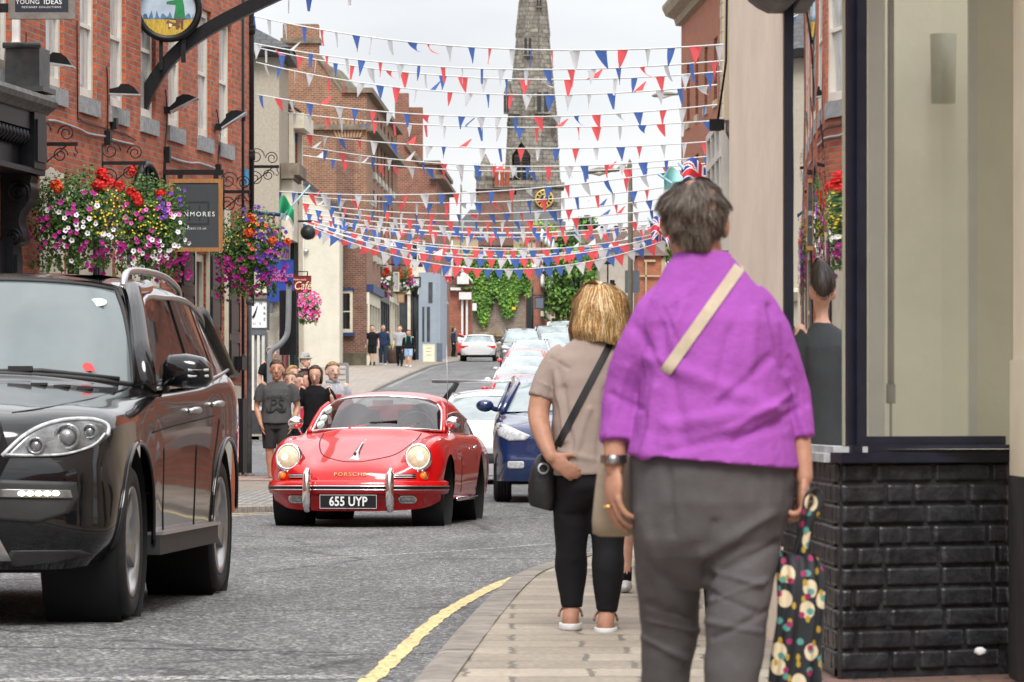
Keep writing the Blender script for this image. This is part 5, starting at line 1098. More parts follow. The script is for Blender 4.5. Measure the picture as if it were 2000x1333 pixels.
# ivy covered wall
YI = 262.0; BI = brick_mat('grey brown brick', hx('8a7a6c'), hx('6f6157'), hx('8f8678'), .3, .12, .02, .9, stain=.3)
t = empty('ivy_wall', (Q(965, YI), YI, gz(YI)), 0, 'grey brown brick wall hung with thick green ivy above a stone plinth', 'wall')
b = MB(); rect(b, YI, 890, 1026, 498, 700, 0, .6); b.build('brickwork', BI, t)
b = MB(); rect(b, YI, 890, 1026, 658, 712, .6, .5); rect(b, YI, 890, 1028, 650, 658, .6, .7); b.build('stone_plinth', brick_mat('buff rubble stone', hx('a08a6b'), hx('7d6c55'), hx('6d6253'), .7, .35, .03, .95, stain=.4), t)
rnd = random.Random(11); b = MB(); ff = [rnd.uniform(.2, 1) for _ in range(14)]
for k in range(9000):
 u_ = rnd.random(); x = lerp(893, 1033, u_); edge = interp(u_ * 13, list(enumerate([600, 560, 585, 605, 622, 640, 590, 560, 600, 628, 612, 575, 566, 580])))
 y = lerp(497 + 10 * mn.noise(V((u_ * 9, 0, 3))), edge, rnd.random() ** 1.1); p = P(x, y, YI - .75 - rnd.uniform(0, .5) * (1 - .5 * (y - 500) / 130))
 b.mi = 0 if mn.noise(V((x * .08, y * .03, 2))) + rnd.uniform(-.35, .35) < .12 else (1 if y > 520 else 2)
 leaf(b, p, (V((0, -1, .4)) + rand_unit(rnd) * .8).normalized(), .24 * rnd.uniform(.6, 1.3), rnd)
b.build('ivy', [LB, LA, LY], t)
b = MB(); rect(b, YI, 918, 931, 594, 608, 1.25, .05); tag(b.build('notice_board', SIGNWHITE), 'small white notice on the ivy covered wall', 'notice')
b = MB(); rect(b, YI, 1000, 1007, 601, 606, 1.25, .05); tag(b.build('notice_board', M_('yellow notice', hx('e0b82c'), .5)), 'small yellow notice on the ivy covered wall', 'notice')
# far brick block
YF = 278.0; BF = brick_mat('far red brick', hx('a3583f'), hx('8a4835'), hx('8a7668'), .3, .12, .016, .9, stain=.2)
xf0, xf1, xf2 = Q(1022, YF), Q(1052, YF), Q(1082, 300); zb, zt = gz(YF) - .4, Z(440, YF)
t = empty('brick_building', (xf1, YF, gz(YF)), 0, 'far three storey red brick block with white arched windows behind the ivy wall', 'building')
f2 = V((xf2 - xf1, 22, 0)); W2 = f2.length; f2.normalize(); n2 = V((f2.y, -f2.x, 0)); o2 = V((xf1, YF, zb)); w2 = []
for k in range(4):
 u1 = 4.5 + k * 5
 for y0, y1 in ((516, 452), (606, 540)): w2.append((u1 - 1.7, u1, Z(y0, YF) - zb, Z(y1, YF) - zb - .6))
w1 = [(Q(x, YF) - xf0, Q(x + 6, YF) - xf0, Z(y0, YF) - zb, Z(y1, YF) - zb) for x in (1031, 1040) for y0, y1 in ((514, 470),)]
b = MB(); facade(b, o2, f2, n2, W2, zt - zb, w2, .2); facade(b, V((xf0, YF, zb)), X_, -Y_, xf1 - xf0, zt - zb, w1, .2); b.quad(V((xf0, YF, zt)), V((xf1, YF, zt)), o2 + f2 * W2 + UP * (zt - zb), V((xf0, YF + 20, zt))); b.build('wall', BF, t)
for a in w2: sash(t, o2, f2, n2, a, .2, WHITEPAINT, WINDARK, 1, 2, .22, .05, .35, WHITEPAINT, so=.15)
for a in w1: sash(t, V((xf0, YF, zb)), X_, -Y_, a, .2, CREAMPAINT, WINDARK, 1, 2, .12, .05, .3, WHITEPAINT)
b = MB()
for a in w2: b.tube(curl(o2 + f2 * ((a[0] + a[1]) / 2) + UP * a[3] + n2 * .03, f2, UP, .8, .8, 0, math.pi, 8), .16, 4)
b.build('window_arch', WHITEPAINT, t)
b = MB(); rect(b, YF, 1028, 1038, 580, 700, .02, .1); b.build('door', GREEND, t)
t = board_sign('hanging_sign', 276.0, 1044, 1063, 580, 604, .1, NAVY, M_('slate sign', hx('5c6470'), .5), .06, 'slate grey square hanging sign on the far brick block', 'shop sign')
b = MB(); b.tube([P(1040, 577, 276), P(1066, 577, 276)], .04, 5); b.tube([P(1040, 560, 276), P(1040, 690, 276)], .07, 6); b.build('bracket', BLACKIRON, t)
# roofs and plain houses beyond
def house(label, Yh, x0, x1, yt, yr, wall, roof, yb=690, dep=8, hip=0.0):
 t = empty('house', (Q((x0 + x1) / 2, Yh), Yh, gz(Yh)), 0, label, 'house'); a, c = Q(x0, Yh), Q(x1, Yh); z0, z1, z2 = Z(yb, Yh), Z(yt, Yh), Z(yr, Yh)
 b = MB(); b.box(((a + c) / 2, Yh + dep / 2, (z0 + z1) / 2), (c - a, dep, z1 - z0)); b.build('wall', wall, t)
 b = MB(); i = (c - a) * hip; b.add([V((a - .2, Yh - .3, z1)), V((c + .2, Yh - .3, z1)), V((c - i, Yh + dep / 2, z2)), V((a + i, Yh + dep / 2, z2)), V((a - .2, Yh + dep, z1)), V((c + .2, Yh + dep, z1))], [(0, 1, 2, 3), (3, 2, 5, 4), (0, 3, 4), (1, 5, 2)]); b.build('roof', roof, t); return t
BUFFW = M_('buff rendered wall', hx('a8977c'), .9, var=.15, vs=.4)
house('buff house with a slate roof behind the ivy wall', 330, 880, 1030, 460, 405, BUFFW, SLATE, hip=.25)
house('dark roofed house in front of the church tower', 360, 960, 1100, 440, 405, BUFFW, SLATE, hip=.1)
house('long house with a brown tiled roof behind the trees', 305, 1090, 1300, 500, 445, BUFFW, TILE, hip=.05)
GREYR = M_('grey patched render', hx('a39b90'), .9, var=.22, vs=.5)
t = house('windowless grey rendered end wall right of the street tree', 270, 1172, 1242, 488, 480, GREYR, GREYR)
b = MB(); q = P(1187, 520, 268.5); b.tube([q + V((0, 0, -3.2)), q, q + V((.0, -.3, .3))], .05, 6); b.lathe([(0, .3), (.1, .25), (.26, 0), (.2, 0)], 10, Matrix.Translation(q + V((0, -.4, .1)))); b.build('yard_lamp', BLACKIRON, t)
t = house('small orange brick house behind the lamp column', 240, 1246, 1292, 500, 490, BRICKR, TILE)
b = MB(); rect(b, 240, 1258, 1280, 508, 512, .1, .1); rect(b, 240, 1260, 1263, 512, 590, .1, .1); rect(b, 240, 1248, 1290, 538, 541, .1, .1); b.build('trim', BUFFW, t)
t = house('brown brick chimney house left of the church tower', 300, 934, 1003, 370, 362, BRICKA2, TILE, yb=480)
b = MB()
for x in (970, 981, 991): b.lathe([(.16, 0), (.14, .8), (.17, .9), (.17, 1.3), (.12, 1.3)], 10, Matrix.Translation(P(x, 364, 301)))
b.build('chimney_pot', M_('terracotta pot', hx('9c4b35'), .8, var=.2), t)
# church tower and spire
YC = 420.0; SP = brick_mat('sooty sandstone', hx('989187'), hx('767068'), hx('605b54'), .9, .45, .03, .95, hx('4a463e'), .56, stain=.55, pscale=.25, bump=.02)
LOUVRE = M_('dark louvre', (.03, .03, .03), .8, var=.3)
chh = empty('church', (Q(1036, YC), YC, gz(YC)), 0, 'sooty sandstone church tower with a tall octagonal spire and gold clock', 'church')
b = MB(); cx = Q(1034, YC); hw = (Q(1096, YC) - Q(972, YC)) / 2; z1 = Z(352, YC); cy = YC + hw
b.box((cx, cy, (gz(YC) - 1 + z1) / 2), (2 * hw, 2 * hw, z1 - gz(YC) + 1))
for sx_ in (-1, 1):
 b.box((cx + sx_ * hw * .92, YC - .25, (gz(YC) + z1) / 2 - 2), (.9, .6, z1 - gz(YC) - 4)); b.box((cx + sx_ * (hw + .2), YC + .5, (gz(YC) + z1) / 2 - 2), (.5, .9, z1 - gz(YC) - 4.5))
b.box((cx, cy, z1 - .5), (2 * hw + .7, 2 * hw + .7, .5)); b.box((cx, cy, z1 - 5.2), (2 * hw + .4, 2 * hw + .4, .3)); b.build('tower', SP, chh)
b = MB(); rng = [(300, 54.5), (245, 47.5), (190, 41.5)]
zs = [z1 - .2, Z(248, YC), Z(240, YC), Z(150, YC), Z(70, YC), Z(62, YC), Z(0, YC), Z(-320, YC)]; k_ = YC / 8000
rs = [57 * k_, 50 * k_, 51.5 * k_, 41 * k_, 32.5 * k_, 34 * k_, 27 * k_, .12]; sc = Q(1041, YC); rows = []
for z, r in zip(zs, rs): rows.append([V((lerp(cx + .25, sc, min(1, (z - z1) / 30 + .5)) + r * 1.0 * math.cos(R(22.5) + k * R(45)), cy + r * 1.0 * math.sin(R(22.5) + k * R(45)), z)) for k in range(8)])
b.grid(rows, closed=True, smooth=False); b.build('spire', SP, chh)
b = MB()
for k in range(8):
 pts = [r[k] for r in rows]; b.tube(pts, [.13] * 7 + [.06], 4, smooth=False)
 for i in range(90):
  f = i / 90 * (len(pts) - 1); j = int(f); p = pts[j].lerp(pts[j + 1], f - j); d = V((p.x - sc, p.y - cy, 0)).normalized(); b.box(p + d * .1, (.13, .13, .22))
b.build('crocket', SP, chh)
def lucarne(px, pyb, h, w, sx_):
 z = Z(pyb, YC); r = interp(z, list(zip(zs, rs))); c = V((Q(px, YC), cy - r * .98, z)); M0 = Matrix.Translation(c) @ Matrix.Rotation(sx_, 4, 'Z')
 b = MB(); b.prism([(-w, 0), (w, 0), (w, h * .6), (0, h), (-w, h * .6)], M0, -.35, 2.0); b.build('lucarne', SP, chh)
 b = MB(); 
 for q in (-.5, .5): b.box(M0 @ V((q * w * .9, -.38, h * .34)), (w * .55, .06, h * .55))
 b.build('louvre', LOUVRE, chh)
lucarne(1060, 222, 3.6, .8, 0); lucarne(995, 222, 3.4, .5, -.8); lucarne(1031, 108, 3.0, .5, -.0); lucarne(1053, 12, 2.5, .35, 0)
b = MB(); M0 = Matrix.Translation((Q(1018, YC), YC - .25, Z(352, YC)))
c = V((Q(1018, YC), cy - rs[0] * .93, Z(348, YC)))
for q in (-.42, .42):
 for k in range(8): b.box(c + V((q, -.5, .25 + k * .27)), (.55, .1, .1))
 b.box(c + V((q, -.4, 1.2)), (.62, .05, 2.4))
b.build('louvre', LOUVRE, chh)
b = MB(); b.prism([(-1.2, 0), (-.95, 0), (-.95, 2.3), (0, 3.7), (.95, 2.3), (.95, 0), (1.2, 0), (1.2, 2.5), (0, 4.2), (-1.2, 2.5)], Matrix.Translation(c + V((0, -.3, 0))), -.5, 1.5); b.build('window_gable', SP, chh)
b = MB(); pc2 = V((Q(948, YC), YC + 1, 0)); zz = [Z(410, YC), Z(352, YC), Z(345, YC), Z(335, YC), Z(300, YC)]; b.lathe(list(zip([1.0, .95, 1.15, .9, .05], zz)), 8, Matrix.Translation(pc2), smooth=False)
for k in range(8): a = k * R(45); b.lathe([(.18, Z(345, YC)), (.14, Z(330, YC)), (0, Z(318, YC))], 5, Matrix.Translation(pc2 + V((math.cos(a), math.sin(a), 0))))
b.build('pinnacle', SP, chh)
b = MB(); b.box((cx - 6, cy + 3, 12), (14, 8, 24 - gz(YC))); b.build('nave', SP, chh)
GOLD = M_('gilded clock', (.72, .48, .12), .35, .5, var=.1); cc = V((Q(1063, YC), YC - .35, Z(389, YC))); RXc = Matrix.Translation(cc) @ Matrix.Rotation(R(90), 4, 'X')
b = MB(); b.lathe([(0, .02), (.92, .02), (.92, -.1), (0, -.1)], 24, RXc); b.build('clock_face', M_('black clock face', (.01, .01, .012), .4), chh)
b = MB(); b.lathe([(.82, .03), (.95, .06), (.95, .0)], 24, RXc); b.lathe([(.44, .03), (.52, .06), (.52, .03)], 20, RXc)
for k in range(12): a = k * R(30); b.obox(cc + V((math.cos(a) * .68, -.05, math.sin(a) * .68)), V((math.cos(a), 0, math.sin(a))), Y_, V((-math.sin(a), 0, math.cos(a))), -.16, .16, -.03, .01, -.05, .05)
b.tube([cc + V((-.22, -.09, -.5)), cc + V((.06, -.09, .3))], .06, 4); b.tube([cc + V((0, -.09, 0)), cc + V((.3, -.09, .62))], .05, 4); b.build('clock_numerals', GOLD, chh)
# lamp columns
LAMPG = M_('olive grey column paint', hx('6f6e62'), .6, var=.15)
def street_lamp(px, Yl, ytop, hx_, hy, label, r=.075):
 t = empty('street_lamp', (Q(px, Yl), Yl, gz(Yl) + .1), 0, label, 'street lamp', 'street lamps over the road'); x = Q(px, Yl); zt_ = Z(ytop, Yl); e = P(hx_, hy, Yl)
 b = MB(); b.tube([(x, Yl, gz(Yl) + .1), (x, Yl, gz(Yl) + 1.3)], r * 1.5, 10); b.tube(crom([V((x, Yl, gz(Yl) + 1.3)), V((x, Yl, zt_)), V((lerp(x, e.x, .15), Yl, zt_ + .12)), V((lerp(x, e.x, .45), Yl, lerp(zt_, e.z, .5) + .22)), e], 5), [r * 1.0] * 5 + [r * .75] * 5 + [r * .5] * 11, 8); b.build('column', LAMPG, t)
 b = MB(); d = 1 if e.x > x else -1; b.tube([e + V((-d * .15, 0, .02)), e + V((d * .1, 0, .04)), e + V((d * .45, 0, .03)), e + V((d * .75, 0, -.02)), e + V((d * .85, 0, -.04))], [.05, .12, .17, .12, .02], 10, flat=.55); b.build('lantern', LAMPG, t)
 b = MB(); b.tube([e + V((d * .1, 0, -.0)), e + V((d * .45, 0, -.06)), e + V((d * .8, 0, -.04))], [.05, .14, .03], 10, flat=.6); b.build('glass', M_('frosted lamp glass', (.55, .55, .5), .3), t); return t
t = street_lamp(1231, 120, 344, 1200, 335, 'olive street lamp with a curved arm left of the woman in purple')
street_lamp(1350, 150, 190, 1318, 186, 'dark street lamp head in front of the tall orange brick building', .05)
street_lamp(900, 330, 380, 915, 378, 'thin far street lamp left of the church', .06)
b = MB(); rect(b, 121.0, 1221, 1250, 528, 572, -.3, .03); tag(b.build('road_sign', M_('grey sign back', hx('6f7c84'), .5, .3)), 'grey back of a road sign fixed to the olive street lamp', 'road sign')
b = MB(); rect(b, 118, 1191, 1200, 548, 555, 0, .4); rect(b, 118, 1194, 1202, 555, 566, 0, .35); tag(b.build('signal_box', BLACKIRON), 'small black signal above the blonde woman', 'signal')
# flags leaning out from the walls
def flag(label, pole, cen, w_, h_, Yf, cols, fn, seed, droop=.25, nx=44, nz=26, fold=.16):
 t = empty('flag', P(*pole[0], Yf), 0, label, 'flag', 'flags on slanting poles'); b = MB(); b.tube([P(*pole[0], Yf), P(*pole[1], Yf)], .022, 6); b.build('pole', M_('pale blue pole', hx('8fb5c4'), .5), t)
 rnd = random.Random(seed); b = MB(); rows = []; c = P(*cen, Yf)
 for j in range(nz + 1):
  v = j / nz; rows.append([c + V(((i / nx - .5) * w_ * (1 - .12 * v), fold * math.sin(i / nx * 9 + v * 3 + seed) * (.4 + v), (.5 - v) * h_ - droop * (i / nx) ** 2 + .06 * math.sin(i / nx * 7 + v * 2) + .16 * math.sin(i / nx * math.pi))) for i in range(nx + 1)])
 vs = [p for r in rows for p in r]
 for j in range(nz):
  for i in range(nx):
   b.mi = fn((i + .5) / nx, (j + .5) / nz); b.add([rows[j][i], rows[j][i + 1], rows[j + 1][i + 1], rows[j + 1][i]], [(0, 1, 2, 3)], True)
 b.build('cloth', cols, t)
FR, FB_, FWt = M_('flag red', hx('c8303c'), .8, var=.1), M_('flag blue', hx('2a3f86'), .8, var=.1), M_('flag white', hx('dcdcdc'), .8, var=.04)
def jack(u_, v):
 x, y = (u_ - .5) * 2, (v - .5)
 if abs(x) < .1 * 1.0 or abs(y) < .1: return 0
 if abs(x) < .17 or abs(y) < .17: return 2
 d = min(abs(y - x * .5), abs(y + x * .5))
 return 0 if d < .035 else 2 if d < .1 else 1
TEAL = M_('pale teal cloth', hx('8fc1bd'), .8, var=.1); GRN = M_('flag green', hx('1f8f5f'), .8, var=.1)
flag('union flag billowing from the right hand wall above the woman in purple', ((1325, 318), (1395, 400)), (1368, 352), .62, .40, 66, [FR, FB_, FWt], jack, 2)
flag('pale teal flag bulging beside the union flag on the right', ((1285, 340), (1350, 385)), (1325, 362), .50, .28, 67, [TEAL, TEAL, TEAL], lambda a, c: 0, 5)
flag('limp union flag low behind the head of the woman in purple', ((1265, 425), (1310, 470)), (1290, 455), .5, .5, 100, [FR, FB_, FWt], jack, 7)
flag('green flag drooping along its slanting pole, left of the street', ((545, 432), (606, 362)), (560, 415), .35, .5, 98, [GRN, TEAL, FWt], lambda a, c: 0 if c < .75 else 2, 3)
# ================================================================== BUNTING
def cloth_mat(name, col, tr=.45):
 m, t, b = nodes(name); N = t.nodes.new; Lk = t.links.new
 b.inputs['Base Color'].default_value = rgb(col); b.inputs['Roughness'].default_value = .8; b.inputs['Specular IOR Level'].default_value = .2
 tl = N('ShaderNodeBsdfTranslucent'); tl.inputs[0].default_value = rgb(tuple(min(1, c * 1.1) for c in col)); mx_ = N('ShaderNodeMixShader'); mx_.inputs[0].default_value = tr
 Lk(b.outputs[0], mx_.inputs[1]); Lk(tl.outputs[0], mx_.inputs[2]); Lk(mx_.outputs[0], t.nodes['Material Output'].inputs['Surface']); return m
BUNT = [cloth_mat('red bunting cloth', (.76, .11, .12)), cloth_mat('white bunting cloth', (.57, .57, .58), .3), cloth_mat('blue bunting cloth', (.08, .155, .43))]
CORD = M_('white bunting cord', (.62, .62, .6), .8, var=0)
def flag_meshes():
 out = []; rnd = random.Random(21)
 for v in range(8):      # v: how the wind holds it
  me = bpy.data.meshes.new('bunting_flag'); vs = []; fs = []; n = 6
  amp = rnd.uniform(.03, .2); ph = rnd.uniform(0, 6); lift = (0, 0, .1, 0, .35, 1.0, 2.35, 0)[v]; sk = rnd.uniform(-.25, .25); tw = rnd.uniform(-.4, .4) if v not in (0, 3) else rnd.uniform(-.15, .15)
  for j in range(n + 1):
   t = j / n; hw = .6 * (1 - t) + .002; a = lift * t ** .6 if v < 6 else lift
   z = -math.cos(min(a, lift)) * t * 1.15 ; y = math.sin(min(a, lift)) * t * 1.1
   for i in range(5):
    s_ = (i / 4 - .5) * 2; x = s_ * hw; an = tw * t
    vs.append((x * math.cos(an) + sk * t, y + x * math.sin(an) + amp * math.sin(s_ * 1.8 + ph) * t * (1 - .5 * t) * 1.4, z))
  for j in range(n):
   for i in range(4): k = j * 5 + i; fs.append((k, k + 1, k + 6, k + 5))
  me.from_pydata(vs, [], fs); me.polygons.foreach_set('use_smooth', [True] * len(fs)); me.update(); out.append(me)
 return out
FM = []
for m in BUNT:
 row = []
 for me in flag_meshes(): me.materials.append(m); row.append(me)
 FM.append(row)
rnd = random.Random(33); nflag = 0
def bunting(x0, y0, Y0_, x1, y1, Y1_, sag, n, size, label):
 """string between two anchors given as photo column, row and real distance"""
 global nflag
 a, c = P(x0, y0, Y0_), P(x1, y1, Y1_); N = 40
 def at_(t): p = a.lerp(c, t); return p - UP * sag * 4 * t * (1 - t)
 t = empty('bunting_string', a, 0, label, 'bunting', 'strings of bunting across the street')
 b = MB(); b.tube([at_(k / N) for k in range(N + 1)], .010 + .00004 * (Y0_ + Y1_) / 2, 4); b.build('cord', CORD, t)
 k0 = rnd.randint(0, 2); L_ = (c - a).length
 for k in range(n):
  tt = (k + .5 + rnd.uniform(-.12, .12)) / n; p = at_(tt); d = (at_(min(1, tt + .01)) - at_(max(0, tt - .01))).normalized()
  col = (k0 + k) % 3 if rnd.random() < .8 else rnd.randint(0, 2); r_ = rnd.random()
  var = rnd.choice((0, 3, 7, 0, 1, 2, 3)) if r_ < .72 else (4 if r_ < .84 else 5 if r_ < .93 else 6)
  o = bpy.data.objects.new('flag', FM[col][var]); C.objects.link(o); o.parent = t; o.location = p - a
  s_ = size * rnd.uniform(.92, 1.1); o.scale = (s_, s_, s_ * 1.12); ang = math.atan2(d.y, d.x); o.rotation_euler = (rnd.uniform(-.15, .15), -math.asin(max(-1, min(1, d.z))) if ang < 1.6 else 0, ang + rnd.uniform(-.35, .35)); nflag += 1
# nearer strings, well spread against the sky
SPEC = [(478, -12, 62, 980, -150, 50, .25, 12, .24, 'highest string, only its left end showing at the top edge'),
 (480, 28, 84, 1430, 86, 66, .35, 24, .245, 'top full string crossing the sky in front of the upper spire'),
 (490, 84, 92, 1425, 118, 72, .35, 23, .245, 'second string from the top, just below the highest red and blue flags'),
 (505, 94, 98, 1410, 140, 78, .4, 23, .245, 'third string from the top, across the brick chimney stack'),
 (500, 122, 100, 1400, 166, 80, .45, 24, .245, 'fourth string from the top, below the chimney stack'),
 (497, 184, 104, 1400, 205, 84, .4, 25, .25, 'string crossing the spire at its louvred gable window'),
 (500, 212, 108, 1400, 236, 88, .3, 25, .245, 'string just below the gable window of the spire'),
 (500, 248, 112, 1398, 276, 92, .35, 25, .245, 'string level with the foot of the spire ribs'),
 (505, 268, 114, 1398, 304, 96, .5, 26, .245, 'string meeting the overhanging lamp on the green column'),
 (520, 292, 118, 1398, 318, 98, .4, 26, .24, 'string level with the top of the church tower'),
 (500, 371, 106, 1395, 322, 90, .35, 26, .245, 'string rising to the right over the church clock'),
 (545, 378, 116, 1395, 352, 98, .4, 27, .24, 'string just beneath the rising string by the clock'),
 (560, 392, 122, 1390, 372, 104, .5, 28, .24, 'string below the clock ending by the union flag'),
 (565, 402, 128, 1380, 396, 110, .5, 30, .24, 'string above the dark church roofs'),
 (568, 412, 134, 1370, 420, 116, .45, 31, .24, 'string across the dark church roofs'),
 (570, 418, 140, 1350, 428, 124, .55, 32, .24, 'string crossing the small far houses, upper of two'),
 (572, 422, 146, 1345, 436, 130, .6, 33, .24, 'string crossing the small far houses, lower of two'),
 (575, 424, 128, 1330, 446, 122, .85, 34, .25, 'crowded string sagging over the ivy wall'),
 (570, 426, 122, 1320, 452, 118, 1.0, 35, .25, 'crowded string sagging to the top of the ivy'),
 (575, 430, 150, 1310, 458, 140, 1.0, 36, .245, 'long drooping string in front of the far brick block'),
 (580, 434, 156, 1300, 466, 146, .95, 36, .245, 'second drooping string in front of the far brick block'),
 (566, 424, 118, 1300, 470, 118, 1.15, 37, .25, 'lowest string, hanging closest to the street'),
 (600, 440, 170, 1295, 470, 160, .6, 36, .25, 'farthest string, behind all the others'),
 (590, 428, 162, 1300, 440, 152, .4, 36, .245, 'far string at the height of the tree tops')]
for s_ in SPEC: bunting(*s_)
# ================================================================== VEHICLES
from mathutils.bvhtree import BVHTree
CARGLASS = M_('dark car glass', (.012, .016, .017), .03, var=0, spec=.75)
PALEGL = M_('car glass with painted sky sheen', (.26, .31, .32), .05, var=.3, vs=1.5, spec=.9)  # pale base colour paints in the sky's reflection
RIMM = M_('alloy rim', (.36, .36, .37), .32, .85, var=.15)
LENS = M_('clear lamp lens', (.5, .52, .54), .08, var=.3, vs=30, spec=.8)
PLASTIC = M_('black plastic trim', (.022, .022, .023), .55, var=.2)
AMBER = M_('amber lens', (.75, .17, .01), .2, var=.15, vs=30); REDL = M_('red tail lens', (.55, .02, .02), .2, var=.1)
def paint(name, col, rough=.25, metal=0.0): return M_(name, col, rough, metal, var=.06, vs=2, coat=1.0)
def cut(rows, arches, xmin):
 """open the wheel arches in a shell: returns verts, faces"""
 n = len(rows[0]); vs = [p.copy() for r in rows for p in r]; ins = [None] * len(vs)
 for i, p in enumerate(vs):
  if abs(p.x) < xmin: continue
  for yc, zc, r in arches:
   if math.hypot(p.y - yc, p.z - zc) < r: ins[i] = (yc, zc, r)
 fs = []
 for i in range(len(rows) - 1):
  for k in range(n - 1):
   f = (i * n + k, i * n + k + 1, (i + 1) * n + k + 1, (i + 1) * n + k)
   if all(ins[q] for q in f): continue
   fs.append(f)
 for f in fs:
  for q in f:
   if ins[q]:
    yc, zc, r = ins[q]; d = math.hypot(vs[q].y - yc, vs[q].z - zc) or 1e-6; vs[q].y = yc + (vs[q].y - yc) * r / d; vs[q].z = zc + (vs[q].z - zc) * r / d; ins[q] = None if False else ins[q]
 return vs, fs
class Proj:
 def __init__(s, vs, fs): s.t = BVHTree.FromPolygons([tuple(v) for v in vs], fs)
 def front(s, x, z, off=0):
  h = s.t.ray_cast(V((x, -6, z)), V((0, 1, 0))); p = h[0]
  if p is None: h = s.t.find_nearest(V((x, -2, z))); p = h[0]
  return V((p.x, p.y - off, p.z))
 def side(s, y, z, off=0, sx=1):
  h = s.t.ray_cast(V((6 * sx, y, z)), V((-sx, 0, 0))); p = h[0]
  if p is None: p = s.t.find_nearest(V((1 * sx, y, z)))[0]
  return V((p.x + sx * off, p.y, p.z))
 def top(s, x, y, off=0):
  h = s.t.ray_cast(V((x, y, 6)), V((0, 0, -1))); p = h[0]
  if p is None: p = s.t.find_nearest(V((x, y, 1)))[0]
  return V((p.x, p.y, p.z + off))
 def decal(s, b, poly, how, off, dome=0.0, rings=5, sx=1, dens=6):
  """curved plate following the body inside a 2-D outline"""
  q = []
  for i in range(len(poly)):
   a, c = poly[i], poly[(i + 1) % len(poly)]
   for k in range(dens): q.append((lerp(a[0], c[0], k / dens), lerp(a[1], c[1], k / dens)))
  cx = sum(p[0] for p in q) / len(q); cz = sum(p[1] for p in q) / len(q); f = getattr(s, how); rows = []
  kw = {'sx': sx} if how == 'side' else {}
  edge = [f(x, z, -.012, **kw) for x, z in q]; rows.append(edge)
  for r in range(rings + 1):
   t = 1 - r / rings; t = max(t, .02)
   rows.append([f(cx + (x - cx) * t, cz + (z - cz) * t, off + dome * (1 - t * t), **kw) for x, z in q])
  b.grid(rows, closed=True, capb=True)
def rpoly(x0, x1, z0, z1, r=.02, n=3):
 out = []
 for cx, cz, a0 in ((x1 - r, z1 - r, 0), (x0 + r, z1 - r, 90), (x0 + r, z0 + r, 180), (x1 - r, z0 + r, 270)):
  for k in range(n + 1): a = R(a0 + 90 * k / n); out.append((cx + r * math.cos(a), cz + r * math.sin(a)))
 return out
def wheel(parent, x, y, r, wd, rr, spokes, sx, steer=0.0, rimmat=None, hub=False, tilt=0):
 M0 = Matrix.Translation((x, y, r)) @ Matrix.Rotation(R(steer), 4, 'Z') @ Matrix.Rotation(R(90 * sx), 4, 'Y')
 h = wd / 2; b = MB()
 b.lathe([(rr * .97, -h * .8), (rr * 1.03, -h * .92), (r * .83, -h), (r * .92, -h * .95), (r * .967, -h * .82), (r * .99, -h * .62), (r, -h * .35), (r * .975, -h * .34), (r * .975, -h * .27), (r, -h * .26), (r, -h * .05), (r * .975, -h * .04), (r * .975, h * .04), (r, h * .05), (r, h * .26), (r * .975, h * .27), (r * .975, h * .34), (r, h * .35), (r * .99, h * .62), (r * .967, h * .82), (r * .92, h * .95), (r * .83, h), (rr * 1.03, h * .92), (rr * .97, h * .8)], 40, M0)
 w_ = b.build('wheel', RUBBER, parent); b = MB()
 b.lathe([(rr * .98, h * .82), (rr, h * .93), (rr * .93, h * .9), (rr * .88, h * .55), (rr * .86, -h * .5)], 36, M0)
 if hub: b.lathe([(rr * .88, h * .6), (rr * .62, h * .62), (rr * .55, h * .85), (rr * .4, h * 1.02), (rr * .2, h * 1.1), (0, h * 1.12)], 28, M0)
 else:
  for k in range(spokes):
   a = 2 * math.pi * k / spokes; d = 2 * math.pi / spokes * .20
   pts = []
   for q in (-1, 1):
    for rad, ww, z in ((rr * .16, .5, h * .62), (rr * .55, .95, h * .70), (rr * .92, 1.1, h * .78)): pts.append(M0 @ V((rad * math.cos(a + q * d * ww * (.9 if rad > rr * .3 else 1.6)), rad * math.sin(a + q * d * ww * (.9 if rad > rr * .3 else 1.6)), z)))
   lo = [p + (M0.to_3x3() @ V((0, 0, -h * .3))) for p in pts]
   b.add(pts + lo, [(0, 1, 4, 3), (1, 2, 5, 4), (0, 6, 7, 1), (1, 7, 8, 2), (3, 4, 10, 9), (4, 5, 11, 10)], False)
  b.lathe([(rr * .2, h * .5), (rr * .2, h * .66), (rr * .1, h * .72), (0, h * .72)], 16, M0)
 b.build('rim', rimmat or RIMM, w_); b = MB(); b.lathe([(rr * .86, -h * .1), (0, -h * .1)], 24, M0); b.build('brake', DARK, w_)
def place(root, x, y, rz, z=None):
 root.location = (x, y, gz(y) if z is None else z); root.rotation_euler = (0, 0, rz)
def both(b, fn):
 for s_ in (1, -1): fn(s_)
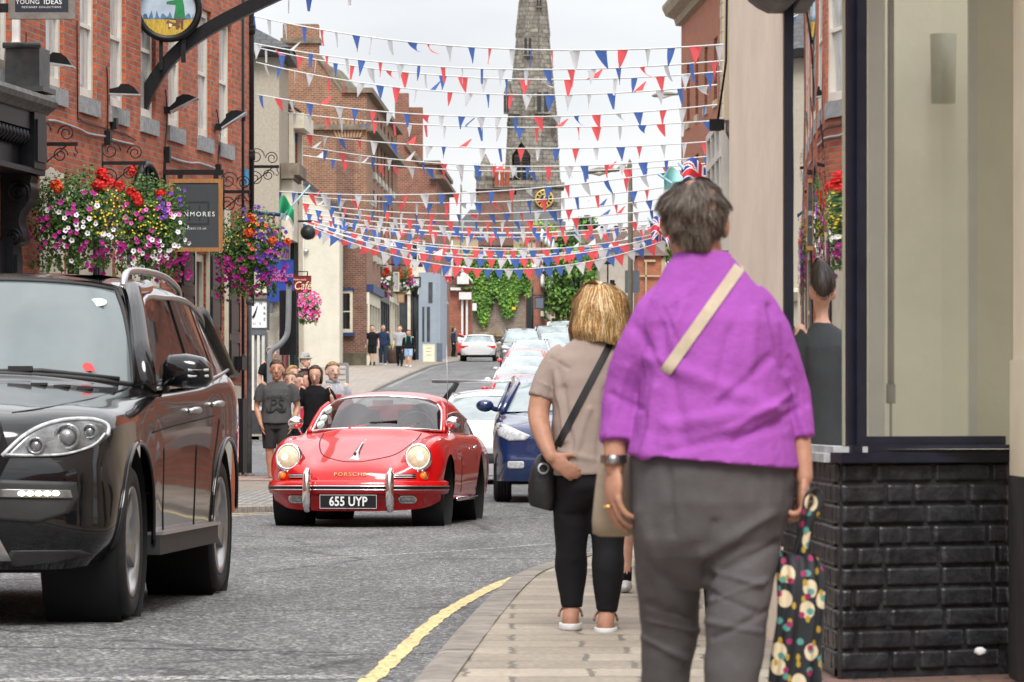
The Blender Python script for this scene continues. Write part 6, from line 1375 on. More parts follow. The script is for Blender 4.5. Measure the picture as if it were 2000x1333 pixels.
# ------------------------------------------------------------------ red classic coupe
RED = M_('bright red car paint', (.50, .002, .004), .3, var=.06, vs=2, coat=.75, spec=.3)
def red_coupe():
 t = empty('classic_car', (0, 0, 0), 0, 'bright red classic coupe with round headlamps and black plate 655 UYP', 'car')
 ho = [[(.70, -1.62, .20), (.62, -1.72, .18), (.52, -1.79, .17), (.4, -1.84, .165), (.27, -1.88, .16), (.13, -1.90, .16), (0, -1.905, .16)],
          [(.775, -1.57, .24), (.76, -1.67, .32), (.67, -1.80, .33), (.5, -1.89, .335), (.34, -1.94, .34), (.17, -1.97, .34), (0, -1.98, .34)],
          [(.79, -1.54, .26), (.795, -1.60, .40), (.765, -1.69, .46), (.62, -1.82, .47), (.40, -1.915, .45), (.2, -1.95, .45), (0, -1.96, .45)],
          [(.79, -1.52, .26), (.805, -1.55, .44), (.80, -1.60, .56), (.66, -1.755, .615), (.41, -1.85, .53), (.2, -1.90, .525), (0, -1.915, .527)],
          [(.795, -1.46, .26), (.812, -1.49, .45), (.81, -1.50, .64), (.675, -1.58, .755), (.43, -1.66, .60), (.2, -1.74, .602), (0, -1.76, .605)],
          [(.80, -1.2, .26), (.82, -1.2, .47), (.814, -1.2, .67), (.69, -1.24, .802), (.44, -1.32, .69), (.2, -1.38, .70), (0, -1.40, .705)],
          [(.80, -.85, .25), (.825, -.85, .47), (.816, -.85, .69), (.71, -.85, .805), (.47, -.94, .775), (.22, -1.0, .795), (0, -1.02, .80)],
          [(.80, -.5, .22), (.828, -.5, .47), (.812, -.5, .69), (.735, -.5, .81), (.60, -.54, .83), (.30, -.68, .848), (0, -.72, .852)],
          [(.80, -.3, .22), (.83, -.3, .47), (.812, -.3, .69), (.74, -.3, .81), (.68, -.3, .78), (.34, -.35, .45), (0, -.36, .45)],
          [(.80, .5, .22), (.835, .5, .47), (.815, .5, .69), (.745, .5, .80), (.66, .5, .75), (.34, .5, .45), (0, .5, .45)],
          [(.80, 1.0, .24), (.84, 1.0, .47), (.82, 1.0, .68), (.73, 1.0, .80), (.60, 1.0, .80), (.30, 1.05, .80), (0, 1.05, .80)],
          [(.77, 1.55, .26), (.80, 1.55, .45), (.78, 1.55, .64), (.68, 1.55, .75), (.5, 1.6, .76), (.25, 1.65, .77), (0, 1.65, .77)],
          [(.60, 1.9, .27), (.66, 1.95, .40), (.62, 1.97, .52), (.5, 1.98, .55), (.35, 2.0, .56), (.18, 2.0, .56), (0, 2.0, .56)]]
 rows = hull(ho, 8, 6); ar = [(-1.22, .31, .338), (.88, .31, .345)]
 vs, fs = cut(rows, ar, .62); pj = Proj(vs, fs); b = MB(); b.add(vs, fs, True); b.build('body', RED, t)
 # under body, arches lining
 b = MB(); b.box((0, 0, .33), (1.3, 3.1, .24)); b.box((0, -1.55, .28), (1.1, .5, .1)); 
 for yc, zc, r in ar:
  for s_ in (1, -1): b.lathe([(r + .01, 0), (r + .01, .3)], 20, Matrix.Translation((s_ * .5 if s_ > 0 else -.8, yc, zc)) @ Matrix.Rotation(R(90), 4, 'Y')); b.box((s_ * .49, yc, .37), (.02, .56, .34))
 b.build('underbody', DARK, t)
 # roof and glass
 rf = [[(.60, -.10, 1.0), (.545, -.03, 1.075), (.44, -.08, 1.135), (.25, -.13, 1.165), (0, -.15, 1.175)], [(.645, .3, 1.0), (.575, .3, 1.10), (.46, .28, 1.165), (.25, .26, 1.20), (0, .25, 1.21)],
          [(.655, .75, .98), (.575, .75, 1.07), (.46, .75, 1.14), (.25, .75, 1.175), (0, .75, 1.185)], [(.68, 1.2, .84), (.59, 1.2, .93), (.47, 1.2, 1.0), (.25, 1.2, 1.04), (0, 1.2, 1.05)], [(.68, 1.62, .68), (.58, 1.62, .74), (.47, 1.64, .79), (.25, 1.66, .82), (0, 1.67, .83)]]
 rr = hull(rf, 8, 5); b = MB(); b.grid(rr[:13]); b.grid(rr[22:]); b.grid([r[:11] for r in rr[12:23]]); b.grid([r[30:] for r in rr[12:23]]); b.build('roof', RED, t)
 bot = [V((-.625, -.50, .845)), V((-.5, -.60, .858)), V((-.25, -.695, .87)), V((0, -.72, .874))]; bot = bot + [mx(p) for p in bot[-2::-1]]
 top = [V((-.525, -.045, 1.085)), V((-.43, -.10, 1.128)), V((-.25, -.15, 1.155)), V((0, -.17, 1.163))]; top = top + [mx(p) for p in top[-2::-1]]
 lf = [bot[0], V((-.605, -.33, .94)), V((-.575, -.15, 1.035)), top[0]]; rt = [mx(p) for p in lf]
 WG = glass_mat('clear car windscreen', (.88, .91, .90), .01, .02)
 b = MB(); b.grid([r[10:31] for r in rr[12:23]]); b.build('rear_window', WG, t)
 b = MB(); b.grid(coons(bot, top, lf, rt, 20, 10)); b.build('windscreen', WG, t)
 loop = crom(bot, 5)[:-1] + crom(rt, 4)[:-1] + crom(top[::-1], 5)[:-1] + crom(lf[::-1], 4); b = MB(); b.tube(loop, .013, 6); b.build('windscreen_trim', CHROME, t)
 for s_ in (1, -1): b = MB(); b.tube([V((s_ * .655, -.50, .835)), V((s_ * .632, -.32, .94)), V((s_ * .60, -.13, 1.04)), V((s_ * .55, -.02, 1.095))], .026, 8); b.build('pillar', RED, t)
 for s_ in (1, -1):
  lo = [V((s_ * .70, -.42, .825)), V((s_ * .715, .1, .82)), V((s_ * .71, .6, .815)), V((s_ * .70, .98, .80))]; up = [V((s_ * .635, -.2, .985)), V((s_ * .65, .1, 1.01)), V((s_ * .655, .5, 1.005)), V((s_ * .665, .9, .95))]
  b = MB(); b.grid(coons(lo, up, [lo[0], lo[0].lerp(up[0], .5), up[0]], [lo[-1], lo[-1].lerp(up[-1], .5), up[-1]], 12, 6)); b.build('side_window', WG, t)
  b = MB(); b.tube(crom(lo, 4), .009, 5); b.tube(crom(up, 4), .009, 5); b.tube([lo[0], up[0]], .011, 5); b.tube([V((s_ * .708, .0, .82)), V((s_ * .642, .0, 1.0))], .008, 5); b.build('window_trim', CHROME, t)
 b = MB(); 
 for s_ in (1, -1):
  b.box((s_ * .33, .25, .78), (.46, .12, .52)); b.box((s_ * .33, -.02, .5), (.46, .5, .14)); b.sphere((s_ * .33, .27, 1.03), (.13, .06, .07), 10, 8)
 b.box((0, -.46, .76), (1.2, .22, .1)); b.build('seat', M_('dark red leather', (.10, .02, .018), .5, var=.2), t)
 b = MB(); b.tube(curl(V((.33, -.22, .84)), X_, V((0, .35, .93)), .19, .19, 0, 2 * math.pi, 24), .011, 6); b.tube([V((.33, -.22, .84)), V((.33, -.45, .74))], .02, 6); b.tube([V((.14, -.22, .84)), V((.52, -.22, .84))], .01, 5); b.build('steering_wheel', BLACKPAINT, t)
 b = MB(); b.box((0, -.12, 1.10), (.2, .03, .055)); b.build('mirror', CHROME, t)
 # bonnet shut line, handle, badge and script
 ln = [(.47, -.72), (.455, -1.0), (.40, -1.3), (.33, -1.52), (.22, -1.70), (.10, -1.79), (0, -1.81)]
 pts = crom([V((x, y, 0)) for x, y in ln], 5); pts = pts + [mx(p) for p in pts[-2::-1]]; b = MB(); b.tube([pj.top(p.x, p.y, -.001) for p in pts], .006, 5); b.build('bonnet_seam', M_('dark red seam', (.05, .002, .002), .6), t)
 b = MB()
 hy = [(-1.12, .012, .012), (-1.3, .016, .02), (-1.5, .022, .026), (-1.62, .032, .026), (-1.72, .045, .016), (-1.745, .058, .004)]; rows = []
 for y, hw_, hh in hy: c = pj.top(0, y); rows.append([c + V((-hw_, 0, -.004)), c + V((-hw_ * .5, -.004, hh)), c + V((hw_ * .5, -.004, hh)), c + V((hw_, 0, -.004))])
 b.grid(rows, capa=True, capb=True); b.build('bonnet_handle', CHROME, t)
 c = pj.top(0, -1.68, .03); b = MB(); b.sphere(c, (.016, .016, .012), 8, 6); b.build('badge', M_('dark badge', (.08, .02, .02), .4), t)
 b = MB()
 p0 = pj.front(0, .478, .004); b.text('PORSCHE', .045, FACE(p0) @ Matrix.Rotation(R(-15), 4, 'X'), spacing=1.35, ext=.003, sx=1.25); b.build('script', M_('gold script', (.55, .36, .14), .5, .6, var=0), t)
 # headlamps
 LAMPLIT = M_('lit headlamp glass', (.50, .42, .31), .12, var=.25, vs=22, emit=(1, .72, .38), es=.12); BULB = M_('headlamp bulb', (1, .9, .7), .3, var=0, emit=(1, .80, .48), es=1.6)
 for s_ in (1, -1):
  c = V((s_ * .605, -1.76, .62)); Mh = Matrix.Translation(c) @ Matrix.Rotation(R(5 * s_), 4, 'Z') @ Matrix.Rotation(R(90 - 14), 4, 'X')
  b = MB(); b.lathe([(.128, -.10), (.128, .02), (.118, .045), (.104, .05), (.098, .035)], 32, Mh); h = b.build('headlight', CHROME, t)
  b = MB(); b.lathe([(.10, .036), (.09, .052), (.06, .068), (.03, .075), (0, .077)], 28, Mh); b.build('lens', LAMPLIT, h)
  b = MB(); b.sphere(Mh @ V((.02 * s_, -.01, .066)), (.034, .02, .03), 10, 8); b.build('bulb', BULB, h)
  b = MB(); b.sphere(Mh @ V((0, -.128, .03)), .012, 8, 6); b.build('screw', CHROME, h)
  c = pj.front(s_ * .66, .462); b = MB(); b.sphere(c + V((0, .0, 0)), (.037, .045, .037), 14, 10); o = b.build('indicator', AMBER, t); b = MB(); b.lathe([(.044, -.03), (.044, .012), (.036, .018)], 18, Matrix.Translation(c) @ Matrix.Rotation(R(90), 4, 'X')); b.build('bezel', CHROME, o)
  b = MB(); pj.decal(b, rpoly(*sorted((s_ * .36, s_ * .60)), .440, .484, .012), 'front', .004); g_ = b.build('horn_grille', BLACKPAINT, t)
  b = MB(); 
  for z in (.453, .471): b.tube([pj.front(s_ * lerp(.37, .6, k / 6), z, .012) for k in range(7)], .006, 5)
  b.build('bar', CHROME, g_)
  b = MB(); pj.decal(b, rpoly(*sorted((s_ * .44, s_ * .60)), .225, .295, .033), 'front', .02); o = b.build('fog_lamp', CHROME, t); b = MB(); pj.decal(b, rpoly(*sorted((s_ * .455, s_ * .585)), .237, .283, .022), 'front', .026, .012); b.build('lens', M_('grey fog lens', (.30, .31, .30), .15, var=.4, vs=40), o)
 # bumper: red blade with chrome strip and overriders
 cv = crom([V((.835, -1.50, .356)), V((.80, -1.64, .358)), V((.70, -1.80, .36)), V((.5, -1.95, .362)), V((.25, -2.03, .364)), V((0, -2.05, .364))], 6); cv = cv + [mx(p) for p in cv[-2::-1]]
 def sweep(b, c, prof):
  rows = []
  for i, p in enumerate(c):
   d = (c[min(i + 1, len(c) - 1)] - c[max(i - 1, 0)]).normalized(); n_ = V((-d.y, d.x, 0)); n_ = n_ if n_.dot(p - V((0, 0, .4))) > 0 else -n_
   rows.append([p + n_ * a + UP * z for a, z in prof])
  b.grid(rows, closed=True, capa=True, capb=True)
 b = MB(); sweep(b, cv, [(-.05, .055), (-.02, .068), (.012, .05), (.016, .0), (.01, -.045), (-.03, -.06), (-.06, -.05)]); bu = b.build('bumper', RED, t)
 b = MB(); sweep(b, cv, [(.012, .022), (.024, .02), (.026, .012), (.012, .01)]); sweep(b, cv, [(.010, -.010), (.024, -.012), (.026, -.02), (.010, -.022)]); b.build('bumper_strip', CHROME, bu); b = MB(); sweep(b, cv, [(.010, .011), (.017, .010), (.017, -.010), (.010, -.011)]); b.build('rubber_strip', BLACKPAINT, bu)
 for s_ in (1, -1):
  b = MB(); pts = [V((s_ * .385, -2.02, .18)), V((s_ * .385, -2.05, .22)), V((s_ * .385, -2.06, .34)), V((s_ * .385, -2.05, .44)), V((s_ * .387, -2.03, .49)), V((s_ * .388, -1.99, .515))]; b.tube(crom(pts, 4), [.036] * 4 + [.042] * 8 + [.040] * 4 + [.034] * 3 + [.028, .02], 10, flat=1.1); b.build('overrider', CHROME, bu)
 b = MB(); b.box((0, -2.045, .245), (.535, .012, .122)); pp = b.build('number_plate', M_('black number plate', (.008, .008, .009), .35, var=0), t)
 b = MB(); b.text('655 UYP', .112, FACE(V((0, -2.053, .244))), sx=.86, ext=.002, offset=.0025, spacing=1.03)
 for p0, p1, z0, z1 in ((-.262, .262, .301, .304), (-.262, .262, .186, .189), (-.264, -.261, .186, .304), (.261, .264, .186, .304)): b.box(((p0 + p1) / 2, -2.053, (z0 + z1) / 2), (p1 - p0, .004, z1 - z0))
 b.build('plate_characters', M_('silver plate letters', (.68, .69, .70), .4, var=0), pp)
 # mirrors, wipers, stickers, aerial, sills
 for s_, x, y in ((1, .76, -.62), (-1, .72, -.85)):
  c = V((s_ * x, y, .925)); b = MB(); b.tube([c + V((-s_ * .06, .02, -.11)), c + V((-s_ * .01, .0, -.01))], .009, 6); b.sphere(c, (.075, .05, .055), 16, 10); b.build('wing_mirror', CHROME, t)
 for x0, x1, zt_ in ((-.10, .20, .045), (.34, .56, .02)):
  b = MB(); p = V((x0 - .12, -.70, .875)) if x0 < 0 else V((x0 - .06, -.63, .87)); q = V((lerp(x0, x1, .25), -.62, .915)) if x0 < 0 else V((lerp(x0, x1, .2), -.54, .90)); b.sphere(p, .018, 8, 6); b.tube([p, q], [.009, .006], 5); b.build('wiper_arm', RED, t)
  b = MB(); e = V((x1 + .02, -.60, .935)) if x0 < 0 else V((x1, -.44, .895)); s0 = q + V((-.06, .0, -.008)); b.tube([s0, q + V((.02, -.01, .01)), e], .011, 6); b.build('wiper_blade', BLACKPAINT, t)
 STK = M_('pale sticker', (.52, .60, .56), .5, var=.25, vs=40); sb = coons(bot, top, lf, rt, 20, 10)
 for i, (uu, vv) in enumerate(((.045, .20), (.042, .46), (.055, .73))):
  p = sb[int(vv * 10)][1]; n_ = V((-.35, -.8, .5)).normalized(); b = MB(); tx = V((0, 0, 1)).cross(n_).normalized() * -1; ty = n_.cross(tx); p = p + V((.02, -.012, 0)) + n_ * .002
  b.add([p + tx * .042 * math.cos(a) + ty * .042 * math.sin(a) for a in [k * math.pi / 8 for k in range(16)]], [tuple(range(16))]); b.build('sticker', STK, t)
 b = MB(); b.tube([V((.70, -.55, .83)), V((.69, -.56, 1.62))], .0035, 5); b.build('aerial', STEEL, t)
 for s_ in (1, -1):
  b = MB(); b.tube([V((s_ * .825, -.82, .245)), V((s_ * .835, .45, .245))], .018, 6); b.build('sill_trim', CHROME, t)
  b = MB(); b.tube([pj.side(y, z, .0, s_) for y, z in ((-.48, .78), (-.5, .6), (-.5, .45), (-.47, .3))], .005, 4); b.tube([pj.side(y, z, .0, s_) for y, z in ((.48, .78), (.5, .6), (.5, .3))], .005, 4); b.build('door_seam', MATS['dark red seam'], t)
  b = MB(); p = pj.side(.32, .69, .02, s_); b.tube([p + V((0, -.08, 0)), p + V((s_ * .015, 0, .01)), p + V((0, .09, 0))], .013, 6); b.build('door_handle', CHROME, t)
  for y, st in ((-1.22, -2), (.88, 0)): wheel(t, s_ * .65, y, .31, .142, .20, 0, s_, st, CHROME, True)
  c = V((s_ * .66, -1.79, .33))
 return t
rc = red_coupe(); place(rc, -1.16, 37.4, -math.atan(.125), gz(36) - .02); rc.scale = (.94, 1, 1)
# ------------------------------------------------------------------ black estate 4x4 at the left
BLK = M_('black car paint', (.005, .005, .006), .15, var=.06, vs=2, coat=.85, spec=.15)
SILV = M_('satin silver trim', (.50, .50, .51), .3, .9, var=.08)
def black_suv():
 t = empty('parked_car', (0, 0, 0), 0, 'glossy black large estate car with a lit strip lamp, at the left edge', 'car'); t.name = 'estate_car'
 W = .965
 ho = [[(.86, -1.92, .30), (.80, -2.10, .28), (.70, -2.20, .27), (.52, -2.26, .27), (.35, -2.29, .27), (.17, -2.30, .27), (0, -2.30, .27)],
          [(.925, -1.93, .42), (.90, -2.08, .42), (.80, -2.21, .42), (.6, -2.29, .42), (.4, -2.33, .42), (.2, -2.345, .42), (0, -2.35, .42)],
          [(.945, -1.90, .55), (.925, -2.03, .58), (.83, -2.19, .60), (.62, -2.29, .60), (.42, -2.34, .60), (.2, -2.36, .60), (0, -2.365, .60)],
          [(.95, -1.88, .58), (.93, -1.98, .72), (.85, -2.15, .77), (.64, -2.26, .77), (.42, -2.32, .77), (.2, -2.345, .77), (0, -2.35, .77)],
          [(.955, -1.80, .60), (.945, -1.82, .80), (.90, -1.92, .96), (.66, -2.10, .985), (.44, -2.20, .975), (.2, -2.25, .985), (0, -2.26, .99)],
          [(.958, -1.45, .60), (.958, -1.45, .82), (.93, -1.45, 1.0), (.78, -1.50, 1.065), (.55, -1.60, 1.075), (.25, -1.65, 1.09), (0, -1.66, 1.095)],
          [(.945, -1.0, .36), (.955, -1.0, .76), (.94, -1.0, 1.03), (.85, -1.0, 1.09), (.66, -1.05, 1.12), (.3, -1.15, 1.15), (0, -1.17, 1.155)],
          [(.935, -.7, .34), (.950, -.7, .74), (.945, -.7, 1.03), (.89, -.7, 1.10), (.80, -.72, 1.13), (.4, -.92, 1.17), (0, -.98, 1.18)],
          [(.93, 0, .33), (.945, 0, .72), (.95, 0, 1.03), (.90, 0, 1.12), (.84, 0, 1.12), (.4, 0, 1.0), (0, 0, 1.0)],
          [(.935, .8, .34), (.95, .8, .74), (.955, .8, 1.05), (.90, .8, 1.15), (.84, .8, 1.15), (.4, .8, 1.0), (0, .8, 1.0)],
          [(.955, 1.45, .60), (.965, 1.45, .80), (.962, 1.45, 1.07), (.90, 1.45, 1.19), (.80, 1.45, 1.19), (.4, 1.45, 1.1), (0, 1.45, 1.1)],
          [(.93, 2.0, .45), (.945, 2.0, .75), (.94, 2.0, 1.08), (.87, 2.0, 1.22), (.78, 2.0, 1.22), (.4, 2.0, 1.2), (0, 2.0, 1.2)],
          [(.82, 2.36, .42), (.85, 2.40, .70), (.84, 2.36, 1.05), (.78, 2.3, 1.2), (.6, 2.33, 1.2), (.3, 2.36, 1.2), (0, 2.37, 1.2)]]
 rows = hull(ho, 8, 6); ar = [(-1.4575, .385, .455), (1.4575, .385, .455)]
 vs, fs = cut(rows, ar, .55); pj = Proj(vs, fs); b = MB(); b.add(vs, fs, True); b.build('body', BLK, t)
 b = MB(); b.box((0, 0, .42), (1.5, 3.9, .3)); b.box((0, -1.9, .34), (1.3, .5, .18))
 for yc, zc, r in ar:
  for s_ in (1, -1): b.lathe([(r + .01, 0), (r + .01, .36)], 20, Matrix.Translation((s_ * .56 if s_ > 0 else -.92, yc, zc)) @ Matrix.Rotation(R(90), 4, 'Y')); b.box((s_ * .56, yc, .6), (.02, .9, .6))
 b.build('underbody', DARK, t)
 for s_ in (1, -1):
  for yc, zc, r in ar: b = MB(); b.tube([pj.side(yc + r * 1.03 * math.cos(a), max(.3, zc + r * 1.03 * math.sin(a)), .004, s_) for a in [lerp(-.25, math.pi + .25, k / 28) for k in range(29)]], .012, 6); b.build('arch_trim', BLK, t)
 # greenhouse
 bot = [V((-.80, -.70, 1.135)), V((-.62, -.84, 1.16)), V((-.32, -.97, 1.185)), V((0, -1.01, 1.19))]; bot = bot + [mx(p) for p in bot[-2::-1]]
 top = [V((-.60, -.05, 1.63)), V((-.46, -.12, 1.655)), V((-.24, -.19, 1.672)), V((0, -.21, 1.678))]; top = top + [mx(p) for p in top[-2::-1]]
 lf = [bot[0], V((-.745, -.46, 1.32)), V((-.675, -.23, 1.50)), top[0]]; rt = [mx(p) for p in lf]
 ws = coons(bot, top, lf, rt, 20, 10); b = MB(); b.grid(ws); b.build('windscreen', M_('windscreen with painted sky sheen', (.10, .125, .13), .04, var=.15, vs=.8, spec=1.0), t)  # glass colour lightened to paint in part of the sky's sheen
 b = MB()
 loop = crom(bot, 5)[:-1] + crom(rt, 4)[:-1] + crom(top[::-1], 5)[:-1] + crom(lf[::-1], 4); b.tube(loop, .014, 5); b.build('windscreen_seal', PLASTIC, t)
 rf = [[(.70, -.03, 1.60), (.645, -.04, 1.64), (.5, -.10, 1.672), (.25, -.18, 1.692), (0, -.20, 1.70)], [(.745, .45, 1.60), (.68, .45, 1.665), (.5, .42, 1.71), (.25, .4, 1.73), (0, .4, 1.735)], [(.75, 1.2, 1.60), (.68, 1.2, 1.66), (.5, 1.2, 1.705), (.25, 1.2, 1.725), (0, 1.2, 1.73)], [(.72, 1.95, 1.55), (.65, 1.95, 1.61), (.48, 1.98, 1.65), (.24, 2.0, 1.67), (0, 2.0, 1.675)], [(.70, 2.28, 1.45), (.64, 2.3, 1.5), (.48, 2.35, 1.54), (.24, 2.38, 1.56), (0, 2.38, 1.565)]]
 b = MB(); b.grid(hull(rf, 8, 5)); b.build('roof', BLK, t)
 b = MB(); b.grid(coons([V((-.5, .1, 1.713)), V((.5, .1, 1.713))], [V((-.5, 1.3, 1.722)), V((.5, 1.3, 1.722))], [V((-.5, .1, 1.713)), V((-.5, 1.3, 1.722))], [V((.5, .1, 1.713)), V((.5, 1.3, 1.722))], 6, 6)); b.build('sunroof', CARGLASS, t)
 b = MB(); b.grid(coons([V((-.74, 2.35, 1.2)), V((0, 2.42, 1.2)), V((.74, 2.35, 1.2))], [V((-.66, 2.28, 1.49)), V((0, 2.38, 1.55)), V((.66, 2.28, 1.49))], [V((-.74, 2.35, 1.2)), V((-.66, 2.28, 1.49))], [V((.74, 2.35, 1.2)), V((.66, 2.28, 1.49))], 10, 4)); b.build('rear_window', CARGLASS, t)
 for s_ in (1, -1):
  lo = [V((s_ * .905, -.66, 1.115)), V((s_ * .918, .1, 1.135)), V((s_ * .918, .9, 1.165)), V((s_ * .90, 1.5, 1.20)), V((s_ * .85, 2.22, 1.24))]; up = [V((s_ * .80, -.36, 1.33)), V((s_ * .725, .02, 1.575)), V((s_ * .755, .5, 1.605)), V((s_ * .76, 1.2, 1.605)), V((s_ * .73, 1.95, 1.54)), V((s_ * .71, 2.2, 1.45))]
  g = coons(lo, up, [lo[0], up[0]], [lo[-1], up[-1]], 30, 8); b = MB(); b.grid(g); b.build('side_window', CARGLASS, t)
  b = MB(); b.tube([p + V((s_ * .004, 0, 0)) for p in crom(up, 4)], .016, 6); b.tube([p + V((s_ * .004, 0, 0)) for p in crom(lo, 4)], .010, 6); b.build('window_trim', SILV, t)
  for u0 in (12, 21): b = MB(); b.grid([[g[j][u0] + V((s_ * .008, 0, 0)), g[j][u0 + 1] + V((s_ * .008, 0, 0))] for j in range(9)]); b.build('door_pillar', BLACKPAINT, t)
  b = MB(); b.tube([V((s_ * .865, -.72, 1.12)), V((s_ * .80, -.46, 1.33)), V((s_ * .735, -.2, 1.50)), V((s_ * .675, -.02, 1.625)), V((s_ * .70, .3, 1.655))], [.06, .052, .05, .05, .04], 10); b.build('pillar', BLK, t); b = MB(); b.tube([V((s_ * .84, 2.28, 1.2)), V((s_ * .73, 2.26, 1.46)), V((s_ * .70, 2.1, 1.55))], .06, 8); b.build('pillar', BLK, t)
  b = MB(); b.tube(crom([V((s_ * .62, .06, 1.65)), V((s_ * .625, .14, 1.725)), V((s_ * .645, .5, 1.745)), V((s_ * .645, 1.2, 1.74)), V((s_ * .635, 1.75, 1.69)), V((s_ * .63, 1.85, 1.64))], 5), .019, 8); b.build('roof_rail', SILV, t)
  # mirror
  c = V((s_ * 1.04, -.50, 1.21)); rows_ = []
  for k, (y, f) in enumerate(((-.10, .35), (-.085, .75), (-.05, .95), (.0, 1), (.05, .97))):
   rows_.append([c + V((s_ * x * f, y - .05 * (x > 0) * 0, z * f)) for x, z in ((-.125, -.075), (-.02, -.09), (.10, -.085), (.135, -.05), (.125, .02), (.09, .065), (.0, .085), (-.09, .08), (-.125, .03))])
  b = MB(); b.grid(rows_, closed=True, capa=True, capb=True); m_ = b.build('wing_mirror', BLK, t); b = MB(); b.tube([c + V((-s_ * .10, .0, -.075)), c + V((-s_ * .2, .02, -.09))], .035, 8); b.build('mirror_arm', BLACKPAINT, m_)
  b = MB(); 
  for k in range(2): b.tube([c + V((s_ * .02, -.10, .0 - k * .03)), c + V((s_ * .12, -.07, .0 - k * .03))], .008, 5)
  b.build('repeater', LENS, m_)
  # lamps
  hl = [(.455, .79), (.60, .792), (.74, .80), (.86, .835), (.91, .89), (.90, .945), (.83, .972), (.72, .97), (.62, .94), (.54, .885)]
  b = MB(); pj.decal(b, [(s_ * x, z) for x, z in hl], 'front', .008); h = b.build('headlight', M_('headlamp housing', (.16, .165, .17), .25, .5, var=.5, vs=14), t)
  b = MB(); top_ = [(.46, .797), (.545, .884), (.625, .936), (.72, .964), (.83, .966), (.895, .938), (.90, .89)]; b.tube(crom([pj.front(s_ * x, z, .011) for x, z in top_], 4), .010, 6); b.tube(crom([pj.front(s_ * x, z, .012) for x, z in [(.475, .803), (.6, .80), (.74, .806), (.85, .845), (.89, .90)]], 4), .006, 5); b.build('lamp_strip', LENS, h)
  b = MB()
  for x, z, r in ((.74, .885, .05), (.61, .845, .032), (.83, .91, .028)): c = pj.front(s_ * x, z, .008); b.lathe([(r * 1.25, 0), (r * 1.25, .03), (r, .03), (r * .9, .01)], 20, Matrix.Translation(c) @ Matrix.Rotation(R(90), 4, 'X')); b.sphere(c, r * .9, 14, 8)
  b.build('projector', M_('projector lens', (.3, .31, .32), .06, .6, var=.2, vs=20), h)
  b = MB(); pj.decal(b, [(s_ * x, z) for x, z in ((.42, .50), (.62, .485), (.76, .53), (.80, .60), (.79, .675), (.42, .69))], 'front', .004); g_ = b.build('lower_grille', PLASTIC, t)
  b = MB(); pj.decal(b, [(s_ * x, z) for x, z in ((.45, .607), (.775, .60), (.765, .638), (.45, .645))], 'front', .014); d_ = b.build('lamp_bezel', M_('dull lamp bezel', (.25, .25, .25), .35, .8, var=.2), g_)
  b = MB(); [b.sphere(pj.front(s_ * (.555 + k * .0375), .624, .02), (.017, .012, .011), 10, 6) for k in range(5)]; b.build('daytime_lamp', M_('lit white strip', (1, 1, .9), .3, var=0, emit=(1, .95, .62), es=6.0), g_)
  b = MB(); b.tube([pj.side(y, z, .0, s_) for y, z in ((-.62, 1.09), (-.68, .8), (-.66, .5), (-.6, .36))], .005, 4); b.tube([pj.side(y, z, .0, s_) for y, z in ((.36, 1.12), (.40, .8), (.40, .38))], .005, 4); b.tube([pj.side(y, z, .0, s_) for y, z in ((1.2, 1.16), (1.12, .95), (.98, .7), (.95, .4))], .005, 4)
  b.tube(crom([pj.side(y, z, .001, s_) for y, z in ((-1.05, .90), (-.4, .93), (.3, .955), (.95, .98))], 5), .005, 4); b.build('door_seam', DARK, t)
  for y, z in ((.22, 1.01), (1.0, 1.045)):
   b = MB(); p = pj.side(y, z, .03, s_); b.tube([p + V((-s_ * .03, -.1, -.005)), p + V((0, -.07, 0)), p + V((0, .07, 0)), p + V((-s_ * .03, .1, -.005))], [.012, .017, .017, .012], 8); b.build('door_handle', SILV, t)
  b = MB(); b.box((s_ * .93, 0, .345), (.10, 1.95, .10)); st_ = b.build('side_step', PLASTIC, t); b = MB(); b.box((s_ * .955, 0, .40), (.08, 1.95, .015)); b.build('step_trim', SILV, st_)
  for y in (-1.4575, 1.4575): wheel(t, s_ * .81, y, .375, .245, .268, 5, s_, 2 if y < 0 else 0)
  b = MB(); pj.decal(b, [(s_ * x, z) for x, z in ((.70, .30), (.50, .28), (.46, .30), (.50, .36), (.80, .36), (.84, .34))], 'front', .003); b.build('air_dam', PLASTIC, t)
 b = MB(); pj.decal(b, [(-.42, .62), (.42, .62), (.50, .80), (.44, .955), (-.44, .955), (-.50, .80)], 'front', .006); g_ = b.build('grille', BLACKPAINT, t)
 b = MB()
 for z in (.70, .79, .88): b.tube([pj.front(x * .05, z, .03) for x in range(-9, 10)], .018, 6)
 b.build('grille_bar', SILV, g_)
 b = MB(); pj.decal(b, [(-.5, .31), (.5, .31), (.40, .52), (.30, .56), (-.30, .56), (-.40, .52)], 'front', .02); b.build('skid_plate', SILV, t)
 b = MB()
 for k in range(4): p = pj.top(.42 + k * .11, -1.2 + k * .015, .004); b.box(p, (.075, .05, .012))
 b.build('bonnet_vent', PLASTIC, t)
 for s_ in (1, -1):
  b = MB(); b.tube(crom([pj.top(s_ * x, y, -.001) for x, y in ((.80, -.80), (.78, -1.2), (.74, -1.6), (.62, -1.98), (.47, -2.13))], 5), .005, 4); b.build('bonnet_seam', DARK, t)
 b = MB(); b.tube([V((.10, -.99, 1.20)), V((.38, -.93, 1.205)), V((.74, -.76, 1.165))], .012, 6); b.box((.28, -.96, 1.215), (.12, .03, .025)); b.build('wiper', PLASTIC, t)
 p = ws[8][18]; n_ = V((.1, -.62, .78)).normalized(); b = MB(); tx, ty = V((1, .1, 0)).normalized(), V((.0, .78, .62)); c = p + n_ * .004
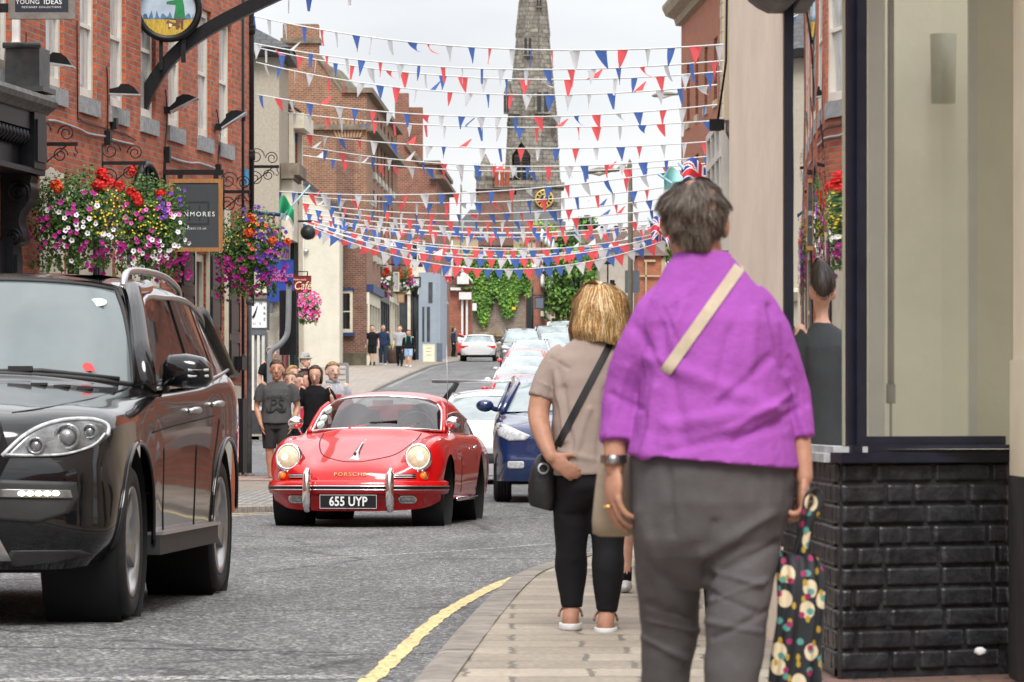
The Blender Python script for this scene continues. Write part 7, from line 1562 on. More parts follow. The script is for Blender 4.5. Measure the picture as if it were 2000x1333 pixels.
 b.add([c + tx * .05 * math.cos(a) + ty * .035 * math.sin(a) for a in [k * math.pi / 8 for k in range(16)]], [tuple(range(16))]); b.build('sticker', M_('cream tax disc', (.6, .62, .5), .5), t)
 c = ws[1][17] + n_ * .004; b = MB(); b.add([c + tx * x + ty * y for x, y in ((-.05, -.02), (.05, -.02), (.02, .04), (-.01, .05))], [(0, 1, 2, 3)]); b.build('sticker', M_('red sticker', (.55, .03, .03), .5), t)
 return t
bs = black_suv(); place(bs, -2.64, 21.25, -math.atan(.075), 0)
# ------------------------------------------------------------------ ordinary cars
def car(label, col, x, y, rz, L=4.2, Wd=1.76, H=1.48, hood=.95, nose=.72, yc=-.95, yr=-.15, yt=1.35, tail=1.0, wr=.31, rails=None, group='cars queuing on the hill', bars=False, name='car', glass=None, rear_detail=False, plate=None, van=False, face=None):
 t = empty(name, (0, 0, 0), 0, label, 'car', group); w = Wd / 2; f, r = -L / 2, L / 2; zb, bl = .24, hood + .02; ya, yb = f + .82, r - .78
 fr = lambda o, zz, k: [(w * a, f + o + k * d, zz + e) for a, d, e in ((.95, .34, 0), (.86, .14, 0), (.70, .07, 0), (.5, .03, 0), (.33, .01, 0), (.16, 0, 0), (0, 0, 0))]
 ho = [fr(.06, zb, 1), fr(.0, zb + .16, 1), fr(.0, .52, 1.05)]
 h3 = fr(.05, nose, 1.2); h3[0] = (w * .98, f + .50, .40); h3[1] = (w * .975, f + .36, nose - .12); h3[2] = (w * .86, f + .22, nose + .0); ho.append(h3)
 n2 = lerp(nose, hood, .55); ho.append([(w * .99, ya, .40), (w, ya, .62), (w * .97, ya, n2 - .06), (w * .80, ya - .05, n2 + .05), (w * .55, ya - .1, n2 + .06), (w * .28, ya - .15, n2 + .07), (0, ya - .16, n2 + .075)])
 ho.append([(w * .98, yc + .1, zb), (w, yc + .1, .6), (w * .98, yc + .1, bl - .12), (w * .90, yc + .1, bl - .02), (w * .78, yc, hood), (w * .4, yc - .16, hood + .03), (0, yc - .2, hood + .035)])
 for yy in (yr, yt - .5): ho.append([(w * .98, yy, zb), (w, yy, .6), (w * .985, yy, bl - .1), (w * .92, yy, bl + .02), (w * .85, yy, bl + .0), (w * .4, yy, bl - .15), (0, yy, bl - .15)])
 ho.append([(w * .98, yb, .4), (w, yb, .6), (w * .98, yb, bl - .08), (w * .90, yb, bl + .03), (w * .7, yb, tail - .02), (w * .35, yb, tail), (0, yb, tail)])
 ho.append([(w * .90, r - .3, .3), (w * .94, r - .25, .55), (w * .92, r - .25, tail - .15), (w * .82, r - .2, tail - .02), (w * .6, r - .12, tail), (w * .3, r - .1, tail), (0, r - .1, tail)])
 ho.append([(w * .80, r - .12, .3), (w * .84, r - .08, .45), (w * .84, r - .05, .6), (w * .74, r - .02, .7), (w * .55, r, .7), (w * .3, r, .7), (0, r, .7)])
 ho.append([(w * .7, r - .2, .25), (w * .7, r - .1, .3), (w * .65, r - .06, .3), (w * .55, r - .04, .3), (w * .4, r - .04, .3), (w * .2, r - .04, .3), (0, r - .04, .3)])
 rows = hull(ho, 5, 4); ar = [(ya, wr, wr + .05), (yb, wr, wr + .05)]; vs, fs = cut(rows, ar, w * .6); pj = Proj(vs, fs)
 b = MB(); b.add(vs, fs, True); b.build('body', col, t); b = MB(); b.box((0, 0, .36), (Wd * .8, L * .86, .26)); b.build('underbody', DARK, t)
 xt = w * (.84 if van else .70); zr = H - .15; bx = w * .86
 bot = [V((-bx, yc + .1, bl)), V((-bx * .5, yc - .1, hood + .03)), V((0, yc - .16, hood + .04))]; bot = bot + [mx(p) for p in bot[-2::-1]]; top = [V((-xt, yr, zr)), V((-xt * .5, yr - .09, zr + .035)), V((0, yr - .11, zr + .04))]; top = top + [mx(p) for p in top[-2::-1]]
 lf = [bot[0], bot[0].lerp(top[0], .5) + V((-.03, -.02, .02)), top[0]]; rt = [mx(p) for p in lf]
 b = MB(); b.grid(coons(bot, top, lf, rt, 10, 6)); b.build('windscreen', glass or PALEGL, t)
 rf = [[(xt + .06, yr + .02, zr - .06), (xt, yr, zr), (xt * .5, yr - .08, zr + .04), (0, yr - .1, zr + .05)], [(xt + .08, (yr + yt) / 2, zr + .01), (xt + .01, (yr + yt) / 2, zr + .09), (xt * .5, (yr + yt) / 2, zr + .14), (0, (yr + yt) / 2, zr + .15)], [(xt + .04, yt, zr - .05), (xt - .02, yt, zr + .03), (xt * .5, yt + .04, zr + .07), (0, yt + .05, zr + .08)]]
 b = MB(); b.grid(hull(rf, 6, 4)); b.build('roof', col, t)
 yq = min(r - .16, yt + (.28 if tail > hood + .02 else .62))
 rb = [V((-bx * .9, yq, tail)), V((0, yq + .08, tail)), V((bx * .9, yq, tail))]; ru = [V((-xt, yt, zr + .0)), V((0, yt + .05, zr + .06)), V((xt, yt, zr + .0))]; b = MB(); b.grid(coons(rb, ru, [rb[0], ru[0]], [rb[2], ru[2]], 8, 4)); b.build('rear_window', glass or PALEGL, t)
 for s_ in (1, -1):
  lo = [V((s_ * w * .915, yc + .18, bl)), V((s_ * w * .93, (yc + yt) / 2, bl + .02)), V((s_ * w * .90, yq - .05, tail + .02))]; up = [V((s_ * (xt + .06), yr + .03, zr - .06)), V((s_ * (xt + .07), (yr + yt) / 2, zr + .02)), V((s_ * (xt + .03), yt - .03, zr - .05))]
  b = MB(); b.grid(coons(lo, up, [lo[0], up[0]], [lo[-1], up[-1]], 10, 5)); b.build('side_window', CARGLASS, t)
  b = MB(); b.tube([V((s_ * w * .88, yc + .08, bl)), V((s_ * (bx + xt) / 2, (yc + yr) / 2 - .02, (bl + zr) / 2 + .02)), V((s_ * xt, yr, zr)), V((s_ * (xt + .03), (yr + yt) / 2, zr + .07)), V((s_ * xt, yt, zr + .0)), V((s_ * w * .86, yq, tail))], [.05, .045, .045, .045, .05, .05], 6); b.tube([lo[1].lerp(lo[0], .15) + V((s_ * .01, 0, 0)), up[1] + V((s_ * .01, 0, 0))], .03, 4); b.build('pillar', col, t)
  c = V((s_ * (w + .09), yc + .32, bl + .07)); b = MB(); b.sphere(c, (.10, .06, .07), 12, 8); b.tube([c, c + V((-s_ * .14, .0, -.05))], .03, 5); b.build('wing_mirror', PLASTIC if rails == 'black' else col, t)
  hz = nose - .03; hp = face or [(.50, -.04), (.60, -.07), (.93, -.02), (.96, .09), (.72, .08)]
  b = MB(); pj.decal(b, [(s_ * w * x, hz + z) for x, z in hp], 'front', .008, .01); b.build('headlight', LENS, t)
  b = MB(); pj.decal(b, rpoly(*sorted((s_ * w * .62, s_ * w * .82)), .38, .46, .02), 'front', .005); b.build('fog_lamp', LENS, t)
  for yy in (ya, yb): wheel(t, s_ * (w - .11), yy, wr, .2, wr * .66, 5, s_)
  if rails: b = MB(); b.tube([V((s_ * xt * .95, yr + .15, zr + .03)), V((s_ * xt * .97, yr + .25, zr + .16)), V((s_ * xt * .97, yt - .2, zr + .16)), V((s_ * xt * .95, yt - .15, zr + .02))], .025, 6); b.build('roof_rail', SILV if rails != 'black' else PLASTIC, t)
  if rear_detail:
   b = MB(); b.grid([[V((s_ * w * x, r - .0 + (x - .5) ** 2 * -.30, z)) for x in (.50, .62, .74, .86, .97)] for z in (tail - .30, tail - .24, tail - .17)]); b.build('tail_lamp', REDL, t)
 b = MB(); pj.decal(b, rpoly(-w * .45, w * .45, .40, .54, .03), 'front', .004); b.build('grille', PLASTIC, t)
 if bars:
  b = MB()
  for yy in (yr + .35, yr + 1.05): b.tube([V((-xt - .3, yy, zr + .26)), V((xt + .3, yy, zr + .26))], .022, 6)
  b.build('roof_bar', SILV, t); b = MB()
  for yy in (yr + .35, yr + 1.05):
   for s_ in (1, -1): b.tube([V((s_ * (xt + .12), yy, zr - .02)), V((s_ * (xt - .05), yy, zr + .24))], [.05, .025], 5)
  b.build('bar_foot', PLASTIC, t)
 place(t, x, y, rz); t['pj'] = 0; del t['pj']; t_pj[t.name] = pj
 return t
t_pj = {}
WHT = paint('white car paint', (.70, .71, .72)); SLV = paint('silver car paint', (.45, .46, .47), .3, .5); BLU = paint('deep blue car paint', (.010, .028, .10), .2); DGR = paint('dark grey car paint', (.10, .115, .13), .25, .3); PNK = paint('red hatchback paint', (.55, .02, .035)); RED2 = paint('bright red hatch paint', (.60, .02, .03)); GRN2 = paint('grey green paint', (.25, .28, .28), .3, .4)
# white car with kidney grille and roof bars
t = car('white car with roof bars and a twin grille, half hidden behind the red classic coupe', WHT, -.24, 58.6, -.03, 4.35, 1.76, 1.44, .96, .70, bars=True, group='cars queuing on the hill')
t.location.z -= .11
pj = t_pj[t.name]
for s_ in (1, -1):
 b = MB(); pj.decal(b, [(s_ * x, z) for x, z in ((.02, .62), (.03, .50), (.19, .50), (.25, .60), (.21, .655), (.05, .655))], 'front', .012); g_ = b.build('kidney_grille', SILV, t); b = MB(); pj.decal(b, [(s_ * x, z) for x, z in ((.035, .615), (.045, .515), (.185, .515), (.235, .60), (.205, .64), (.055, .64))], 'front', .018); k_ = b.build('grille_mesh', BLACKPAINT, g_)
 b = MB()
 for q in range(6): b.tube([pj.front(s_ * (.06 + q * .027), .52, .024), pj.front(s_ * (.065 + q * .028), .635, .024)], .004, 4)
 b.build('slat', SILV, g_)
b = MB(); p = pj.front(0, .44, .03); b.box(p, (.52, .015, .112)); pl_ = b.build('number_plate', M_('white number plate', (.72, .72, .70), .4, var=0), t); b = MB(); b.text('OA6', .10, FACE(p + V((-.235, -.009, 0))), align='LEFT', sx=.95, offset=.002); b.build('plate_characters', BLACKPAINT, pl_)
b = MB(); pj.decal(b, rpoly(-.6, .6, .27, .37, .03), 'front', .006); b.build('lower_grille', PLASTIC, t)
# blue people carrier
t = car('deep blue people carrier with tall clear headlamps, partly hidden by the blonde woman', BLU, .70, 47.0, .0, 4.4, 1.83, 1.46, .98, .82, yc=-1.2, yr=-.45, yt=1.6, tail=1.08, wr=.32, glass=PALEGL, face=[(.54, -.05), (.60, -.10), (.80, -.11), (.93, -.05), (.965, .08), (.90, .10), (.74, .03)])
pj = t_pj[t.name]; b = MB(); pj.decal(b, rpoly(-.45, .45, .33, .42, .03), 'front', .004); b.build('lower_grille', PLASTIC, t)
for s_ in (1, -1): b = MB(); c = pj.front(s_ * .62, .75, .014); b.lathe([(.05, 0), (.05, .02), (.0, .025)], 16, Matrix.Translation(c) @ Matrix.Rotation(R(90), 4, 'X')); b.build('projector', CHROME, t)
# the queue up the hill
car('red hatchback with a pale roof behind the roof bars of the white car', PNK, .20, 114, -.02, 3.9, 1.72, 1.50, .98, .72, yc=-.95, yr=-.25, yt=1.3, tail=1.05)
car('white hatchback close behind the red hatchback with the pale roof', WHT, .22, 126, -.02, 4.0, 1.72, 1.48)
car('silver hatchback in the queue ahead of the small red car', SLV, .42, 138, -.01, 4.1, 1.74, 1.50)
car('small red car in the queue, between two silver cars', RED2, .50, 148, -.01, 3.9, 1.70, 1.50)
car('silver estate with roof rails in the queue, left of the blonde head', SLV, .72, 160, -.02, 4.4, 1.78, 1.55, rails='silver')
car('dark grey off roader with roof rails in the queue beside the white saloon', DGR, .42, 176, .0, 4.6, 1.88, 1.74, 1.10, .9, yc=-1.0, yr=-.4, yt=1.8, tail=1.15, wr=.36, rails='black')
car('silver car with black mirror right of the dark grey off roader', GRN2, 1.95, 184, -.03, 4.3, 1.76, 1.52)
car('pale silver van high in the queue with a black roof rack', SLV, 2.0, 204, -.06, 4.7, 1.9, 1.85, 1.12, .9, yc=-1.1, yr=-.6, yt=1.9, tail=1.3, wr=.34, rails='black', van=True)
car('white van at the top of the hill, right of the slate square sign', WHT, 2.9, 226, -.12, 5.0, 1.95, 2.1, 1.2, .95, yc=-1.6, yr=-.9, yt=2.2, tail=1.6, wr=.35, van=True)
car('silver people carrier near the hill top, next to the white van', SLV, 2.55, 214, -.1, 4.5, 1.85, 1.72, 1.08, .85, rails='silver')
# white saloon driving away and red hatchback crossing
t = car('white saloon seen from behind with one lit amber and red lamp, driving up the hill', WHT, -1.66, 209, math.pi - .03, 4.6, 1.85, 1.37, .88, .68, yc=-.75, yr=.15, yt=1.15, tail=.93, wr=.33, group=None, rear_detail=True, name='saloon_car')
b = MB(); b.box((0, 2.315, .72), (.52, .02, .12)); q = b.build('number_plate', M_('yellow number plate', (.68, .50, .06), .4, var=0), t); b = MB(); b.text('WG58 AZD', .1, Matrix(((-1, 0, 0, 0), (0, 0, 1, 2.327), (0, 1, 0, .72), (0, 0, 0, 1))), sx=.9); b.build('plate_characters', BLACKPAINT, q)
b = MB(); b.box((0, 2.26, .36), (1.35, .14, .12)); b.build('rear_diffuser', PLASTIC, t)
b = MB(); b.box((.68, 2.28, .72), (.22, .1, .08)); b.build('indicator', M_('lit amber lamp', (.8, .3, .02), .3, var=0, emit=(1, .4, .05), es=2.0), t)
car('red hatchback crossing the top of the street sideways, behind the white saloon', RED2, -3.35, 236, math.pi / 2 + .12, 4.0, 1.70, 1.48, .96, .74, group=None, name='hatchback_car')
# ================================================================== PEOPLE
def remesh(b, vox, sm=2, disp=None):
 """weld overlapping closed shapes into one continuous surface"""
 me = bpy.data.meshes.new('r'); me.from_pydata([tuple(p) for p in b.v], [], b.f); me.update()
 bm = bmesh.new(); bm.from_mesh(me); bmesh.ops.recalc_face_normals(bm, faces=bm.faces); bm.to_mesh(me); bm.free()
 o = bpy.data.objects.new('r', me); C.objects.link(o); m = o.modifiers.new('r', 'REMESH'); m.mode = 'VOXEL'; m.voxel_size = vox; m.adaptivity = 0
 if sm: s_ = o.modifiers.new('s', 'SMOOTH'); s_.iterations = sm; s_.factor = .5
 dg = bpy.context.evaluated_depsgraph_get(); r = bpy.data.meshes.new_from_object(o.evaluated_get(dg)); out = MB(); r.update()
 vs = [v.co.copy() for v in r.vertices]
 if disp:
  ns = [v.normal.copy() for v in r.vertices]; vs = [p + n * disp(p, n) for p, n in zip(vs, ns)]
 out.add(vs, [tuple(p.vertices) for p in r.polygons], True)
 bpy.data.objects.remove(o); bpy.data.meshes.remove(r); bpy.data.meshes.remove(me); return out
def ring(c, rx, ry, n=20, pw=2.3, tilt=0.0):
 c = V(c); out = []
 for k in range(n):
  a = 2 * math.pi * k / n; ca, sa = math.cos(a), math.sin(a)
  x = rx * math.copysign(abs(ca) ** (2 / pw), ca); y = ry * math.copysign(abs(sa) ** (2 / pw), sa); out.append(c + V((x, y, x * tilt)))
 return out
def loft(b, rings): b.grid([ring(*r) for r in rings], closed=True, capa=True, capb=True)
def limb(b, pts, rad, n=12, sub=3):
 q = crom([V(p) for p in pts], sub); rr = [x.x for x in crom([V((r, 0, 0)) for r in rad], sub)]; b.tube(q, rr, n); b.sphere(q[0], rr[0] * .98, n, 6); b.sphere(q[-1], rr[-1] * .98, n, 6)
def hand(b, wrist, d, pn, thumb, s=1.0, curl_=.5, spread=.9):
 """palm plus five fingers: d along the hand, pn palm normal (fingers curl towards it), thumb side direction"""
 d, pn = V(d).normalized(), V(pn).normalized(); tb = V(thumb); tb = (tb - d * tb.dot(d) - pn * tb.dot(pn)).normalized(); w_ = V(wrist)
 for k, f in enumerate((-.028, -.009, .010, .028)):
  base = w_ + d * (.088 + (.006 if k in (1, 2) else 0)) * s + tb * f * s; L_ = (.062, .075, .080, .070)[k] * s; a = 0; p = base; pts = [w_ + d * .03 * s + tb * f * .6 * s, p]; cu = curl_ * (1.15 - .1 * k)
  for seg in (.45, .32, .23): a += cu; dd = d * math.cos(a) + pn * math.sin(a) + tb * f * 2 * spread; p = p + dd.normalized() * L_ * seg; pts.append(p)
  b.tube(crom(pts, 2), [.0098 * s] * 3 + [.0085 * s] * 2 + [.0078 * s] * 2 + [.0066 * s] * 2, 8); b.sphere(pts[-1],   .0068 * s, 8, 6)
 p0 = w_ + d * .02 * s + tb * .018 * s; p1 = w_ + d * .052 * s + tb * .044 * s + pn * .008 * s; p2 = p1 + (d * .8 + tb * .45 + pn * .35).normalized() * .034 * s; p3 = p2 + (d * .9 + tb * .05 + pn * .4).normalized() * .028 * s
 b.tube([p0, p1, p2, p3], [.016 * s, .013 * s, .0108 * s, .008 * s], 8); b.sphere(p3, .0085 * s, 8, 6)
 q = tb.cross(d); Mh = Matrix((( tb.x, d.x, q.x), (tb.y, d.y, q.y), (tb.z, d.z, q.z))); b.sphere(w_ + d * .052 * s, (.040 * s, .052 * s, .017 * s), 14, 10, Mh.to_4x4())
def cap_fn(c, rx, ry, rz, lim, drop, flare=0.0):
 """hair surface: az measured from the back (+y); lim(az) polar limit, drop(az) straight fall below"""
 def f(az, t):
  L_ = lim(az); D = drop(az); tot = L_ + D / rz; s_ = t * tot; th = min(s_, L_); x, y, z = math.sin(th) * math.sin(az), math.sin(th) * math.cos(az), math.cos(th); p = V((x * rx, y * ry, z * rz))
  if s_ > L_: e = (s_ - L_) * rz; p.z -= e; k = flare * e - 2.2 * max(0, e - D * .6) * .12; p.x += x * k; p.y += y * k
  return V(c) + p
 return f
def hair(parent, f, mats, seed, rough=.006, strands=0, slen=.4, wid=.003, lift=.008, nu=36, nv=14, nz=14, wild=.3):
 rnd = random.Random(seed); b = MB(); rows = []
 for j in range(nv + 1): rows.append([f(2 * math.pi * i / nu, max(j / nv, .01)) for i in range(nu)])
 cen = sum((p for r in rows for p in r), V()) / (nu * (nv + 1))
 rows = [[p + (p - cen).normalized() * rough * mn.noise(p * nz + V((seed, 0, 0))) * 1.6 for p in r] for r in rows]; b.grid(rows, closed=True, capa=True)
 last = rows[-1]; inner = [cen + (p - cen) * .86 for p in last]; b.grid([last, inner], closed=True)
 for k in range(strands):
  az = rnd.uniform(0, 2 * math.pi); t0 = rnd.random() ** .8 * (1.02 - slen * .5); b.mi = rnd.randrange(len(mats)); n = 5; pts = []; sw_ = rnd.uniform(-wild, wild) * .5; lf_ = rnd.uniform(.1, 1) * lift
  for i in range(n + 1):
   t = min(1.04, t0 + slen * i / n); a = az + sw_ * i / n; p = f(a, max(t, .01)); pts.append(p + (p - cen).normalized() * (rough * mn.noise(p * nz + V((seed, 0, 0))) * 1.6 + .002 + lf_ * math.sin(i / n * math.pi * .6)))
  up_ = (pts[0] - cen).normalized(); rr = []
  for i, p in enumerate(pts): d = (pts[min(i + 1, n)] - pts[max(i - 1, 0)]).normalized(); s_ = d.cross((p - cen).normalized()); s_ = s_.normalized() if s_.length > 1e-5 else X_; w_ = wid * (1 - .75 * i / n); rr.append([p + s_ * w_, p - s_ * w_])
  b.grid(rr)
 return b.build('hair', mats, parent)
SKIN = lambda nm, c: M_('skin ' + nm, c, .5, var=.12, vs=18, sub=.1, spec=.35)
SK1 = SKIN('light', (.62, .36, .27)); SK2 = SKIN('tanned', (.52, .28, .19)); SK3 = SKIN('pale', (.68, .44, .35))
EYE = M_('dark eye', (.02, .015, .012), .2, var=0); LIP = M_('lip', (.36, .12, .10), .5, var=.1); BROW = M_('brow hair', (.09, .055, .035), .8, var=0)
def head_shapes(b, c, s, yaw=0.0, tip=0.0):
 Mh = Matrix.Translation(c) @ Matrix.Rotation(yaw, 4, 'Z') @ Matrix.Rotation(tip, 4, 'X'); M3 = Mh.to_3x3().to_4x4()
 for p, r in (((0, .008, .012), (.074, .092, .092)), ((0, -.018, -.045), (.058, .068, .068)), ((0, -.052, -.092), (.026, .026, .022)), ((0, -.060, -.012), (.05, .03, .05))): b.sphere(Mh @ (V(p) * s), V(r) * s, 16, 12, M3)
 b.tube([Mh @ (V(p) * s) for p in ((0, -.088, .012), (0, -.106, -.022), (0, -.100, -.036))], [.009 * s, .015 * s, .013 * s], 8)
 for q in (-1, 1): b.sphere(Mh @ (V((q * .078, .01, -.01)) * s), V((.012, .022, .034)) * s, 10, 8, M3)
 return Mh
def face(parent, Mh, s, brow=BROW):
 M3 = Mh.to_3x3().to_4x4()
 for q in (-1, 1):
  b = MB(); b.sphere(Mh @ (V((q * .032, -.086, .010)) * s), V((.010, .005, .0045)) * s, 10, 6, M3); b.build('eye', EYE, parent)
  b = MB(); b.tube([Mh @ (V((q * x, y, z)) * s) for x, y, z in ((.014, -.094, .026), (.034, -.092, .033), (.054, -.078, .027))], [.003 * s, .0038 * s, .002 * s], 6); b.build('eyebrow', brow, parent)
 b = MB(); b.sphere(Mh @ (V((0, -.086, -.062)) * s), V((.024, .008, .007)) * s, 10, 6, M3); b.build('mouth', LIP, parent)
FABRIC = {}
def cloth(nm, col, var=.1, bump=.002, bs=90): return M_(nm, col, .85, var=var, vs=7, bump=bump, bs=bs, spec=.2)
def fold_noise(amp, sc=(9, 9, 4), seed=0): return lambda p, n: amp * (mn.noise(V((p.x * sc[0] + seed, p.y * sc[1], p.z * sc[2]))) + .5 * mn.noise(V((p.x * sc[0] * 2.1, p.y * sc[1] * 2.1 + seed, p.z * sc[2] * 2.4))))
def person(label, x, y, rz, H=1.75, stout=1.0, skin=SK1, hairm=None, hs='short', top=None, bottoms=None, long_sleeve=False, short=False, shoe=None, arms=None, step=.12, yaw=0, tip=0, vox=.014, group=None, shirt_len=.50, z=None, extra=None, legskin=None, sock=None, loose=1.0, fold=.008):
 """a standing or walking figure; arms = [(elbow, wrist, palm normal, curl) left, right] in fractions of height"""
 t = empty('person', (0, 0, 0), 0, label, 'person', group); h = H; w = stout; v = lambda a, b_, c: V((a * h, b_ * h, c * h))
 if arms is None: arms = [((.150, .02, .63), (.165, -.03, .475), None, .4), ((-.150, .02, .63), (-.165, -.03, .475), None, .4)]
 st = (step, -step); hips = [v(.052 * w, 0, .50), v(-.052 * w, 0, .50)]; kn = [v(.055 * w, -st[0] * .45 - .012, .285), v(-.055 * w, -st[1] * .45 - .012, .285)]; an = [v(.05, -st[0] * .85 + .02, .045 + max(0, -st[0]) * .25), v(-.05, -st[1] * .85 + .02, .045 + max(0, -st[1]) * .25)]
 sh = [v(.108 * (.6 + .4 * w), 0, .808), v(-.108 * (.6 + .4 * w), 0, .808)]; hc = v(0, -.012, .928); s = h * .066 / .0925
 b = MB(); loft(b, [(v(0, 0, .47), .07 * h * w, .055 * h * w), (v(0, 0, .53), .088 * h * w, .062 * h * w), (v(0, 0, .61), .072 * h * w, .055 * h * w), (v(0, 0, .70), .084 * h * w, .06 * h * w), (v(0, .002, .78), .095 * h, .056 * h), (v(0, .004, .822), .065 * h, .042 * h), (v(0, 0, .845), .034 * h, .034 * h)])
 b.tube([v(0, .006, .82), v(0, -.006, .90)], [.034 * h, .031 * h], 12); Mh = head_shapes(b, hc, s, yaw, tip)
 for i in (0, 1):
  e, wr, pn, cu = arms[i]; e, wr = v(*e), v(*wr); limb(b, [sh[i], sh[i].lerp(e, .5) + v(.004 * (1 - 2 * i), 0, 0), e, e.lerp(wr, .4), wr], [.030 * h, .028 * h, .023 * h, .023 * h, .0155 * h]); d = (wr - e).normalized(); pn = V(pn) if pn else V((-(1 - 2 * i), 0, 0)); hand(b, wr, d, pn, V((0, -1, 0)) if abs(d.y) < .7 else V((-(1 - 2 * i), 0, 0)), h / 1.75, cu)
  limb(b, [hips[i], hips[i].lerp(kn[i], .5), kn[i], kn[i].lerp(an[i], .35) + v(0, .008, 0), an[i]], [.052 * h * w, .045 * h * w, .034 * h, .034 * h, .021 * h])
  b.sphere(an[i] + v(0, -.035, -.022), v(.024, .065, .02), 12, 8)
 remesh(b, vox).build('body', skin, t); 
 # clothes
 g = 1.09 * loose
 if top:
  b = MB(); loft(b, [(v(0, 0, shirt_len), .098 * h * w * g, .072 * h * w * g), (v(0, 0, .56), .095 * h * w * g, .07 * h * w * g), (v(0, 0, .62), .088 * h * w * g, .066 * h * w * g), (v(0, 0, .70), .092 * h * w * g, .068 * h * w * g), (v(0, .002, .775), .102 * h * g, .064 * h * g), (v(0, .004, .822), .074 * h, .05 * h), (v(0, .004, .84), .044 * h, .043 * h)])
  for i in (0, 1):
   e, wr = v(*arms[i][0]), v(*arms[i][1]); pts = [sh[i] - v(.02 * (1 - 2 * i), 0, 0), sh[i].lerp(e, .3), sh[i].lerp(e, .72)]; rd = [.040 * h, .042 * h * loose, .041 * h * loose]
   if long_sleeve: pts = pts[:2] + [e, e.lerp(wr, .5), wr]; rd = [.038 * h, .037 * h, .033 * h, .03 * h, .023 * h]
   q = crom(pts, 3); b.tube(q, [x.x for x in crom([V((r, 0, 0)) for r in rd], 3)], 12)
  remesh(b, vox, 1, fold_noise(fold, seed=len(label))).build('top', top, t)
 if bottoms:
  b = MB(); loft(b, [(v(0, 0, .455), .088 * h * w, .066 * h * w), (v(0, 0, .51), .096 * h * w, .07 * h * w), (v(0, 0, .575), .086 * h * w, .066 * h * w)])
  for i in (0, 1):
   pts = [hips[i], hips[i].lerp(kn[i], .5), hips[i].lerp(kn[i], .93)]; rd = [.058 * h * w, .056 * h * w, .053 * h]
   if not short: pts = [hips[i], hips[i].lerp(kn[i], .5), kn[i], kn[i].lerp(an[i], .5), an[i] + v(0, 0, .0)]; rd = [.056 * h * w, .051 * h * w, .043 * h, .042 * h, .034 * h]
   b.tube(crom(pts, 3), [x.x for x in crom([V((r, 0, 0)) for r in rd], 3)], 12)
  remesh(b, vox, 1, fold_noise(fold, seed=3)).build('bottoms', bottoms, t)
 for i in (0, 1):
  b = MB(); b.sphere(an[i] + v(0, -.035, -.022), v(.029, .075, .024), 14, 8); b.sphere(an[i] + v(0, -.002, -.012), v(.026, .032, .032), 12, 8); rows_ = remesh(b, .01); rows_.build('shoe', shoe or BLACKPAINT, t)
  if sock: b = MB(); b.tube([an[i], an[i] + (kn[i] - an[i]) * .22], [.024 * h, .026 * h], 12); b.build('sock', sock, t)
 if hairm:
  cz = hc + v(0, .006, .006); M2 = Matrix.Rotation(yaw, 4, 'Z')
  back = lambda az: math.cos(az)      # 1 at back, -1 at face
  if hs == 'short': lm, dr = (lambda a: 1.05 + .9 * max(-.25, back(a)) + .12 * (1 - abs(back(a)))), (lambda a: 0)
  elif hs == 'bob': lm, dr = (lambda a: .85 + .75 * min(1, max(0, back(a) + .62) * 1.6)), (lambda a: .115 * s * min(1, max(0, back(a) + .55) * 2.2))
  else: lm, dr = (lambda a: .85 + .75 * min(1, max(0, back(a) + .62) * 1.6)), (lambda a: .20 * s * min(1, max(0, back(a) + .5) * 2.2))
  f0 = cap_fn((0, 0, 0), .088 * s, .104 * s, .108 * s, lm, dr); cM = Matrix.Translation(cz) @ M2; hair(t, lambda a, q: cM @ f0(a, q), hairm, len(label), .006, 260, .35, .004, .006, 26, 10)
 face(t, Mh, s, hairm[0] if hairm else BROW)
 if extra: extra(t, v, Mh, s, sh)
 t.location = (x, y, (gz(y) + KH if z is None else z)); t.rotation_euler = (0, 0, rz); return t
def tint(nm, c): return [M_(nm, c, .45, var=.25, vs=30, spec=.5), M_(nm + ' light', tuple(x * 1.6 for x in c), .45, var=.2, vs=30), M_(nm + ' dark', tuple(x * .5 for x in c), .5, var=.2, vs=30)]
HB, HD, HBL, HG, HR = tint('brown hair', (.10, .058, .034)), tint('dark hair', (.028, .020, .016)), tint('blond hair', (.36, .23, .10)), tint('grey hair', (.25, .24, .23)), tint('chestnut hair', (.085, .038, .022))
def spos(px, Y): return Q(px, Y)
GREYT = cloth('charcoal t shirt', (.085, .087, .09)); BLKT = cloth('black t shirt', (.010, .010, .012)); SHORTS = cloth('dark shorts', (.035, .034, .036)); HOOD = cloth('pale grey hoodie', (.40, .42, .46)); DENIM = cloth('dark denim', (.025, .035, .06)); TRAIN = M_('black trainer', (.02, .02, .022), .6, var=.2); WTRAIN = M_('white trainer', (.62, .62, .62), .6, var=.15); REDT = cloth('red top', (.55, .03, .06)); NAVYT = cloth('navy jumper', (.02, .035, .075)); GRT = cloth('light grey t shirt', (.33, .35, .38)); WHTT = cloth('white t shirt', (.68, .68, .68)); PALED = cloth('pale denim shorts', (.30, .42, .58)); BLKTR = cloth('black trousers', (.012, .012, .013))
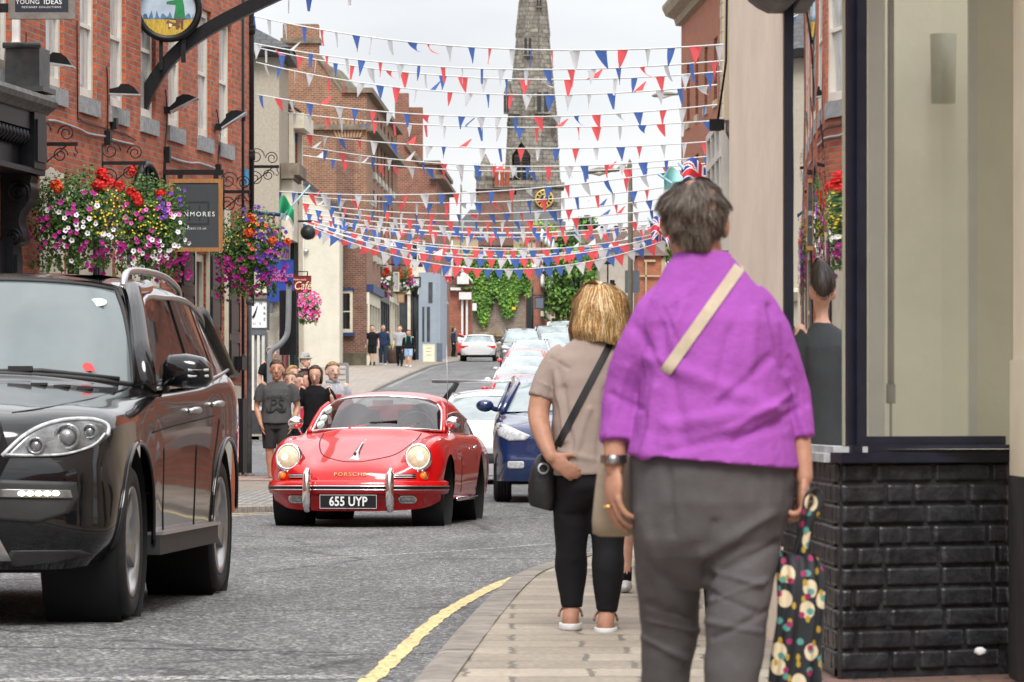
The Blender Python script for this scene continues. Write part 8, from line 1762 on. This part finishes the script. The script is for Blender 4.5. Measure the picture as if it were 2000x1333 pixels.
# man in charcoal shirt, hands in pockets
def tee_print(t, v, Mh, s, sh):
 b = MB(); f = Matrix(((1, 0, 0, 0), (0, 0, -1, -.075 * 1.74 * 1.13), (0, 1, 0, 0), (0, 0, 0, 1)))
 b.text('STRONGBOW', .058, Matrix.Translation(V((0, -.012, 1.245))) @ f, ext=.004); b.text('PS', .22, Matrix.Translation(V((0, -.012, 1.13))) @ f, ext=.004, shear=.1)
 b.tube(curl(V((-.07, -.155, 1.11)), X_, UP, .075, .07, 3.4, 6.0, 14), .011, 5); b.tube(curl(V((.07, -.155, 1.11)), X_, UP, .075, .07, 3.4, 6.0, 14), .011, 5); b.build('print', M_('faded black print', (.03, .03, .032), .8), t)
person('man in charcoal t shirt and dark shorts, hands in pockets, left of the red coupe', Q(541, 57), 57, 0, 1.74, 1.1, SK2, HB, 'short', GREYT, SHORTS, short=True, shoe=TRAIN, arms=[((.165, .03, .63), (.125, -.03, .49), None, .2), ((-.165, .03, .63), (-.125, -.03, .49), None, .2)], step=.05, vox=.011, z=-.03, extra=tee_print, loose=1.06)
person('woman in black t shirt with brown bob looking down, both hands raised to her chest', Q(616, 57.5), 57.5, 0, 1.68, 1.02, SK1, HR, 'bob', BLKT, BLKTR, shoe=TRAIN, arms=[((.165, .0, .62), (.135, -.07, .75), (0, 1, 0), .9), ((-.165, .0, .62), (-.14, -.07, .75), (0, 1, 0), .9)], step=.04, yaw=-.1, tip=.35, vox=.011, z=-.04)
def hood_x(t, v, Mh, s, sh):
 b = MB(); b.tube(curl(v(0, .01, .845), X_, Y_, .075, .075, 0, 6.28, 18), .032, 8); b.build('hood', HOOD, t)
 b = MB(); b.box(v(.02, -.072, .715), (.15, .02, .10)); b.build('print_panel', M_('red print', (.45, .03, .05), .8), t)
 b = MB(); [b.tube([v(q, -.068, .82), v(q * 1.1, -.078, .72)], .004, 5) for q in (-.02, .02)]; b.build('drawcord', WHTT, t)
person('youth with blond hair in pale grey hoodie, right of the woman in black', Q(650, 60), 60, .15, 1.80, 1.0, SK3, HBL, 'short', HOOD, DENIM, long_sleeve=True, shoe=WTRAIN, step=.05, yaw=.25, vox=.011, z=-.08, extra=hood_x)
person('fair haired girl half hidden behind the man in charcoal', Q(567, 59.5), 59.5, 0, 1.60, .95, SK3, HBL, 'short', WHTT, BLKTR, step=.03, vox=.013, z=-.02)
person('blonde woman with tousled hair seen from behind the girl', Q(571, 68), 68, .5, 1.66, 1.0, SK1, HBL, 'bob', WHTT, DENIM, vox=.014, z=.1)
person('woman in a red top with chestnut hair tied back, in the group by the signal', Q(592, 66), 66, 1.0, 1.55, 1.0, SK1, HR, 'long', REDT, DENIM, vox=.014, z=.08)
person('dark haired person in red, between the girl and the woman in black', Q(582, 63), 63, .6, 1.52, 1.0, SK1, HD, 'short', REDT, DENIM, vox=.014, z=.05)
def hat(t, v, Mh, s, sh):
 b = MB(); b.lathe([(.15, 0), (.16, .012), (.10, .03), (.095, .10), (.06, .13), (0, .135)], 20, Matrix.Translation(v(0, 0, .955))); b.build('sun_hat', M_('stone sun hat', (.30, .29, .26), .8, var=.1), t)
person('man in a stone coloured sun hat at the back of the group', Q(596, 84), 84, .8, 1.72, 1.0, SK1, HG, 'short', BLKT, DENIM, vox=.016, z=.45, extra=hat)
person('grey haired man in a dark top by the charcoal shop post', Q(530, 82), 82, .7, 1.76, 1.0, SK2, HG, 'short', BLKT, DENIM, vox=.016, z=.55)
# four walkers by the brick corner
def sparkle(tx, z_, sz): 
 def fn(t, v, Mh, s, sh): b = MB(); b.text(tx, sz, Matrix(((1, 0, 0, 0), (0, 0, -1, -.142), (0, 1, 0, z_), (0, 0, 0, 1))), ext=.004); b.build('print', WHTT, t)
 return fn
G4 = 'friends walking down past the brick corner'
person('young man in black football kit and shorts, leftmost of four walkers', Q(727, 178), 178, 0, 1.76, 1.05, SK1, HB, 'short', BLKT, BLKTR, short=True, shoe=TRAIN, sock=BLKTR, vox=.02, group=G4, step=.05)
person('man in navy jumper and jeans, second of four walkers', Q(748, 179), 179, .1, 1.78, 1.05, SK1, HB, 'short', NAVYT, DENIM, long_sleeve=True, shoe=WTRAIN, vox=.02, group=G4, yaw=.4, step=.06)
person('man in light grey t shirt and black trousers, third of four walkers', Q(781, 176), 176, -.1, 1.77, 1.0, SK1, HB, 'short', GRT, BLKTR, shoe=TRAIN, vox=.02, group=G4, yaw=-.5, step=.1)
def pack(t, v, Mh, s, sh):
 b = MB(); [b.tube([v(q, -.06, .83), v(q, -.075, .72), v(q * 1.1, -.03, .62)], .022, 6) for q in (-.07, .07)]; b.build('backpack_strap', M_('teal strap', (.04, .30, .27), .7), t)
person('woman in black top and pale denim shorts, rightmost of four walkers', Q(798, 174), 174, 0, 1.60, 1.05, SK2, HD, 'short', BLKT, PALED, long_sleeve=True, short=True, shoe=WTRAIN, vox=.02, group=G4, yaw=.6, step=.07, extra=pack)
person('long haired person in a navy jacket leaning by the low stone wall', Q(886, 226), 226, 1.3, 1.66, 1.0, SK1, HB, 'long', NAVYT, BLKTR, long_sleeve=True, shoe=TRAIN, vox=.022, step=.03)
# walkers hidden behind the women, seen between legs and in the shop glass
person('man in dark slate t shirt reflected in the shop glass', .77, 17.0, math.pi, 1.55, .98, SK1, HD, 'short', cloth('dark slate t shirt', (.05, .055, .06)), BLKTR, shoe=TRAIN, step=.05, vox=.012)
person('child in shorts, black socks and white trainers, mostly hidden behind the woman in purple', .65, 21.0, math.pi, 1.36, 1.0, SK1, HB, 'short', GRT, SHORTS, short=True, shoe=WTRAIN, sock=BLKTR, step=.05, vox=.011)
person('child in white t shirt, jeans and pink shoes, almost hidden behind the woman in purple', .73, 20.3, math.pi, 1.34, .95, SK3, HB, 'bob', WHTT, DENIM, shoe=M_('pink shoe', (.75, .35, .38), .6, var=.1), step=.06, vox=.011)
# ------------------------------------------------------------------ woman in purple, seen from behind
YP = 10.3; SP_ = 8000 / YP
def pp_(px, py, d=0.0): return V(((px - 1000) / SP_, YP + d, CAMH + (805 - py) / SP_))
PURP = M_('orchid purple jersey', (.30, .072, .345), .85, var=.08, vs=6, bump=.003, bs=55, spec=.2); GREYTR = M_('warm grey trousers', (.088, .082, .085), .85, var=.14, vs=5, bump=.0012, bs=140, spec=.2)
t = empty('person', (pp_(1390, 900).x, YP, KH), 0, 'woman in orchid purple top and grey trousers walking away, nearest the camera', 'person')
b = MB()
def pr(y, cx, hw, dep, d=0, tilt=0, pw=2.3): return (pp_(cx, y, d), hw / SP_, dep, 28, pw, tilt)
loft(b, [pr(1080, 1380, 100, .10), pr(960, 1390, 125, .13), pr(840, 1390, 120, .125), pr(700, 1390, 112, .115), pr(590, 1386, 92, .085), pr(540, 1376, 66, .07), pr(505, 1370, 50, .06)])
b.tube([pp_(1370, 540), pp_(1360, 440)], [.062, .055], 14); Mh = head_shapes(b, pp_(1356, 432, .02), 1.0, R(180 + 14), 0)
limb(b, [pp_(1295, 590), pp_(1250, 665, .0), pp_(1214, 740, .03), pp_(1206, 820, .01), pp_(1199, 915, -.02)], [.040, .038, .036, .036, .025]); limb(b, [pp_(1478, 596), pp_(1520, 672), pp_(1549, 750, .02), pp_(1563, 850, -.0), pp_(1569, 935, -.03)], [.038, .036, .031, .026, .022])
hand(b, pp_(1199, 912, -.02), V((-.02, -.15, -1)), V((.75, .35, 0)), V((.3, .9, 0)), 1.0, .36); hand(b, pp_(1569, 930, -.03), V((-.05, -.05, -1)), V((-.9, .1, 0)), V((-.3, .95, 0)), .95, .95)
for c0, c1, c2, d in (((1312, 1120), (1310, 1290), (1300, 1470), .15), ((1436, 1120), (1428, 1290), (1415, 1470), -.08)): limb(b, [pp_(*c0), pp_(*c1, d * .82), pp_(*c2, d)], [.048, .038, .032]); b.sphere(pp_(c2[0], 1478, d + .06), (.045, .12, .03), 12, 8)
body_ = remesh(b, .0036, 1); SK4 = SKIN('weathered', (.40, .205, .135)); body_.build('body', SK4, t)
# jersey top
fl = [((1262, 700), (1505, 800), 26, .008), ((1290, 640), (1330, 860), 22, -.007), ((1330, 600), (1290, 700), 16, .006), ((1420, 650), (1395, 760), 18, -.005), ((1470, 610), (1455, 740), 18, .005), ((1500, 700), (1400, 790), 14, -.006), ((1540, 770), (1420, 840), 14, .007), ((1555, 800), (1430, 862), 12, -.007), ((1300, 830), (1500, 800), 22, .007), ((1280, 760), (1255, 900), 16, .007), ((1240, 640), (1290, 720), 14, -.005), ((1195, 770), (1250, 800), 10, -.004), ((1540, 700), (1575, 790), 9, -.005), ((1535, 740), (1572, 850), 9, .005), ((1530, 830), (1300, 880), 14, -.005), ((1225, 720), (1185, 850), 12, .004), ((1500, 600), (1525, 720), 12, -.006), ((1330, 700), (1300, 620), 10, -.004), ((1350, 560), (1300, 600), 9, .003)]
FLm = [(pp_(*a), pp_(*c), w_ / SP_, am) for a, c, w_, am in fl]
def folds(p, n):
 d = 0
 for a, c, w_, am in FLm:
  ax, az, bx, bz = a.x, a.z, c.x - a.x, c.z - a.z; q = ((p.x - ax) * bx + (p.z - az) * bz) / (bx * bx + bz * bz); e = max(0, min(1, q)); dx, dz = p.x - ax - bx * e, p.z - az - bz * e; wv = .010 * mn.noise(V((p.x * 12, p.z * 12, 5)))
  d += 1.35 * am * math.exp(-((math.hypot(dx, dz) + wv) / (w_ * .62)) ** 2)
 return d + .0035 * mn.noise(V((p.x * 10 + p.z * 5, p.y * 6, p.z * 15 - p.x * 7))) + .0016 * mn.noise(V((p.x * 34, p.y * 10, p.z * 26)))
b = MB(); loft(b, [pr(902, 1392, 170, .185, -.01, -.085), pr(850, 1392, 160, .18, 0, -.05), pr(780, 1392, 147, .165), pr(700, 1392, 143, .15), pr(630, 1388, 141, .135), pr(588, 1384, 122, .112), pr(553, 1379, 96, .09), pr(522, 1374, 74, .075), pr(500, 1370, 56, .064, 0, 0), pr(494, 1369, 54, .062)])
def sleeve(b, pts, rad): q = crom([pp_(*p) for p in pts], 4); b.tube(q, [x.x / SP_ for x in crom([V((r, 0, 0)) for r in rad], 4)], 20)
sleeve(b, [(1312, 578), (1280, 616), (1245, 690), (1221, 762, .03), (1212, 866, .0)], [38, 41, 43, 43, 42]); sleeve(b, [(1460, 582), (1492, 622), (1522, 696), (1547, 772, .02), (1563, 858, .0)], [38, 40, 40, 37, 30])
shirt = remesh(b, .0056, 1, folds); shirt.build('jersey_top', PURP, t); sbv = BVHTree.FromPolygons([tuple(p) for p in shirt.v], shirt.f)
def on_back(px, py, off=.004):
 p = pp_(px, py); o = V((0, 0, CAMH)); d = (p - o).normalized(); h = sbv.ray_cast(o, d); q = h[0] if h[0] is not None else p; return q - d * off, d
# cuffs and hem as stitched seams
b = MB(); rows = []
for k in range(19):
 f = k / 18; cx, cy = lerp(1444, 1300, f), lerp(523, 726, f); dx, dy = .815 * 11.5, .58 * 11.5; r_ = [on_back(cx + dx * q, cy + dy * q, .006)[0] for q in (-1, -.5, 0, .5, 1)]; rows.append(r_)
e0 = rows[0]; rows = [[p + V((.0, .035, .012)) for p in e0]] + rows + [[p + V((-.02, .06, -.02)) for p in rows[-1]]]
b.grid(rows); b.grid([[p + V((0, .003, 0)) for p in r] for r in rows]); b.build('bag_strap', M_('beige webbing', hx('b3a48e'), .8, var=.08, vs=30, bump=.001, bs=300), t)
b = MB(); loft(b, [pr(1150, 1378, 70, .05), pr(1120, 1379, 105, .085), pr(1085, 1380, 130, .125), pr(1050, 1384, 146, .15), pr(980, 1390, 160, .17), pr(900, 1392, 163, .172), pr(872, 1392, 158, .165, 0, -.05)])
def leg(b, pts, rad): q = crom([pp_(*p) for p in pts], 4); b.tube(q, [x.x / SP_ for x in crom([V((r, 0, 0)) for r in rad], 4)], 22)
leg(b, [(1322, 1020, .0), (1310, 1120, .04), (1310, 1200, .09), (1310, 1265, .12), (1304, 1340, .14), (1300, 1470, .16)], [88, 70, 59, 55, 48, 45]); leg(b, [(1445, 1020, .0), (1441, 1120, -.05), (1435, 1200, -.08), (1432, 1265, -.09), (1422, 1340, -.10), (1414, 1470, -.11)], [90, 72, 61, 57, 54, 48])
tl_ = [((1500, 1000), (1375, 1080), 20, .008), ((1510, 1060), (1385, 1120), 14, -.007), ((1250, 1000), (1300, 1180), 22, .005), ((1380, 1110), (1480, 1140), 10, .006), ((1375, 1150), (1470, 1190), 10, -.006), ((1490, 1130), (1385, 1170), 9, .006), ((1380, 1210), (1480, 1230), 9, .005), ((1490, 1190), (1390, 1240), 9, -.005), ((1265, 1180), (1350, 1210), 9, -.005), ((1265, 1215), (1360, 1235), 9, .006), ((1390, 1020), (1377, 1130), 14, -.005), ((1377, 1100), (1374, 1180), 7, -.006), ((1260, 1250), (1340, 1290), 9, .005), ((1300, 900), (1310, 1040), 14, -.004)]
TLm = [(pp_(*a), pp_(*c), w_ / SP_, am) for a, c, w_, am in tl_]
def tfold(p, n):
 global FLm
 k = FLm; FLm = TLm; d = folds(p, n); FLm = k; return d + .003 * mn.noise(V((p.x * 8, p.y * 8, p.z * 22)))
remesh(b, .0062, 4, tfold).build('trousers', GREYTR, t)
GH = [M_('grey brown hair', (.072, .050, .036), .5, var=.3, vs=40), M_('grey hair strand', (.17, .13, .10), .5, var=.2, vs=40), M_('dark brown hair', (.020, .014, .010), .55, var=.2, vs=40), M_('mid brown hair', (.068, .050, .037), .5, var=.2, vs=40)]
hc = pp_(1355, 424, .02); bk = lambda a: -math.cos(a)     # her back faces the camera (-y)
f0 = cap_fn((0, 0, 0), .083, .098, .088, lambda a: 1.12 + .62 * max(-.4, bk(a)) + .12 * (1 - abs(bk(a))), lambda a: .068 * max(0, bk(a) - .1))
hair(t, lambda a, q: hc + f0(a, q), GH, 5, .010, 7600, .24, .0013, .016, 60, 26, 26, .6)
b = MB(); rr = [pp_(1198, 897, -.02) + V((.031 * math.cos(a), .029 * math.sin(a), 0)) for a in [k * .2618 for k in range(24)]]; w0 = [[p + UP * z for z in (-.011, .011)] for p in rr + rr[:1]]; b.grid(w0)
for k in range(24): b.box(rr[k], (.006, .006, .02), Matrix.Rotation(k * .2618, 3, 'Z'))
wt = b.build('wrist_watch', M_('watch steel', (.5, .49, .46), .25, 1, var=.2, vs=60), t); b = MB(); b.lathe([(0, .006), (.010, .006), (.012, 0)], 18, Matrix.Translation(pp_(1197, 897, -.054)) @ Matrix.Rotation(R(90), 4, 'X')); b.build('watch_face', STEEL, wt)
b = MB(); c = pp_(1187, 990, -.028); b.tube(curl(c, V((.8, .6, 0)), V((-.1, .1, .99)).cross(V((.8, .6, 0))).normalized(), .0125, .0125, 0, 6.283, 16), .0025, 6); b.build('finger_ring', M_('gold', (.8, .55, .18), .2, 1, var=0), t)
# shoulder bag on her hip and patterned carrier in her hand are things of their own
BAGM = M_('taupe canvas', hx('9c8d79'), .85, var=.12, vs=9, bump=.002, bs=120)
tb = empty('shoulder_bag', pp_(1200, 1052, .16), 0, 'beige canvas shoulder bag at the left hip of the woman in purple', 'bag')
b = MB(); cx = 1204; rows = []
for y, hw, dp in ((1052, 30, .02), (1046, 44, .045), (1020, 46, .055), (960, 42, .05), (900, 36, .03), (880, 30, .012)): rows.append(ring(pp_(cx + (1046 - y) * .03, y, .17), hw / SP_, dp, 20, 3.2))
b.grid(rows, closed=True, capa=True, capb=True); b.build('pouch', BAGM, tb); b = MB(); b.tube([pp_(1213, 885, .17), pp_(1240, 800, .15), pp_(1285, 735, .12)], .013, 6, flat=.25); b.build('strap', MATS['beige webbing'], tb)
def owl_mat():
 m, tt, bs_ = nodes('black owl print cloth'); N = tt.nodes.new; Lk = tt.links.new; tc = N('ShaderNodeTexCoord'); base = None; prev = (.008, .009, .013, 1)
 for sc, st, col, th, off in ((15, (1, 1, .8), hx('cdbd9f'), .26, 0), (23, (1.25, 1, .75), hx('a98a2c'), .15, 3.3), (19, (1, 1, 1), hx('4f8b84'), .16, 7.1), (17, (1, 1, 1), hx('8c1e50'), .13, 11.7)):
  mp = N('ShaderNodeMapping'); mp.inputs['Rotation'].default_value = (R(90), 0, 0); mp.inputs['Scale'].default_value = (st[0], 1, st[2]); mp.inputs['Location'].default_value = (off, off, off); Lk(tc.outputs['Object'], mp.inputs[0]); vo = N('ShaderNodeTexVoronoi'); vo.inputs['Scale'].default_value = sc; vo.voronoi_dimensions = '2D'; vo.inputs['Randomness'].default_value = .8; Lk(mp.outputs[0], vo.inputs['Vector'])
  lt = N('ShaderNodeMath'); lt.operation = 'LESS_THAN'; lt.inputs[1].default_value = th; Lk(vo.outputs['Distance'], lt.inputs[0]); mx_ = N('ShaderNodeMix'); mx_.data_type = 'RGBA'; Lk(lt.outputs[0], mx_.inputs[0]); mx_.inputs[7].default_value = rgb(col)
  if base is None: mx_.inputs[6].default_value = prev
  else: Lk(base, mx_.inputs[6])
  base = mx_.outputs[2]
 Lk(base, bs_.inputs['Base Color']); bs_.inputs['Roughness'].default_value = .7; return m
OWL = owl_mat(); tb = empty('carrier_bag', pp_(1550, 1420, -.05), 0, 'black owl print carrier bag in the right hand of the woman in purple', 'bag')
b = MB(); rows = []
for y, cx, hw, dp in ((1400, 1552, 56, .03), (1370, 1552, 58, .06), (1290, 1552, 50, .065), (1200, 1557, 46, .06), (1130, 1560, 46, .05), (1095, 1556, 40, .03), (1080, 1553, 33, .012)): rows.append([p + V((.012 * mn.noise(p * 14), .02 * math.sin(k * 1.9 + y * .01), 0)) for k, p in enumerate(ring(pp_(cx, y, -.05), hw / SP_, dp, 28, 2.6))])
b.grid([list(c) for c in zip(*[crom(list(c), 3) for c in zip(*rows)])], closed=True, capa=True, capb=True); b.build('pouch', OWL, tb)
b = MB(); q = crom([pp_(1546, 1090, -.05), pp_(1560, 1040, -.06), pp_(1566, 995, -.075), pp_(1574, 965, -.07), pp_(1590, 960, -.05), pp_(1596, 985, -.05), pp_(1584, 1005, -.05), pp_(1572, 1030, -.05), pp_(1562, 1085, -.05)], 5); b.tube(q, .014, 8, flat=.45); b.build('handle', OWL, tb)
b = MB(); leaf(b, pp_(1545, 1085, -.06), V((0, -1, .2)), .03, random.Random(1)); leaf(b, pp_(1540, 1080, -.06), V((0, -1, .1)), .035, random.Random(4)); b.build('ribbon', PET['magenta'], tb)
# ------------------------------------------------------------------ blonde woman
YP = 17.4; SP_ = 8000 / YP
TAUPE = M_('taupe pink t shirt', hx('9a8a82'), .85, var=.05, vs=5, bump=.001, bs=120, spec=.2); LEG = M_('black leggings', (.009, .009, .011), .8, var=.2, vs=6, spec=.25)
t = empty('person', (pp_(1145, 900).x, YP, KH), 0, 'blonde woman in taupe t shirt and black leggings, hand behind her back', 'person')
b = MB(); loft(b, [pr(960, 1145, 52, .10), pr(920, 1146, 58, .12), pr(840, 1147, 62, .125), pr(740, 1149, 62, .115), pr(690, 1152, 60, .095), pr(668, 1158, 38, .065), pr(655, 1162, 26, .055)]); b.tube([pp_(1162, 680), pp_(1168, 620)], [.052, .05], 12); head_shapes(b, pp_(1172, 610, .02), .98, R(172), 0)
limb(b, [pp_(1090, 700), pp_(1068, 745), pp_(1052, 802, -.02), pp_(1058, 845, -.09), pp_(1076, 893, -.16)], [.05, .05, .047, .042, .028]); hand(b, pp_(1075, 891, -.16), V((.78, -.1, -.62)), V((-.2, .9, .3)), V((.5, -.2, .6)), .95, .28)
limb(b, [pp_(1212, 700), pp_(1228, 760), pp_(1236, 830), pp_(1230, 900, .05)], [.05, .047, .04, .027]); hand(b, pp_(1230, 900, .05), V((0, .1, -1)), V((-1, 0, 0)), V((0, 1, 0)), .95, .4)
feet = ((1117, 1190, .06), (1185, 1196, -.05))
for (ax_, ay, d), kx in zip(feet, (1115, 1188)): limb(b, [pp_(kx - 3 if kx < 1150 else kx, 960), pp_(kx, 1070, d * .5), pp_(kx, 1110, d), pp_(ax_, ay, d)], [.062, .050, .055, .034]); limb(b, [pp_(ax_, ay, d), pp_(ax_ - 3, ay + 22, d - .02)], [.036, .036]); b.sphere(pp_(ax_ - 2, ay + 28, d + .05), (.042, .11, .025), 12, 8)
remesh(b, .0075, 2).build('body', SK4, t)
FLm = [(pp_(*a), pp_(*c), w_ / SP_, am) for a, c, w_, am in (((1082, 720), (1105, 860), 7, .008), ((1100, 760), (1120, 900), 8, -.006), ((1150, 800), (1110, 915), 9, .007), ((1180, 760), (1165, 900), 9, -.006), ((1085, 880), (1170, 900), 9, .005), ((1075, 700), (1110, 720), 6, -.006), ((1200, 720), (1180, 800), 8, .005), ((1050, 745), (1080, 760), 5, .004))]
b = MB(); loft(b, [pr(927, 1148, 72, .16, 0, .03), pr(880, 1147, 70, .155), pr(800, 1147, 69, .145), pr(740, 1149, 69, .135), pr(700, 1152, 68, .11), pr(675, 1156, 52, .085), pr(656, 1162, 34, .064), pr(650, 1163, 32, .062)]); 
q = crom([pp_(1105, 690), pp_(1086, 705), pp_(1068, 740), pp_(1055, 778, -.01)], 4); b.tube(q, [x.x / SP_ for x in crom([V((r, 0, 0)) for r in (22, 25, 25, 25)], 4)], 16); q = crom([pp_(1195, 690), pp_(1212, 705), pp_(1228, 740), pp_(1234, 785)], 4); b.tube(q, [x.x / SP_ for x in crom([V((r, 0, 0)) for r in (22, 25, 25, 25)], 4)], 16)
shirt = remesh(b, .008, 1, folds); shirt.build('t_shirt', TAUPE, t); sbv = BVHTree.FromPolygons([tuple(p) for p in shirt.v], shirt.f)
b = MB(); loft(b, [pr(1000, 1118, 34, .10, .02), pr(950, 1148, 66, .145), pr(915, 1147, 68, .145)])
for (ax_, ay, d), kx in zip(feet, (1116, 1187)): q = crom([pp_(kx + (2 if kx < 1150 else -2), 945), pp_(kx + 1, 1000, d * .2), pp_(kx, 1070, d * .5), pp_(kx, 1115, d), pp_(ax_, ay - 2, d)], 4); b.tube(q, [x.x / SP_ for x in crom([V((r, 0, 0)) for r in (40, 38, 31, 32, 20)], 4)], 18)
remesh(b, .0085, 2, fold_noise(.003, (9, 9, 14))).build('leggings', LEG, t)
BH = [M_('golden blonde hair', hx('cda266'), .4, var=.2, vs=30), M_('pale blonde strand', hx('f0d5a6'), .4, var=.1, vs=30), M_('dark blonde strand', hx('8f693f'), .45, var=.2, vs=30), M_('honey strand', hx('a2743f'), .4, var=.2, vs=30)]
hc = pp_(1172, 603, .02); f0 = cap_fn((0, 0, 0), .108, .118, .108, lambda a: 1.0 + .55 * min(1, max(0, bk(a) + .75) * 1.3), lambda a: .125 * min(1, max(0, bk(a) + .6) * 1.6), .10)
hair(t, lambda a, q: hc + f0(a, q), BH, 9, .018, 7500, .45, .0019, .022, 56, 24, 15, .55)
for ax_, ay, d in feet:
 b = MB(); b.grid([ring(pp_(ax_ - 2, ay + 42 - q, d + .05), w_ * .050, w_ * .125, 20, 2.2) for q, w_ in ((0, .97), (3, 1), (11, 1), (13, .96))], closed=True, capa=True, capb=True); s_ = b.build('sandal_sole', WTRAIN, t); b = MB(); b.tube(curl(pp_(ax_ - 2, ay + 16, d + .05), X_, V((0, .4, .9)), .05, .05, 0, math.pi, 12), .014, 6, flat=.4); b.build('sandal_strap', M_('tan strap', (.4, .22, .15), .6), s_)
b = MB(); rows = []
for k in range(17): f = k / 16; cx, cy = lerp(1197, 1090, f), lerp(663, 868, f); rows.append([on_back(cx + .88 * q, cy + .47 * q, .006)[0] for q in (-7, -3, 3, 7)])
rows = [[p + V((.005, .05, .0)) for p in rows[0]]] + rows + [[p + V((-.02, .05, -.06)) for p in rows[-1]]]; b.grid(rows); b.grid([[p + V((0, .004, 0)) for p in r] for r in rows]); b.build('bag_strap', M_('black strap', (.012, .012, .013), .55, var=.2), t)
BLEATH = M_('black bag leather', (.014, .014, .015), .38, var=.3, vs=12, bump=.004, bs=22)
tb = empty('handbag', pp_(1060, 992, .0), 0, 'black leather shoulder bag at the left hip of the blonde woman', 'bag')
b = MB(); rows = []
for y, cx, hw, dp in ((994, 1058, 17, .03), (990, 1057, 23, .05), (960, 1058, 27, .06), (920, 1063, 25, .055), (898, 1068, 20, .035), (890, 1070, 15, .02)): rows.append(ring(pp_(cx, y, -.02), hw / SP_, dp, 20, 3, -.25))
b.grid([list(c) for c in zip(*[crom(list(c), 3) for c in zip(*rows)])], closed=True, capa=True, capb=True); b.build('pouch', BLEATH, tb)
b = MB(); b.lathe([(.018, -.004), (.026, -.004), (.026, .004), (.018, .004)], 16, Matrix.Translation(pp_(1061, 915, -.09)) @ Matrix.Rotation(R(80), 4, 'X')); b.build('buckle', STEEL, tb); b = MB(); b.tube([pp_(1072, 895, -.04), pp_(1084, 872, -.11)], .012, 6, flat=.4); b.build('strap', BLEATH, tb)
# street clutter on the left pavement
def a_board(x0, x1, y0, y1, Yb, label, pm, lines=3):
 t = board_sign('pavement_sign', Yb, x0, x1, y0, y1, .05, pm[0], pm[1], .04, label, 'A board'); w_ = Q(x1, Yb) - Q(x0, Yb); hh = Z(y0, Yb) - Z(y1, Yb); b = MB(); b.obox(P(x0, y1, Yb), X_, V((0, .92, .35)).normalized() if 0 else Y_, UP, .0, w_, .25, .3, 0, hh * .96); b.build('rear_board', pm[0], t)
 b = MB(); [b.box(P((x0 + x1) / 2, lerp(y0, y1, .2 + k * .2), Yb - .03), (w_ * .55, .006, hh * .03)) for k in range(lines)]; b.build('lettering', M_('faint grey print', (.4, .36, .3), .7), t)
a_board(826, 849, 673, 707, 172, 'cream pavement board standing by the kerb in front of the pale blue shop', (M_('cream board edge', hx('cfc6a2'), .6), M_('cream board', hx('e0d8b8'), .6, var=.06)))
b = MB(); rect(b, 174, 853, 864, 671, 707, 0, .45); tag(b.build('litter_bin', M_('slate blue bin', hx('55606c'), .5, var=.1)), 'slate blue bin right of the cream pavement board', 'bin')
a_board(655, 680, 709, 762, 75, 'grey framed pavement board behind the youth in the hoodie', (M_('aluminium frame', (.35, .35, .36), .4, .7), M_('pale poster', hx('b9b4ac'), .4, var=.25, vs=5)))
t = empty('plant_pot', (Q(767, 185), 185, gz(185) + .1), 0, 'brown barrel planter by the dark shop door behind the walkers', 'planter'); b = MB(); b.lathe([(.2, 0), (.28, .25), (.30, .5), (.26, .72), (.22, .72)], 14, Matrix.Translation(t.location)); b.build('barrel', M_('brown barrel', (.07, .04, .03), .7, var=.3), t); b = MB(); rnd = random.Random(2)
for k in range(80): leaf(b, t.location + V((rnd.uniform(-.2, .2), rnd.uniform(-.2, .2), .72 + rnd.uniform(0, .12))), rand_unit(rnd), .09, rnd)
b.build('plant', LA, t)
